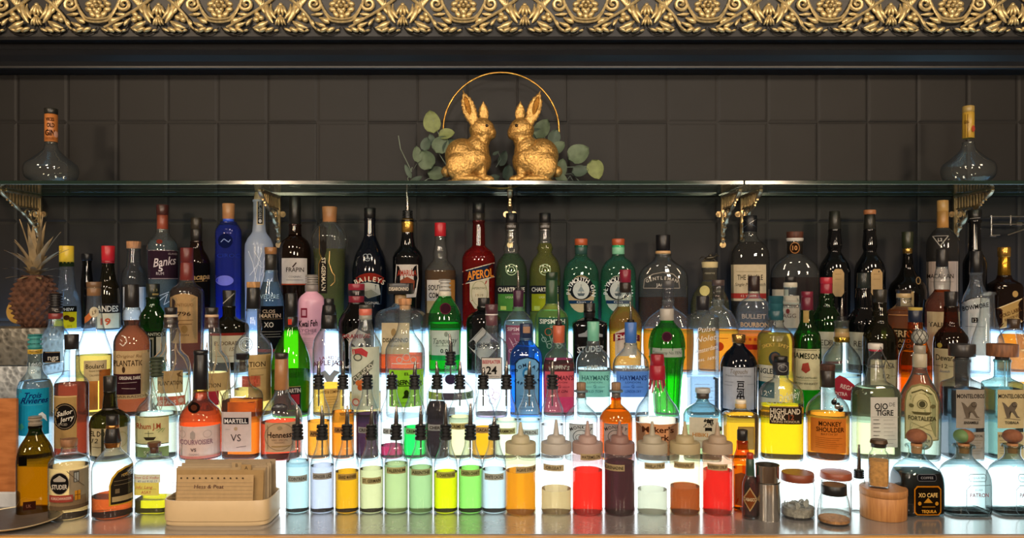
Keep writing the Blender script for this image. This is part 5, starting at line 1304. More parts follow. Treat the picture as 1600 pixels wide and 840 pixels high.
def ribs_ten(root, D, k, z_of, shape):
    mb = MB()
    for i in range(12):
        a0 = 2 * PI * i / 12
        q = []
        for j in range(16):
            z = 0.006 + (z_of(556) - .006) * j / 15; r = shape(z)[0] * 1.01
            q.append((r * math.cos(a0), r * math.sin(a0), z))
        mb.tube(q, .0014, 5)
    for i in range(10):
        a0 = 2 * PI * i / 10; q = []
        for j in range(12):
            z = z_of(545) + (z_of(512) - z_of(545)) * j / 11; r = shape(z)[0] * 1.01
            q.append((r * math.cos(a0), r * math.sin(a0), z))
        mb.tube(q, .0012, 5)
    mb.build('fluted_ribs', GL['brightgreen'], root)
B('gin_bottle', 'fluted lime green gin bottle like a citrus press, with maroon seal and silver band', 2, 1042, [(500, 9.5), (506, 14), (514, 21), (526, 26), (540, 28), (556, 28), (562, 26), (600, 22), (650, 19)], 'brightgreen', ('8cf030', 512),
  [('cap', 482, 500, 11, 11, 'a8a49c'), ('collar', 498, 504, 10, 10, '7aa86c')],
  [L('silver_band', 1015, 544, 1070, 558, 'a9b0aa', T('Tanqueray No.TEN', 1042, 551, 4.5, '4c5650', 46, 0, .2)), L('seal', 1032, 518, 1050, 534, None, E(1042, 526, 8, 8, '3c1c2c'), O(1042, 526, 8, 8, 1.4, '5c2c40'))], extra=ribs_ten)
B('gin_bottle', 'square clear gin bottle with a black cap and etched handwriting all over', 2, 1098, [(484, 10), (488, 13), (492, 21), (496, 23), (640, 23)], 'smoke', ('bcd8f8', 590),
  [('cap', 462, 484, 10.5, 10.5, '1c1c22')],
  [L('etched_script', 1076, 505, 1120, 570, None, T('Pulse', 1098, 514, 8, 'e0e0e4', 30, .0, .3, -8), T('Nolet', 1098, 528, 9, 'e0e0e4', 34, .0, .3, -8), T('Amsterdam', 1098, 545, 7, 'e0e0e4', 38, .0, .3, -14), T('est. 1691', 1100, 560, 5, 'e0e0e4', 30, .0, .3, -8)), L('etched_lines', 1078, 598, 1118, 640, None, *[LN([(1080, 600 + 5 * i), (1104 + (i % 3) * 4, 600 + 5 * i)], .8, '9cb4d4') for i in range(8)])], n=6, dr=.9, rot=0)
B('whisky_bottle', 'dark apothecary-style whisky bottle with a brass cap and pale label with brush characters', 2, 1154, [(536, 8.5), (540, 10), (550, 20), (560, 27), (572, 30), (640, 29.5)], 'navy', None,
  [('cap', 522, 535, 11, 10.5, '@b08c54', )], [L('paper_label', 1125, 574, 1182, 640, 'b0b6c2', T('Togouchi', 1155, 580, 7, '6a5c3c', 28, 0, .3), T('Premium Blended Whisky', 1154, 587, 3, '6a6c74', 40), T('戸', 1157, 602, 11, '1c1c20', 12, .02), T('河', 1157, 613, 10, '1c1c20', 12, .02), T('内', 1157, 623, 10, '1c1c20', 12, .02), LN([(1132, 597), (1146, 597)], .7, '8a8e98'), LN([(1132, 602), (1144, 602)], .7, '8a8e98'), LN([(1168, 600), (1178, 600)], .7, '8a8e98'))])
B('whisky_bottle', 'amber whisky bottle with a ridged teal wax cap and a dark round-emblem label', 2, 1212, [(499, 12), (508, 13), (514, 20), (524, 28), (535, 29.5), (640, 28)], 'clear', ('f0b428', 520),
  [('wax_cap', 462, 475, 12.5, 11.5, '1c4a54'), ('wax_cap_middle', 474, 486, 12.3, 11.5, '1f505a'), ('wax_cap_skirt', 485, 500, 12.2, 12, '1c4a54')],
  [L('raised_lettering', 1188, 533, 1232, 545, None, A('SMOKY SPEY', 1211, 585, 47, -24, 24, 5, 'c8a85c', .02)), L('emblem', 1200, 548, 1220, 572, None, E(1211, 560, 10, 11, '2c3c48'), E(1211, 558, 6, 7, '5c4a44')), L('paper_label', 1184, 571, 1218, 640, 'c8ccc8', T('SINGLETON', 1202, 580, 8, '2c3840', 50, .03), LN([(1186, 590), (1216, 590)], .7, '7a8488'), R(1184, 597, 1210, 622, '1c5c6c'), T('12', 1194, 615, 8, 'd8dcd8', 10, .02))])
B('whiskey_bottle', 'green whiskey bottle with a maroon capsule, gold neck strip and cream crest label', 2, 1261, [(484, 10), (500, 11), (512, 15), (524, 21), (536, 22.5), (640, 22)], 'green', ('38d838', 520),
  [('cap', 455, 464, 9.5, 9.5, '6c1c30'), ('capsule', 464, 484, 9.6, 10, '5c1a2c')],
  [L('neck_strip', 1255, 485, 1264, 514, 'b09860', E(1259, 511, 5, 6, '8a5c34'), r=11.3), L('paper_label', 1240, 545, 1281, 609, 'cfcaa6', T('JAMESON', 1260, 556, 8.5, '22281c', 42, .05, 0, 2), LN([(1241, 547), (1281, 547)], 1, '6a6c4c'), P([(1254, 568), (1263, 566), (1266, 578), (1259, 583), (1252, 578)], '9c4438'), T('TRIPLE DISTILLED', 1260, 590, 3, '4a4c38', 34), T('IRISH WHISKEY', 1260, 599, 3.5, '3a3c2c', 36), LN([(1244, 594), (1278, 594)], .5, '8a8c6c'))], )
B('whisky_bottle', 'clear bottle with a metal pourer, gold neck band and a red shaped label', 2, 1315, [(500, 11), (508, 11.5), (536, 13), (545, 20), (558, 29), (572, 31), (640, 31)], 'ribbed', ('d8e8ec', 585),
  [('neck_band', 526, 534, 13, 13.2, '@c0a040'), ('cork_sleeve', 513, 526, 11.6, 12.6, 'a08458')], [L('neck_lettering', 1306, 527, 1322, 534, None, T('13', 1314, 531, 6, '3a2c14', 9, .02), r=13.6), L('red_label', 1302, 585, 1342, 625, None, P([(1304, 592), (1312, 586), (1322, 590), (1334, 600), (1344, 612), (1334, 626), (1308, 622), (1304, 610)], 'a8303c'), T('REGAL', 1325, 605, 6.5, 'e8d8d0', 24, .03, 0, 14), T('EXTRA', 1314, 615, 5.5, 'e8d8d0', 20, .02))],
  pour=(466, 494, 501, 8, .3, None))
B('whisky_bottle', 'grey green whisky bottle with dark cap and cream label, behind the flip-top mezcal bottle', 2, 1375, [(472, 10), (484, 11), (492, 13), (502, 13), (512, 20), (524, 27), (534, 28), (640, 27.5)], 'olive', ('8c8448', 530),
  [('cap', 452, 472, 11.5, 10.5, '24221c')], [L('paper_label', 1360, 562, 1402, 620, 'bdb592', T('COL ILA', 1380, 572, 6.5, '5a5238', 36, .0), T('12', 1385, 587, 6.5, '4a442e', 11), LN([(1364, 587), (1376, 587)], .6, '6a6240'), LN([(1393, 587), (1401, 587)], .6, '6a6240'))])
B('spirit_bottle', 'bright yellow amber bottle with a navy cap, behind the cactus-topped tequila bottle', 2, 1430, [(503, 11), (520, 14), (540, 20), (556, 26), (566, 27), (640, 27)], 'amberglass', ('ffd030', 548),
  [('cap', 484, 503, 11.5, 11, '1c2438'), ('ring', 480, 485, 12, 11.5, 'b8a050')])
B('whisky_bottle', 'dark round-shouldered whisky bottle with black cap, directly behind the dark-capped square mezcal bottle', 2, 1486, [(478, 11), (500, 12), (508, 13), (516, 20), (526, 27), (538, 29), (560, 29), (640, 28)], 'brown', ('3a140c', 520),
  [('cap', 455, 478, 11, 10.5, '1b191a')], [L('paper_label', 1459, 545, 1492, 620, 'd0c59c', T("Dewar's", 1478, 559, 9, '2a2418', 32, .01), T('12', 1476, 572, 6.5, '2a2418', 9), LN([(1461, 572), (1470, 572)], .7, '4a4030'), LN([(1482, 572), (1491, 572)], .7, '4a4030'), T('Scotch', 1476, 580, 4, '5a6a90', 16, 0, .3)), L('crest', 1462, 537, 1470, 545, None, E(1468, 540, 4, 4, 'b8a850'))])
B('glass_carafe', 'empty clear cone-shaped carafe with an open flared top', 2, 1543, [(456, 12.5), (462, 11.5), (490, 13), (515, 20), (535, 27), (545, 28.5), (640, 28)], 'clear', cat='carafe')
B('glass_jar', 'empty clear glass jar with a glass stopper at the right edge, behind the wolf-label bottles', 2, 1598, [(545, 12), (552, 20), (562, 25), (640, 25)], 'clear', ('ffa838', 598), [('glass_stopper', 518, 545, 12, 8, '~e8e4dc')], cat='jar')

# ------------------------------------------------------------------ row 1
B('rum_bottle', 'clear rum bottle with a teal ribbed cap and a big turquoise blue label', 1, 55, [(566, 12), (572, 12), (580, 13.5), (586, 18), (596, 26), (608, 29.5), (715, 29)], 'cool', ('cfe0ea', 594),
  [('cap', 522, 545, 12.3, 12.3, '3c8c8c', dict(ribs=3)), ('neck_band', 545, 552, 12.6, 12.6, 'b89838'), ('neck_ring', 552, 566, 11.6, 11.8, '~c8d8dc')],
  [L('raised_date', 44, 564, 66, 574, None, T('1660', 55, 569, 6, 'b0bcc0', 20, .02), r=13.5), L('paper_label', 26, 607, 77, 680, '1f96b8', T('Trois', 52, 617, 8.5, '122a6a', 27, .02, .35), T('Rivieres', 54, 625, 9, '122a6a', 44, .02, .35), LN([(36, 632), (66, 632)], .6, '5cb4cc'), P([(60, 647), (66, 644), (72, 650), (74, 660), (68, 654), (62, 652)], 'e8eeee'), P([(28, 665), (34, 660), (38, 666), (32, 672)], '4cb8a0')), L('neck_lettering', 45, 545, 65, 551, None, T('MARTINIQUE', 55, 549, 3, '3a3020', 18), r=12.8)])
B('spiced_rum_bottle', 'amber spiced rum bottle with a black cap and tan label with a black circle', 1, 112, [(545, 11), (560, 13), (575, 13), (584, 16), (592, 24), (600, 28), (700, 28)], 'clear', ('8a2c14', 598),
  [('cap', 522, 545, 12, 11.5, '1a181a')], [L('paper_label', 84, 618, 120, 700, 'b2935c', R(84, 618, 120, 620, 'd8bc84'), E(101, 650, 19, 21, '1d1a19'), O(101, 650, 17, 19, 1, '8a7a64'), T('Sailor', 101, 644, 7, 'e0dacc', 26, .02, .3, -12), T('Jerry', 104, 653, 7, 'e0dacc', 24, .02, .3, -12), T('SPICED', 98, 662, 3.5, 'c8bca8', 14), T('RUM', 100, 685, 4, '5a4830', 12))])
B('rum_bottle', 'olive green rum bottle with a black cap and cream label showing a 12', 1, 172, [(610, 9.5), (622, 11), (632, 12), (638, 12), (642, 20), (650, 30), (660, 33), (715, 32)], 'olive', ('d8d820', 652),
  [('cap', 587, 611, 11, 10.5, '1b1a18'), ('neck_band', 636, 648, 13, 14, '2a2420')],
  [L('paper_label', 138, 669, 204, 712, 'c5b48c', T('EL DORADO', 164, 677, 8, '2c241a', 46, .02), T('12', 148, 688, 7, '2c241a', 10, 0, .2), O(190, 688, 10, 12, 1, 'a89c6c'), LN([(138, 698), (160, 698)], .8, '5a4a34'), R(158, 669, 162, 712, '3a3a2c'))])
B('rum_bottle', 'clear rum bottle with a ribbed green cap and cream label with a small ship drawing', 1, 245, [(588, 9.5), (600, 11), (612, 13), (622, 18), (632, 28), (642, 33), (652, 34), (720, 33.5)], 'clear', ('e6ecd8', 645),
  [('cap', 558, 588, 11.5, 11, '3a4434', dict(ribs=5))], [L('raised_palms', 220, 612, 270, 636, None, *[LN([(232 + a, 636), (236 + a * .8, 622), (228 + a * .9, 616)], .9, 'b8c4b8') for a in (0, 8, 16, 24)]), L('paper_label', 211, 650, 264, 694, 'c8bf8c', LN([(211, 651), (264, 651)], 1, '3a3a30'), T('Rhum J.M', 232, 665, 8.5, '9a4a2c', 38, .02), P([(224, 682), (244, 682), (240, 687), (228, 687)], '3a3428'), LN([(232, 672), (232, 682)], .8, '3a3428'), LN([(226, 676), (240, 676)], .8, '3a3428'), *[LN([(244 + i * 3, 672 + i % 2 * 3), (252 + i * 2, 669)], .7, '6a8c50') for i in range(4)], LN([(211, 693), (264, 693)], 1, '3a3a30')),
   L('lower_label', 211, 698, 264, 714, '7c8c5c', T('50', 229, 707, 6, 'd8dcc0', 9), T('o', 236, 704, 3, 'd8dcc0', 3))])
B('cognac_bottle', 'orange cognac bottle with a long black neck, round black medallion and white label', 1, 314, [(612, 11), (622, 13), (630, 20), (642, 31), (655, 35), (720, 34.5)], 'clear', ('ff4a10', 612),
  [('cap', 547, 553, 12, 12, '15161a'), ('neck_sleeve', 553, 608, 11, 12.4, '15161a'), ('ring', 607, 611, 12.8, 12.8, '@a89048')],
  [L('medallion', 294, 632, 313, 645, None, E(303, 638, 9.5, 7.5, '1c1412'), E(303, 638, 5, 4, '5a3020')), L('paper_label', 281, 666, 345, 716, 'cfc6c2', P([(297, 676), (301, 672), (305, 676), (305, 684), (301, 687), (297, 684)], 'a8a09c'), O(285, 678, 5, 6, 1, 'b0a8a4'), O(324, 678, 7, 6, 1, 'b0a8a4'), T('COURVOISIER', 307, 690, 7.5, '8c7280', 52, .03), T('VS', 302, 702, 5, '4a3c40', 9, .02), T('COGNAC', 303, 709, 3, '8a8084', 16), R(281, 712, 345, 716, 'c07c74'))])
B('cognac_bottle', 'square-shouldered orange cognac bottle with a black and white label reading VS', 1, 379, [(570, 9), (590, 10), (600, 13), (606, 20), (612, 27), (620, 29.5), (715, 29)], 'clear', ('ff7414', 624),
  [('cap', 552, 561, 11, 10.5, '181618'), ('neck_sleeve', 561, 580, 5, 5, '~c8b8a8')], [L('paper_label', 352, 643, 402, 705, 'c6bfc2', R(356, 652, 398, 662, '222026'), T('MARTELL', 377, 657, 6.5, 'e8e4e4', 38, .05), T('VS', 377, 683, 11, '3c383c', 17, .0), E(377, 669, 3, 3, 'b09c84'), LN([(360, 670), (368, 670)], .6, '9a9494'), LN([(378, 698), (394, 696)], .8, '5a5658'))], n=5, dr=.85, rot=0)
def oval_foil(root, D, k, z_of, shape):
    mb = MB(); z = z_of(635)
    mb.ell((-3 * k, -shape(z)[0] * .80, z), (13 * k, 3 * k, 8.5 * k), None, 18, 10)
    mb.build('oval_medallion', solid('1c1a24', .25), root)
B('cognac_bottle', 'cognac bottle with a copper brown neck foil, dark oval medallion and cream scroll label', 1, 440, [(608, 9.5), (618, 14), (630, 23), (642, 30), (655, 33), (722, 32.5)], 'clear', ('f0502c', 658),
  [('capsule', 551, 560, 10.8, 10.8, '2c2420'), ('neck_foil', 560, 608, 10.6, 11.4, '9a6c44')],
  [L('paper_label', 414, 660, 462, 706, 'bba888', O(437, 682, 24, 22, 1.2, '8a7a60'), T('Hennessy', 439, 679, 9, '2c221c', 44, .02), T('VERY SPECIAL', 437, 687, 2.8, '6a5a48', 26), T('COGNAC', 437, 691, 2.6, '6a5a48', 16), LN([(424, 697), (454, 697)], 2, '9c8458'), E(437, 668, 4, 3, '9c8c70'), LN([(418, 664), (418, 702)], 1, '8a7a60'), LN([(458, 664), (458, 702)], 1, '8a7a60'))], extra=oval_foil)
B('bourbon_bottle', 'clear bourbon bottle with a dripping red wax neck and a torn tan label', 1, 1027, [(590, 10), (604, 13), (620, 20), (636, 31), (650, 35), (720, 34.5)], 'clear', ('ffe8d0', 655),
  [('wax_cap', 553, 570, 10.5, 11.5, '8c1828'), ('wax_neck', 570, 592, 12, 13.5, '96192c')],
  [L('paper_label', 993, 661, 1060, 712, None, P([(993, 663), (1010, 661), (1030, 663), (1060, 661), (1059, 708), (1040, 712), (1015, 709), (995, 712)], 'd09468'), T("Maker's", 1028, 671, 9, '4c2818', 50, .03), T('Mark', 1030, 683, 9, '4c2818', 32, .03), T('WHISKY', 1030, 696, 4.5, '6c3c24', 30))], n=3,
  extra=lambda root, D, k, z_of, shape: wax_drips(root, D, k, z_of, shape))
def monkey(cx, label, gl, liqc, lev, lc):
    B('gin_bottle', label, 1, cx, [(620, 7.5), (630, 8), (636, 14), (644, 22), (654, 26), (720, 26)], gl, (liqc, lev) if liqc else None,
      [('cork', 597, 609, 7.5, 7.5, '#9a7a5c'), ('cork_ring', 609, 612, 11, 11, '5c6c74'), ('cork_base', 612, 621, 7, 7, '5a5450')],
      [L('stamp_label', cx - 19, 662, cx + 19, 706, lc, A('MONKEY', cx, 700, 33, -28, 28, 5, '3c3c3c', .03), O(cx, 682, 13, 11, 1.2, '5a5a5a'), O(cx - 3, 683, 6, 5, 1, '6a6a6a'), E(cx + 2, 683, 3, 3, '6a6a6a'), LN([(cx - 18, 663), (cx + 18, 663)], .8, '6a6a6a'))])
monkey(908, 'clear apothecary gin bottle with a cork and a stamp-shaped label, behind the orgeat squeeze bottle', 'clear', None, 0, 'b4b4b0')
monkey(962.5, 'orange brown apothecary gin bottle with a cork and stamp-shaped label', 'amberglass', 'ffe0b0', 640, 'a49c98')
B('whisky_bottle', 'faceted clear whisky bottle with a dark cap and a cream label with brush characters', 1, 1098, [(622, 8), (628, 11), (634, 20), (642, 28), (648, 30.5), (720, 30)], 'aqua', ('ffe0a0', 668),
  [('cap', 606, 613, 12, 12, 'a8acac'), ('cap_skirt', 613, 622, 10, 10, '3a3430')], [L('paper_label', 1077, 652, 1122, 700, 'ccc2ae', T('響', 1107, 664, 14, '22201c', 16, .03), T('HIBIKI', 1094, 679, 6, 'b8823c', 24, .02), LN([(1082, 688), (1116, 688)], .6, 'a89878'))], n=5, dr=.9)
B('whisky_bottle', 'small square amber whisky flask with a cream cap behind the red squeeze bottle', 1, 1157, [(636, 8.5), (640, 12), (644, 24), (648, 26.5), (715, 26)], 'clear', ('ffb020', 646),
  [('cap', 624, 630, 9, 9, 'd8d0bc'), ('cap_skirt', 630, 637, 9.2, 9.2, 'b8985c')], [L('paper_label', 1147, 666, 1174, 702, '8a7240', R(1149, 668, 1172, 702, 'a89058'))], n=6, dr=.7, rot=0)
B('whisky_bottle', 'wide clear whisky bottle of glowing yellow spirit with a black neck and engraved shoulder', 1, 1220, [(586, 11), (592, 13), (600, 26), (610, 33), (620, 34.5), (725, 34)], 'clear', ('ffc800', 632),
  [('cap', 556, 565, 11, 11, '141416'), ('neck_sleeve', 565, 585, 13, 13, '24242a')],
  [L('engraving', 1190, 612, 1252, 632, None, T('Orkney', 1228, 618, 12, 'c8d0cc', 38, .0, .4, -16), *[O(1196 + 9 * i, 628 - i, 4, 4, .9, 'b8c0a0') for i in range(4)]), L('paper_label', 1197, 634, 1249, 662, '2c241e', LN([(1197, 635), (1249, 635)], 1.2, 'b09868'), T('HIGHLAND', 1222, 642, 8.5, 'dcd0ba', 48, .05), T('PARK', 1210, 651, 8.5, 'dcd0ba', 25, .05), T('12', 1231, 651, 8, '9c5a3c', 9, .02), T('VIKING HONOUR', 1222, 658, 3.6, 'c8b898', 46, .03)), L('neck_emblem', 1212, 569, 1230, 582, None, O(1221, 575, 8, 6, 1, '9c9c98'), r=13.4)], n=3.6, dr=.8, rot=-.15)
def monkeys3(root, D, k, z_of, shape):
    b = MB(); z = z_of(630)
    for i, (u, py) in enumerate(((10, 624), (15, 630), (20, 634))):
        zz_ = z_of(py); r = shape(max(.006, zz_))[0]; x_ = u * k
        y_ = -math.sqrt(max(1e-6, r * r - x_ * x_)) - .001
        b.ell((x_, y_, zz_), (4.4 * k, 2.2 * k, 5 * k), Matrix.Rotation(.4, 3, 'Y'), 10, 7, i % 2)
        b.ell((x_ + 1.5 * k, y_ - .001, zz_ + 4.5 * k), (2.6 * k, 1.8 * k, 2.6 * k), None, 8, 6, 1 - i % 2)
    b.build('metal_monkey_badge', [solid('1c1c1c', .3, .6), silver('c8c8c4')], root)
B('whisky_bottle', 'orange whisky bottle with a dark wooden stopper and small black-and-white badge on its shoulder', 1, 1293, [(604, 11.5), (612, 12), (620, 22), (632, 32), (644, 35), (720, 34.5)], 'clear', ('ff9a20', 645),
  [('stopper', 569, 578, 12.5, 12, '#4a2c20'), ('neck_sleeve', 578, 604, 11.8, 11.8, '2a2422')],
  [L('paper_label', 1266, 654, 1322, 708, 'c87830', T('MONKEY', 1297, 662, 7, '3c2410', 36, .03), T('SHOULDER', 1297, 671, 7, '3c2410', 44, .03), T('BATCH 27', 1296, 678, 3, '6a4420', 26), *[LN([(1274, 684 + 3 * i), (1316 - (i % 3) * 5, 684 + 3 * i)], .6, '8a5420') for i in range(6)])], extra=monkeys3)
def swing(root, D, k, z_of, shape):
    b = MB(); r = 14 * k; z = z_of(572)
    b.tube([(r * math.cos(a * PI / 12), r * math.sin(a * PI / 12), z) for a in range(25)], .0010, 6, cap=False)
    b.tube([(-r, 0, z), (-r * 1.1, -r * .5, z + 14 * k), (0, -r * .9, z_of(544)), (r * 1.1, -r * .5, z + 14 * k), (r, 0, z)], .0010, 6)
    b.tube([(2 * k, -r, z_of(540)), (8 * k, -r * 1.1, z_of(556)), (18 * k, -r * 1.0, z_of(571)), (24 * k, -r * .9, z_of(573)), (24 * k, -r * .9, z_of(567)), (18 * k, -r, z_of(566))], .0011, 6)
    b.build('wire_bail', silver('8a8a8a', .3), root)
B('mezcal_bottle', 'clear flip-top mezcal bottle of pale yellow liquid with a tall white form label', 1, 1368, [(560, 10), (580, 14), (594, 17), (600, 26), (608, 35), (616, 37), (725, 37)], 'clear', ('f4f6b8', 604),
  [('porcelain_stopper', 536, 545, 12, 12, 'c8c4bc'), ('red_gasket', 545, 548, 11, 11, 'a83040'), ('glass_collar', 548, 561, 10.5, 10, '~d8dcdc')],
  [L('paper_label', 1347, 620, 1394, 698, 'cbc6c2', T('OJO', 1365, 634, 9.5, '22201f', 23, .06), T('DE', 1384, 631, 6, '5a5654', 10), T('TIGRE', 1371, 644, 8.5, '22201f', 30, .06), *[LN([(1351, 655 + 6 * i), (1361 + (i % 2) * 2, 655 + 6 * i)], 1, '5a5654') for i in range(7)], *[LN([(1368, 655 + 6 * i), (1384 + (i % 3) * 3, 655 + 6 * i)], .6, '8a8684') for i in range(7)], LN([(1347, 650), (1394, 650)], .6, 'a8a4a0'))], n=4.5, dr=.7, rot=0, extra=swing)
def pina(root, D, k, z_of, shape):
    mb = MB(); c = z_of(526); R_ = 13 * k
    mb.ell((0, 0, c), (R_, R_, 14 * k), None, 20, 14, 0)
    for s in (1, -1):
        for i in range(8):
            q = []
            for j in range(13):
                ph = PI * (.1 + .8 * j / 12); a = 2 * PI * i / 8 + s * j * .13
                q.append((1.02 * R_ * math.sin(ph) * math.cos(a), 1.02 * R_ * math.sin(ph) * math.sin(a), c + 14.2 * k * math.cos(ph)))
            mb.tube(q, .0008, 5, 1)
    mb.build('agave_heart_stopper', [solid('9a9a90', .4), solid('3c3c38', .5)], root)
B('tequila_bottle', 'clear tequila bottle with an agave-heart stopper and an arched cream label', 1, 1437, [(573, 10.5), (582, 13), (596, 20), (610, 28), (628, 33.5), (645, 34), (725, 33)], 'ribbed', ('eef6ea', 584),
  [('stopper_base', 539, 552, 10, 9.5, '8c8678'), ('neck_band', 552, 573, 11.8, 11.8, 'a8a08a')],
  [L('arched_label', 1413, 600, 1468, 690, None, P([(1413, 628), (1416, 614), (1424, 604), (1438, 600), (1452, 603), (1462, 613), (1467, 628), (1467, 688), (1413, 688)], '8a8458'), P([(1415, 629), (1418, 616), (1425, 607), (1438, 603), (1451, 606), (1460, 615), (1465, 629), (1465, 686), (1415, 686)], 'c9c394'),
     LN([(1424, 615), (1440, 609), (1456, 616)], 2, '5a5638'), E(1441, 631, 5, 5, '4c4a34'), O(1441, 631, 8, 7, 1, '5a5638'), E(1424, 634, 4, 3, '6a6644'), E(1458, 634, 4, 3, '6a6644'), P([(1424, 643), (1456, 643), (1452, 647), (1428, 647)], '5a5638'), T('FORTALEZA', 1441, 653, 6.5, '4a4830', 44, .03), LN([(1424, 660), (1456, 672)], .8, '7a7650'), LN([(1456, 660), (1424, 672)], .8, '7a7650')),
   L('round_seal', 1430, 672, 1458, 704, None, E(1444, 688, 14, 14, 'a8ac94'), O(1444, 688, 13, 13, 1.5, '7a8070'), T('TEQUILA', 1444, 688, 5, '6a7064', 18, .02))], extra=pina)
def wolf_bottle(cx, hw, label, cap, cc, lc, sub, liqc):
    B('mezcal_bottle', label, 1, cx, [(561, 13.5), (588, 13.5), (592, 18), (598, 29), (602, hw), (725, hw)], 'smoke' if sub == 'ENSAMBLE' else 'aqua', (liqc, 606),
      [('wooden_cap', 537, 556, cap, cap, cc, dict(seg=36)), ('cap_neck', 556, 562, 12, 12, '3a3c3c')],
      [L('paper_label', cx - hw + 5, 608, cx + hw - 3, 668, lc, T('MONTELOBOS', cx + 1, 618, 6.5, '2c2824', 2 * hw - 10, .05),
         P([(cx - 17, 627), (cx - 12, 629), (cx - 6, 636), (cx + 2, 628), (cx + 8, 628), (cx + 11, 634), (cx + 7, 640), (cx + 13, 650), (cx + 17, 652), (cx + 10, 652), (cx + 3, 643), (cx - 4, 645), (cx - 2, 652), (cx - 8, 652), (cx - 11, 644), (cx - 14, 634)], '6a6054'), O(cx + 6, 631, 5, 4, .9, '3a342c'), LN([(cx - 12, 652), (cx + 17, 655)], .8, '6a6054'), T(sub, cx + 1, 659, 4, '3a342c', 26, .03)),
       L('lower_label', cx - hw + 5, 674, cx + hw - 3, 718, lc, T('EXQUISITO MEZCAL', cx, 680, 3.6, '3a342c', 2 * hw - 14, .03), *[LN([(cx - hw + 8, 687 + 4 * i), (cx + hw - 8 - (i % 3) * 3, 687 + 4 * i)], .7, '8a7c64') for i in range(6)])],
      n=6, dr=.85, rot=0)
wolf_bottle(1503, 30, 'square mezcal bottle with a dark cap and a grey tan wolf drawing label', 22, '2c2a2a', 'a39a8c', 'ENSAMBLE', '6c8490')
wolf_bottle(1566, 29, 'square mezcal bottle with a light brown wooden cap and a cream wolf drawing label', 26, '#8c5c3c', 'c8b488', 'TOBALA', 'b8c8bc')
# ------------------------------------------------------------------ speed-pour syrup and liqueur bottles
def pour_bottle(cx, row, label, liqc, lev_off, word, tip_dy=0, ly=None, labc='b6a47c', group=None, lead=0.0, hazy=0.0):
    """lev_off, ly: rows above the foot; the same bottle shape is used on the counter and on the first step"""
    D0 = ROW[row][0]; yb = 806 if row == 0 else 721
    s = 1.0 if row == 0 else ROW[0][0] / ROW[1][0]
    yy = lambda a: yb - a * s
    dm = -.0 
    lq = None
    if liqc: lq = (liquid(liqc, 2.0, hazy) if hazy else liqc, yy(lev_off))
    ly = yb - ly * s if ly else yy(62)
    prof = [(yy(124), 8.6 * s), (yy(116), 8.8 * s), (yy(108), 10.2 * s), (yy(98), 13.6 * s), (yy(88), 17.6 * s), (yy(79), 18.9 * s), (yy(22), 18.8 * s), (yy(17), 18.7 * s), (yy(12), 19 * s), (yy(6), 18.9 * s)]
    lb = []
    if word: lb = [L('name_strip', cx - 15 * s, ly - 5 * s, cx + 15 * s, ly + 5 * s, labc, T(word, cx, ly, 5 * s, '3a3022', min(28, 4.2 * len(word)) * s, .03))]
    B('pour_bottle', label, row, cx, prof, 'clear', lq, [], lb, group=group, pour=(yy(173 + tip_dy), yy(143), yy(120), 9.6 * s, lead, yy(92)), dD=dm)
G0 = 'speed-pour bottles along the front'
G1 = 'speed-pour bottles on the first step'
pour_bottle(465, 0, 'front speed-pour bottle of clear pale cyan liqueur, leftmost of the front row', 'd8f4f8', 87, 'COINTREAU', 0, 58, 'a8aca4', G0, -.4)
pour_bottle(503.5, 0, 'front speed-pour bottle of faintly lavender liqueur labelled Ginger Liq', 'e4e4fa', 80, 'GINGER LIQ', 0, 62, 'a8a498', G0, -.2)
pour_bottle(542.3, 0, 'front speed-pour bottle of golden orange liqueur, third from the left', 'ffb414', 71, 'GRAND MARNIER', 0, 61, 'b89c5c', G0, .2)
pour_bottle(580.6, 0, 'front speed-pour bottle of pale straw liqueur, next to the golden orange one', 'ece4a8', 75, 'ST. GERMAIN', 0, 55, 'b4a87c', G0, .3)
pour_bottle(619, 0, 'front speed-pour bottle of cloudy cream green syrup labelled Falernum', 'd8e8a8', 83, 'FALERNUM', 0, 71, 'b4ac7c', G0, .2, .3)
pour_bottle(657.5, 0, 'front speed-pour bottle of pale mint liquid labelled Absinthe', 'c8e8a8', 77, 'ABSINTHE', 0, 68, 'a8ac84', G0, 0, .3)
pour_bottle(696.5, 0, 'front speed-pour bottle of vivid yellow liqueur', 'f4f800', 70, 'Y CHARTREUSE', 3, 64, 'b4b05c', G0, .1)
pour_bottle(735, 0, 'front speed-pour bottle of bright green liqueur', 'a4f46c', 76, 'GREEN CHART', 3, 67, 'a8b074', G0, .1)
pour_bottle(772, 0, 'shortest front speed-pour bottle, nearly empty, labelled White Cacao', 'e8f8fc', 74, 'WHITE CACAO', -18, 61, 'b0b0a0', G0, .2)
pour_bottle(498, 1, 'back speed-pour bottle of orange liquid, leftmost on the first step, its strip nearly unreadable', 'ffa02c', 68, 'APRICOT', -8, 46, 'b48a50', G1, .2)
pour_bottle(536, 1, 'back speed-pour bottle of orange brandy, second from the left on the first step', 'ff8c18', 84, 'GRAND M', -8, 52, 'b88850', G1, 0)
pour_bottle(574, 1, 'back speed-pour bottle of dark purple liqueur labelled Creme de', '3c1c34', 80, 'CREME DE', -25, 52, 'a8a49c', G1, .2)
pour_bottle(612.5, 1, 'back speed-pour bottle with a finger of crimson liquid at the bottom', 'c0305c', 28, 'DE MURE', -25, 50, 'b8b4ac', G1, .3)
pour_bottle(648, 1, 'back speed-pour bottle of emerald green liqueur', '18e860', 58, 'CREME DE', -8, 50, '9cc890', G1, .4)
pour_bottle(683, 1, 'back speed-pour bottle of near-black cherry liqueur', '24181c', 99, 'CHERRY', -8, 56, 'a8a8a4', G1, -.4)
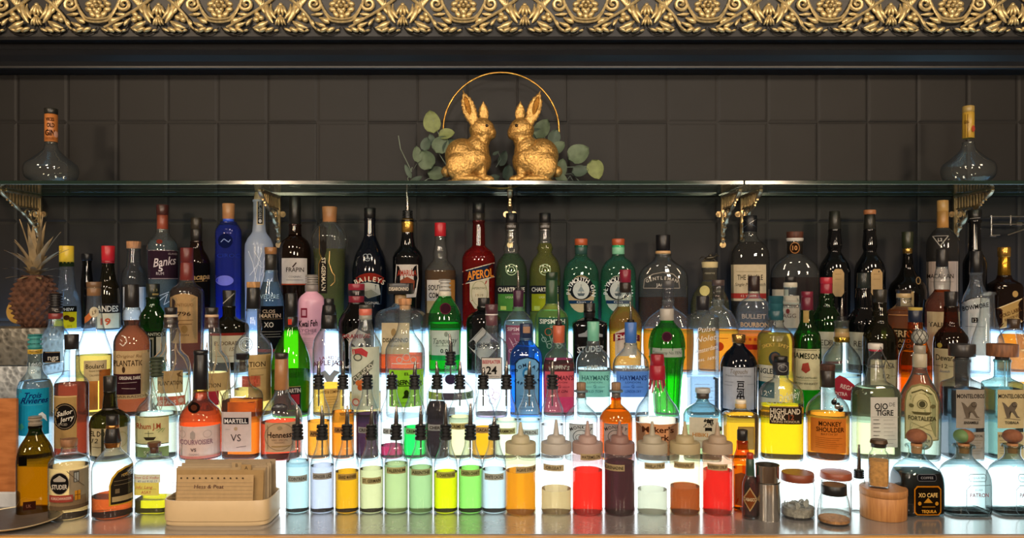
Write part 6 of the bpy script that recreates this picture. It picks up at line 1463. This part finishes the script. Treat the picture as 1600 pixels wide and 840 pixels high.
pour_bottle(718.5, 1, 'back speed-pour bottle of pale cream yellow liqueur labelled Creme de Banane', 'fcf0b4', 75, 'CREME DE B', -8, 58, 'bcae74', G1, .2)
pour_bottle(755, 1, 'back speed-pour bottle of amber orange cacao liqueur', 'ffae14', 57, 'CACAO', -18, 52, 'b8986c', G1, .2)
pour_bottle(791, 1, 'back speed-pour bottle with a pale yellow strip, left of the one before the blue gin', 'fcf8d0', 70, 'GRAMMONT', -8, 50, 'b4b47c', G1, .4)
pour_bottle(827, 1, 'back speed-pour bottle before the sky blue gin bottle', 'e4f8fc', 70, 'APEROL', -8, 48, 'bccac4', G1, .3)
pour_bottle(863, 1, 'back speed-pour bottle, rightmost of its row, before the dark pink gin bottle', 'f6f0f4', 62, None, -8, 48, 'bccac4', G1, .2)
# lone pourer bottle among the jars
B('pour_bottle', 'small clear bottle with a steel pourer half hidden behind the wooden canister', 1, 1342, [(748, 9), (756, 11), (766, 13), (790, 13)], 'clear', None,
  [], [], pour=(694, 733, 746, 9, .1, None), dD=-.083, base_z=CT)

# ------------------------------------------------------------------ squeeze bottles
def squeeze(cx, label, bodyc, liqc, lev, word, lx, ly, labc='b6a47c', capc='cfcdc6', tip=660, nz=0):
    D = ROW[0][0]; x = X(cx, D); th = math.atan2(x, D); k = D / F * math.cos(th)
    z_of = lambda y: Z(y, D) - CT
    root = bpy.data.objects.new('squeeze_bottle', None); COL.objects.link(root)
    root.location = (x, D, CT); root.rotation_euler = (0, 0, -th)
    tag(root, label, 'squeeze bottle', 'plastic squeeze bottles along the counter')
    hw = 24
    body = thin(bodyc, .8, .10, .12, 3)
    prof = [(0, hw * .94), (.002, hw * .985), (.005, hw)] + [(z_of(y), hw) for y in (790, 760, 730)] + [(z_of(709), hw), (z_of(706), hw * .97), (z_of(704), hw * .9)]
    v, f = loft([ring(r * k, r * k, z, 2) for z, r in prof], True, True)
    mesh('bottle_body', v, f, body, root)
    if liqc:
        zl = z_of(lev); r = hw * .955 * k
        v, f = loft([ring(r * .95, r * .95, .003, 2), ring(r, r, .006, 2), ring(r, r, zl * .5, 2), ring(r, r, zl, 2)])
        mesh('syrup', v, f, liquid(liqc, 1.5, .32), root)
    cm = capmat(capc)
    prof = [(z_of(706), hw * .96), (z_of(705.5), hw * 1.0), (z_of(692), hw * 1.0), (z_of(690), hw * .96), (z_of(689.5), hw * .62), (z_of(682), hw * .58), (z_of(680), hw * .50), (z_of(679), hw * .22),
            (z_of(677), 4.6), (z_of(670), 3.6), (z_of(tip + 1), 1.9), (z_of(tip), 1.3)]
    v, f = loft([ring(r * k, r * k, z, 2) for z, r in prof]); mesh('nozzle_cap', v, f, cm, root, smooth=True)
    if word:
        kd = (D - hw * k) / F; R_ = hw * k
        on_surface('name_strip', [R(lx - 16, ly - 5, lx + 16, ly + 5, labc), T(word, lx, ly, 5, '3a3226', min(29, 4.2 * len(word)), .03)], root, lambda u: max(-R_ * .98, min(R_ * .98, (u - cx) * kd * math.cos(th))), lambda w_: CZ - (w_ - YH) * kd - CT,
                   lambda xx, z: -math.sqrt(max(0, R_ * R_ - xx * xx)), .0003, .0008)
def capmat(c):
    key = ('cap', c)
    if key in _M: return _M[key]
    m, n, l = newmat('cap_plastic_' + c)
    p = n.new('ShaderNodeBsdfPrincipled'); p.inputs['Base Color'].default_value = (*hx(c), 1); p.inputs['Roughness'].default_value = .4
    tr = n.new('ShaderNodeBsdfTranslucent'); tr.inputs[0].default_value = (*hx(c), 1)
    mx = n.new('ShaderNodeMixShader'); mx.inputs[0].default_value = .4; l.new(p.outputs[0], mx.inputs[1]); l.new(tr.outputs[0], mx.inputs[2])
    out(n, l, mx.outputs[0]); _M[key] = m
    return m
squeeze(813.5, 'squeeze bottle of orange yellow agave syrup, leftmost of the squeeze bottles', 'f6eed0', 'f0a808', 734, 'AGAVE SYRUP', 822, 734, capc='cfc7a8', tip=659)
squeeze(869, 'squeeze bottle half full of milky beige orgeat', 'f4f2ee', 'dcc490', 762, 'ORGEAT', 865, 731, capc='c9c4bc', tip=655)
squeeze(918, 'squeeze bottle of bright red watermelon syrup with its strip up near the cap', 'f6dcd8', 'ff2410', 733, 'WATERMELON', 923, 714, capc='c2a8a0', tip=657)
squeeze(968, 'squeeze bottle of very dark purple grenadine with a pinkish cap', 'd8c4c4', '52202e', 720, 'GRENADINE', 960, 731, capc='a8847c', tip=658)
squeeze(1019, 'squeeze bottle of cloudy white vanilla syrup', 'f4f4f0', 'eef0dc', 763, 'VANILLA SYRUP', 1023, 728, capc='c4bca8', tip=658)
squeeze(1070, 'squeeze bottle of brown passionfruit syrup under a clear upper half', 'fbeed0', 'a8541c', 758, 'PASSIONFRUIT', 1069, 727, capc='c8ba94', tip=658)
squeeze(1121, 'squeeze bottle of pinkish red raspberry syrup, rightmost of the squeeze bottles', 'f8d8c0', 'ec1420', 733, 'RASPBERRY SYRUP', 1121, 730, capc='bfab94', tip=659)

# ------------------------------------------------------------------ bottles on the counter, left
B('square_bottle', 'empty dark amber glass bottle with a grey screw cap by the plate', 0, 55, [(664, 10.5), (672, 11), (682, 16), (696, 25), (708, 29), (720, 30.5), (795, 30)], thin('a8801c', .12, 0, .02, 1.3), None,
  [('screw_cap', 650, 664, 11.5, 11.2, '8f8474', dict(ribs=2))], [L('lower_label', 36, 782, 56, 795, '3a1c14', T('UK', 45, 789, 5, '8a5c48', 8, .02)), L('dark_patch', 29, 712, 42, 726, '0e0c0a')], n=3, dr=.8, dD=-.007)
B('square_bottle', 'second dark amber bottle mostly hidden behind the empty amber one', 1, 74, [(688, 9), (696, 14), (706, 20), (720, 21)], thin('a8801c', .12, 0, .02, 1.3), ('a87418', 704), [('screw_cap', 672, 688, 9.5, 9.5, '2a2420')], dD=-.048 + .012, base_z=CT, n=3, dr=.5) if False else None
B('gin_bottle', 'squat round gin bottle with a wooden stopper and a printed building facade', 0, 108, [(698, 12), (703, 12.5), (708, 16), (713, 27), (720, 32.5), (728, 33.5), (800, 33)], 'clear', ('e8b470', 726),
  [('stopper', 685, 696, 14, 13.5, '#9a6c48'), ('cork', 696, 700, 10, 10, '#b08858')],
  [L('printed_wrap', 77, 735, 140, 796, None, R(108, 735, 139, 796, '9a8c74'), R(78, 776, 139, 796, '8a7458'), R(115, 737, 124, 754, '4c4a44'), R(116.5, 739, 123, 753, 'b0b4b0'), LN([(119.5, 739), (119.5, 753)], .8, '4c4a44'), R(117, 767, 126, 782, 'd0902c'), LN([(121.5, 767), (121.5, 782)], .8, '5a3a18'), LN([(117, 774), (126, 774)], .8, '5a3a18'), LN([(104, 735), (132, 762)], 1, '6a5c4c'),
     E(93, 754, 15.5, 17.5, '1c1a1a'), O(93, 754, 15.5, 17.5, 1.2, 'b8a88c'), P([(83, 748), (93, 741), (103, 748), (102, 751), (84, 751)], 'b8b0a4'), T('STUDER', 93, 759, 7, 'e0d8cc', 24, .05), R(77, 772, 114, 783, 'a0483c'), T('KIRSCHWASSER', 96, 777, 4, 'e0c0b0', 32, .03), R(77, 789, 139, 795, '6a5844'))], dD=-.036)
B('rum_bottle', 'rum bottle with a black collared cap, yellow-bordered black label and a little orange rum left', 0, 176, [(697, 11.5), (702, 14), (712, 24), (724, 32), (734, 34), (800, 33)], 'clear', ('d8581c', 772),
  [('cap', 648, 663, 10.5, 10.5, '1b1a1a'), ('gold_band', 663, 668, 10.6, 11, '@b8844c'), ('neck_sleeve', 668, 690, 10.4, 14, '1b1a1a'), ('copper_ring', 690, 698, 14, 12.8, '@b07840')],
  [L('arched_label', 170, 730, 209, 794, None, P([(170, 790), (170, 758), (174, 746), (183, 736), (196, 731), (209, 730), (209, 790)], 'c89c34'), P([(173, 788), (173, 759), (177, 748), (185, 739), (197, 734), (209, 733), (209, 788)], '2a2620'), LN([(178, 752), (206, 752)], .7, '8a7c60'), LN([(178, 758), (206, 758)], .7, '8a7c60'), R(175, 776, 208, 784, 'b8a478'), R(180, 764, 187, 771, '7a6a50'), T('NAVY', 198, 744, 4, 'a8966c', 16, .02))], dD=-.026)
B('infusion_bottle', 'small clear square bottle of yellow infused vodka with a brown cork and handwritten label', 0, 241, [(706, 10.5), (712, 12), (717, 23), (723, 27.5), (730, 28), (802, 27.5)], 'clear', ('f2dc1c', 776),
  [('cork', 690, 697, 11, 10.5, '5a3c2a'), ('cork_stem', 697, 707, 7, 7, '4a3024'), ('lip', 706, 710, 12, 12, '~d8e4e0')],
  [L('paper_label', 210, 740, 262, 753, 'c8c4a8', T('Citron G.G Vodka', 236, 745, 4.5, 'b04848', 46, 0, .3), T('40 vol 9.10.17', 240, 751, 3.6, '6a6c88', 34, 0, .2)), L('yellow_label', 210, 753, 260, 773, 'd0bc5c', T('Infu: Lang', 234, 760, 4.8, 'b04848', 30, 0, .3), T('ASAY', 238, 768, 5, 'b04848', 17), LN([(212, 763), (256, 763)], .5, 'a89848'))], n=5, dr=.8, rot=0)

# ------------------------------------------------------------------ recipe box
D = 1.587; k = D / F
r = bpy.data.objects.new('recipe_box', None); COL.objects.link(r); r.location = (X(350, D), D, CT); tag(r, 'cream rounded open box full of recipe cards at the front left of the counter', 'box')
hw = 81 * k; dp = .055; zt = .051
outer = [ring(hw * .97, dp * .95, 0, 6, 64), ring(hw * .985, dp * .97, .002, 6, 64), ring(hw * .975, dp * .96, .008, 6, 64), ring(hw, dp, .010, 6, 64), ring(hw, dp, zt - .001, 6, 64), ring(hw * .995, dp * .99, zt, 6, 64),
         ring(hw * .975, dp * .955, zt, 6, 64), ring(hw * .97, dp * .95, zt - .002, 6, 64), ring(hw * .965, dp * .94, .004, 6, 64)]
v, f = loft(outer); mesh('tray', v, f, solid('cbb28a', .38, 0, .5, .03), r)
def card(name, label, x, y, w, h, tilt, yaw, c, items=(), tab=None, group=None, roll=0.0):
    b = MB(); t = .0006
    b.box(-w / 2, w / 2, -t / 2, t / 2, 0, h)
    ms = [paper(c)]
    if tab: b.box(tab[0], tab[0] + .020, -t / 2, t / 2, h, h + .011)
    idx = {}
    if True:
        for li in range(5):   # ruled lines
            pass
    for j, it in enumerate(items):
        vv, ff, cc = flat2d(it)
        if cc not in idx: idx[cc] = len(ms); ms.append(paper(cc))
        b.add([(px_, -t / 2 - .0002 - .0001 * j, pz) for px_, pz in [(u, -w_) for u, w_ in vv]], ff, idx[cc])
    o = b.build(name, ms, None, smooth=False, loc=(x, y, CT + .0048))
    o.rotation_euler = (tilt, roll, yaw)
    return tag(o, label, 'card', group)
cw, chh = 143 * k * .96, .103
lines = [LN([(-cw / 2 + .002, -.010 - .0075 * i), (cw * .42, -.010 - .0075 * i)], .0005, '9c8c74') for i in range(10)]
card('recipe_card', 'front lined recipe card with handwriting, leaning at the front of the cream box', X(346, D) , D - .040, cw * .85, .093, -.10, 0, 'cdb084',
     lines + [E(-cw * .38 + i * .0125, -.0865, .0019, .0019, '5a4c3c') for i in range(11)] + [T('Hess & Peat', -.012, -.070, .0075, '5a3c3c', .060, 0, .1)])
card('recipe_card', 'recipe card with a small tab lettered B, left of the tab lettered A', X(350, D), D - .022, cw, chh, -.06, .01, 'bfa680', [T('B', .032, -chh - .0055, .007, '3a3230')], tab=(.022,))
card('recipe_card', 'recipe card with a taller tan tab lettered A', X(350, D), D - .030, cw * .98, chh - .003, -.10, -.01, 'b89a6c', [T('A', .053, -chh - .0015, .007, '3a3230')], tab=(.043,))
for i in range(17):
    t = i / 16
    w = cw * random.uniform(.93, 1.06)
    card('recipe_card', 'tan recipe card filed in the cream box, no tab or writing showing', X(350, D) + random.uniform(-.003, .004), D - .016 + .060 * t, w, chh + .002 * math.sin(i * 1.7) + .0035 * t, -.04 + .10 * t, .006 * math.sin(i),
         ('b8a488', 'c4b090', 'a8967c', 'b09c80')[i % 4], group='plain recipe cards in the cream box', roll=random.uniform(-.014, .014))

# ------------------------------------------------------------------ small things at the right
B('bitters_bottle', 'small amber sauce bottle with a black cap beside the rightmost squeeze bottle', 0, 1160, [(688, 8.5), (692, 9), (700, 9.5), (708, 12), (716, 15), (724, 16), (800, 15.5)], 'amberglass', ('d89040', 730),
  [('cap', 671, 687, 8.6, 8.6, '1b1a1a')], [L('hex_label', 1148, 740, 1170, 790, None, P([(1148, 742), (1158, 738), (1172, 742), (1172, 790), (1148, 790)], '9a5a30'))], dD=.012)
B('hot_sauce_bottle', 'small red-capped hot sauce bottle with a diamond label, in front of the amber bottle', 0, 1172, [(722, 6), (740, 7), (750, 11), (758, 12.5), (800, 12.5)], 'clear', ('7a2c18', 742),
  [('cap', 707, 716, 5.4, 5.4, '9c2c1c'), ('neck_sleeve', 716, 742, 6.2, 7.4, '2c4438')],
  [L('diamond_label', 1158, 760, 1184, 800, None, P([(1172, 761), (1184, 780), (1172, 799), (1160, 780)], 'b89c6c'), P([(1172, 764), (1182, 780), (1172, 796), (1162, 780)], '7c4424'), T('TABASCO', 1172, 780, 5, 'd8c8a0', 21, .03))], dD=-.040)
D = 1.585; k = D / F * .95; x = X(1199, D)
r = bpy.data.objects.new('steel_jigger_cup', None); COL.objects.link(r); r.location = (x, D, CT); tag(r, 'tall brushed steel cup with a second steel cup stacked inside it', 'cup')
z_of = lambda y: Z(y, D) - CT
stl = solid('d0ccc4', .2, 1.0, .5, .1, 30)
v, f = loft([ring(19.5 * k, 19.5 * k, 0, 2, 40), ring(20 * k, 20 * k, .002, 2, 40), ring(20.5 * k, 20.5 * k, z_of(753), 2, 40), ring(21 * k, 21 * k, z_of(752), 2, 40), ring(20 * k, 20 * k, z_of(752.3), 2, 40), ring(19.6 * k, 19.6 * k, z_of(780), 2, 40)])
mesh('outer_cup', v, f, stl, r)
v, f = loft([ring(18.5 * k, 18.5 * k, z_of(778), 2, 40), ring(18.8 * k, 18.8 * k, z_of(727), 2, 40), ring(19.4 * k, 19.4 * k, z_of(725), 2, 40), ring(18.4 * k, 18.4 * k, z_of(725.3), 2, 40), ring(17.8 * k, 17.8 * k, z_of(770), 2, 40)])
mesh('inner_cup', v, f, stl, r)
def jar(name, label, cx, D, y0, y1, hw, lidm, contents, conc, lid=(0, 0), body='clear', neck=None, n=2.0, rot=None, base_z=CT, cat='jar', prof=None, lh=None):
    x = X(cx, D); th = math.atan2(x, D); k = D / F * math.cos(th)
    r = bpy.data.objects.new(name, None); COL.objects.link(r); r.location = (x, D, base_z); r.rotation_euler = (0, 0, -th); tag(r, label, cat)
    z_of = lambda y: Z(y, D) - base_z
    pr = prof or [(y0, hw * .86), (y0 + 5, hw * .95), (y0 + 10, hw), (y1 - 6, hw)]
    zs = sorted([(z_of(y), q * k) for y, q in pr if z_of(y) > .004])
    rb = zs[0][1]
    v, f = loft([ring(rb * .9, rb * .9, 0, n), ring(rb * .98, rb * .98, .002, n)] + [ring(q, q, z, n if q > .6 * hw * k else 2) for z, q in zs], True, False)
    mesh('glass_body', v, f, GL[body], r)
    if contents:
        zt = z_of(contents); xs_ = [q[0] for q in zs]; ys_ = [q[1] for q in zs]
        rr = [ring(rb * .86, rb * .86, .004, n)] + [ring(pchip(xs_, ys_, .004 + (zt - .004) * i / 8) * .93, pchip(xs_, ys_, .004 + (zt - .004) * i / 8) * .93, .004 + (zt - .004) * i / 8, n) for i in range(1, 9)]
        v, f = loft(rr); mesh('contents', v, f, conc, r)
    return r, k, z_of
r, k, z_of = jar('spice_jar', 'glass jar with wide red brown lid and pale crumbly contents, beside the steel cup', 1246, 1.600, 748, 812, 28, None, 790, solid('8f8a80', .9, 0, .3, .4, 120, .8))
piece_mesh('lid', 737, 749, 26, 27, solid('7a3c26', .4), r, 1.6, k, z_of, seg=40)
b = MB()
for i in range(16):
    a = random.uniform(0, 2 * PI); rr = random.uniform(5, 21) * k
    z = z_of(790) + .002
    b.ell((rr * math.cos(a), rr * math.sin(a), z + random.uniform(.001, .012)), (.006, .0016, .007), Matrix.Rotation(random.uniform(0, 3), 3, 'X') @ Matrix.Rotation(random.uniform(0, 3), 3, 'Z'), 8, 5)
b.build('dried_flowers', solid('9a9890', .8, 0, .3, .3), r)['kind'] = 'stuff'
r, k, z_of = jar('spice_jar', 'clear glass jar with flat red brown lid standing behind the black-collared shaker', 1306, 1.628, 746, 800, 25, None, None, None)
piece_mesh('lid', 736, 746, 25, 26, solid('8a4630', .4), r, 1.628, k, z_of, seg=40)
r, k, z_of = jar('spice_shaker', 'open-topped glass shaker with black collar and golden spice, at the right front', 1303, 1.558, 752, 823, 27, None, 808, solid('a8723c', .8, 0, .3, .35, 120, .6), prof=[(752, 20), (770, 20.5), (780, 24), (800, 27), (818, 27)], cat='shaker')
piece_mesh('black_collar', 756, 771, 20.4, 20.8, solid('151617', .35), r, 1.558, k, z_of, seg=40)
D = 1.600
x = X(1380, D); k = D / F * .92; z_of = lambda y: Z(y, D) - CT
r = bpy.data.objects.new('wooden_canister', None); COL.objects.link(r); r.location = (x, D, CT); tag(r, 'round light brown wooden canister with a small spice jar standing on its lid', 'canister')
piece_mesh('canister_body', 771, 817, 37, 36.5, wood('a8703c', 'bf8850', .5, (30, 30, 3)), r, D, k, z_of, seg=48)
piece_mesh('canister_lid', 760, 770.5, 37.6, 37.8, wood('9c6838', 'b07c48', .5, (30, 30, 3)), r, D, k, z_of, seg=48)
zl = CT + z_of(760)
r, k, z_of = jar('spice_jar', 'small glass spice jar with a dark clamped lid standing on the wooden canister', 1373, D, 698, 762, 16, None, 718, solid('c08a48', .9, 0, .3, .25, 150, .5), n=4, base_z=zl + .0003, prof=[(697, 11), (703, 11), (708, 15), (714, 16.5), (752, 16.5)])
piece_mesh('lid', 686, 692, 13.5, 14.5, solid('4a3828', .4, .4), r, D, k, z_of, seg=32)
piece_mesh('lid_rim', 692, 698, 12.5, 12, solid('3a3430', .4, .5), r, D, k, z_of, seg=32)
# tequila bottles with ball corks
def ball_cork(cx, row, green=False):
    def fn(root, D, k, z_of, shape):
        mb = MB(); c = z_of(681); R_ = 17 * k
        mb.ell((0, 0, c), (R_, R_, 13 * k), None, 24, 16)
        o = mb.build('round_cork', solid('80523a' if not green else '84583c', .75, 0, .3, .3, 60, .5), root)
        mb = MB(); mb.add(*loft([ring(8.5 * k, 8.5 * k, z_of(707), 2, 20), ring(9.5 * k, 9.5 * k, z_of(692), 2, 20)])); mb.build('cork_stem', solid('a87850', .8, 0, .3, .2), root)
        if green:
            mb = MB(); mb.ell((-6 * k, -R_ * .12, c + .5 * k), (R_ * .72, R_ * .93, 12.2 * k), None, 16, 12); mb.build('green_ribbon_patch', solid('5c7c4c', .6), root)
    return fn
SQP = [(694, 17), (698, 13.5), (708, 13), (714, 16), (722, 25), (732, 34), (744, 38.5), (756, 39.5), (800, 39.5)]
B('coffee_tequila_bottle', 'squat bottle of black coffee liqueur with a ball cork and amber framed label', 0, 1432, SQP, thin('eefafc', .10, 0, .02, 2.2), (solid('050404', .5, 0, .2, 0), 734), [],
  [L('small_label', 1417, 740, 1451, 751, None, P([(1420, 740), (1448, 740), (1451, 743), (1451, 748), (1448, 751), (1420, 751), (1417, 748), (1417, 743)], '6a6c74'), P([(1420, 741), (1448, 741), (1450, 743), (1450, 748), (1448, 750), (1420, 750), (1418, 748), (1418, 743)], '15151a'), T('COFFEE', 1434, 745.5, 3.5, 'a8a8ac', 22)),
   L('framed_label', 1411, 758, 1459, 804, None, P([(1416, 758), (1454, 758), (1459, 763), (1459, 799), (1454, 804), (1416, 804), (1411, 799), (1411, 763)], 'c87c14'), P([(1417, 760), (1453, 760), (1457, 764), (1457, 798), (1453, 802), (1417, 802), (1413, 798), (1413, 764)], '1c140c'), T('XO CAFE', 1435, 772, 6.5, 'f0c878', 34, .04), P([(1435, 776), (1443, 784), (1427, 784)], 'c88c28'), E(1420, 785, 3, 3, 'c88c28'), E(1450, 785, 3, 3, 'c88c28'), R(1424, 789, 1447, 791, '8a5c18'), T('TEQUILA', 1436, 797, 4.5, 'e8a83c', 26, .03))],
  n=4.5, dr=.8, rot=0, extra=ball_cork(1432, 0))
for cx, lbl, gr in ((1506, 'squat empty clear tequila bottle with a ball cork that has a green patch', True), (1582, 'squat empty clear tequila bottle with a plain brown ball cork, cut by the right edge', False)):
    B('tequila_bottle', lbl, 0, cx, SQP, thin('dceae8', .12, 0, .02, 1.0), ('e8f4f4', 796), [],
      [L('small_label', cx - 9, 740, cx + 23, 751, None, LN([(cx - 9, 743), (cx - 6, 740), (cx + 20, 740), (cx + 23, 743), (cx + 23, 748), (cx + 20, 751), (cx - 6, 751), (cx - 9, 748), (cx - 9, 743)], .9, '5c6c74'), T('TEQUILA 100%', cx + 7, 745.5, 3, '4c5860', 26)),
       L('framed_label', cx - 15, 757, cx + 31, 804, None, LN([(cx + 31, 757), (cx - 7, 757), (cx - 14, 764), (cx - 14, 796), (cx - 8, 803), (cx + 26, 803), (cx + 31, 797)], .9, '5c6c74'), T('SILVER', cx + 8, 764, 3, '98a4ac', 14), T('PATRON', cx + 9, 772, 6, '96606c', 34, .02))], n=4.5, dr=.8, rot=0, extra=ball_cork(cx, 0, gr))

# ------------------------------------------------------------------ two bulb-shaped bottles on the glass shelf
def bulb(cx, label, sleeve, items, top):
    D = 2.0
    B('gin_bottle', label, 4, cx, [(222, 9.5), (232, 12), (242, 22), (250, 33), (258, 43), (266, 45), (276, 43), (284, 38), (290, 34)], 'smoke', None,
      top, [L('neck_label', cx - 10, 178, cx + 10, 222, None, *items, r=11.3)], dD=-.075, base_z=ZS + .0105, dr=.85, base_hw=33)
bulb(80, 'empty bulb-shaped bottle with an orange lettered neck at the left end of the glass shelf', 'b8743c', [T('VICES', 78, 186, 5, '3a2418', 13, .03), T('OLD', 79, 195, 6.5, '3a2418', 12, .04), T('GIN', 78, 207, 9, '2a1812', 15, .04), T('DISTILLED', 78, 216, 3.5, '5a3420', 14), E(87.5, 209, 3.5, 5, 'd8a890')],
     [('stopper', 170, 179, 11.5, 11, '1e201c'), ('neck_sleeve', 179, 222, 11, 11, 'b06c34')])
bulb(1513, 'empty bulb-shaped bottle with a yellow gold neck at the right end of the glass shelf', 'b8983c', [LN([(1508, 178), (1508, 214)], .8, '6a4c1c'), LN([(1512, 178), (1512, 214)], .8, '6a4c1c'), E(1521, 201, 2.5, 5, 'b8503c'), T('GIN', 1510, 190, 5, '5a401c', 8)],
     [('stopper', 166, 176, 10, 10, '9c8448'), ('neck_sleeve', 176, 216, 10, 10, 'ae8c34'), ])
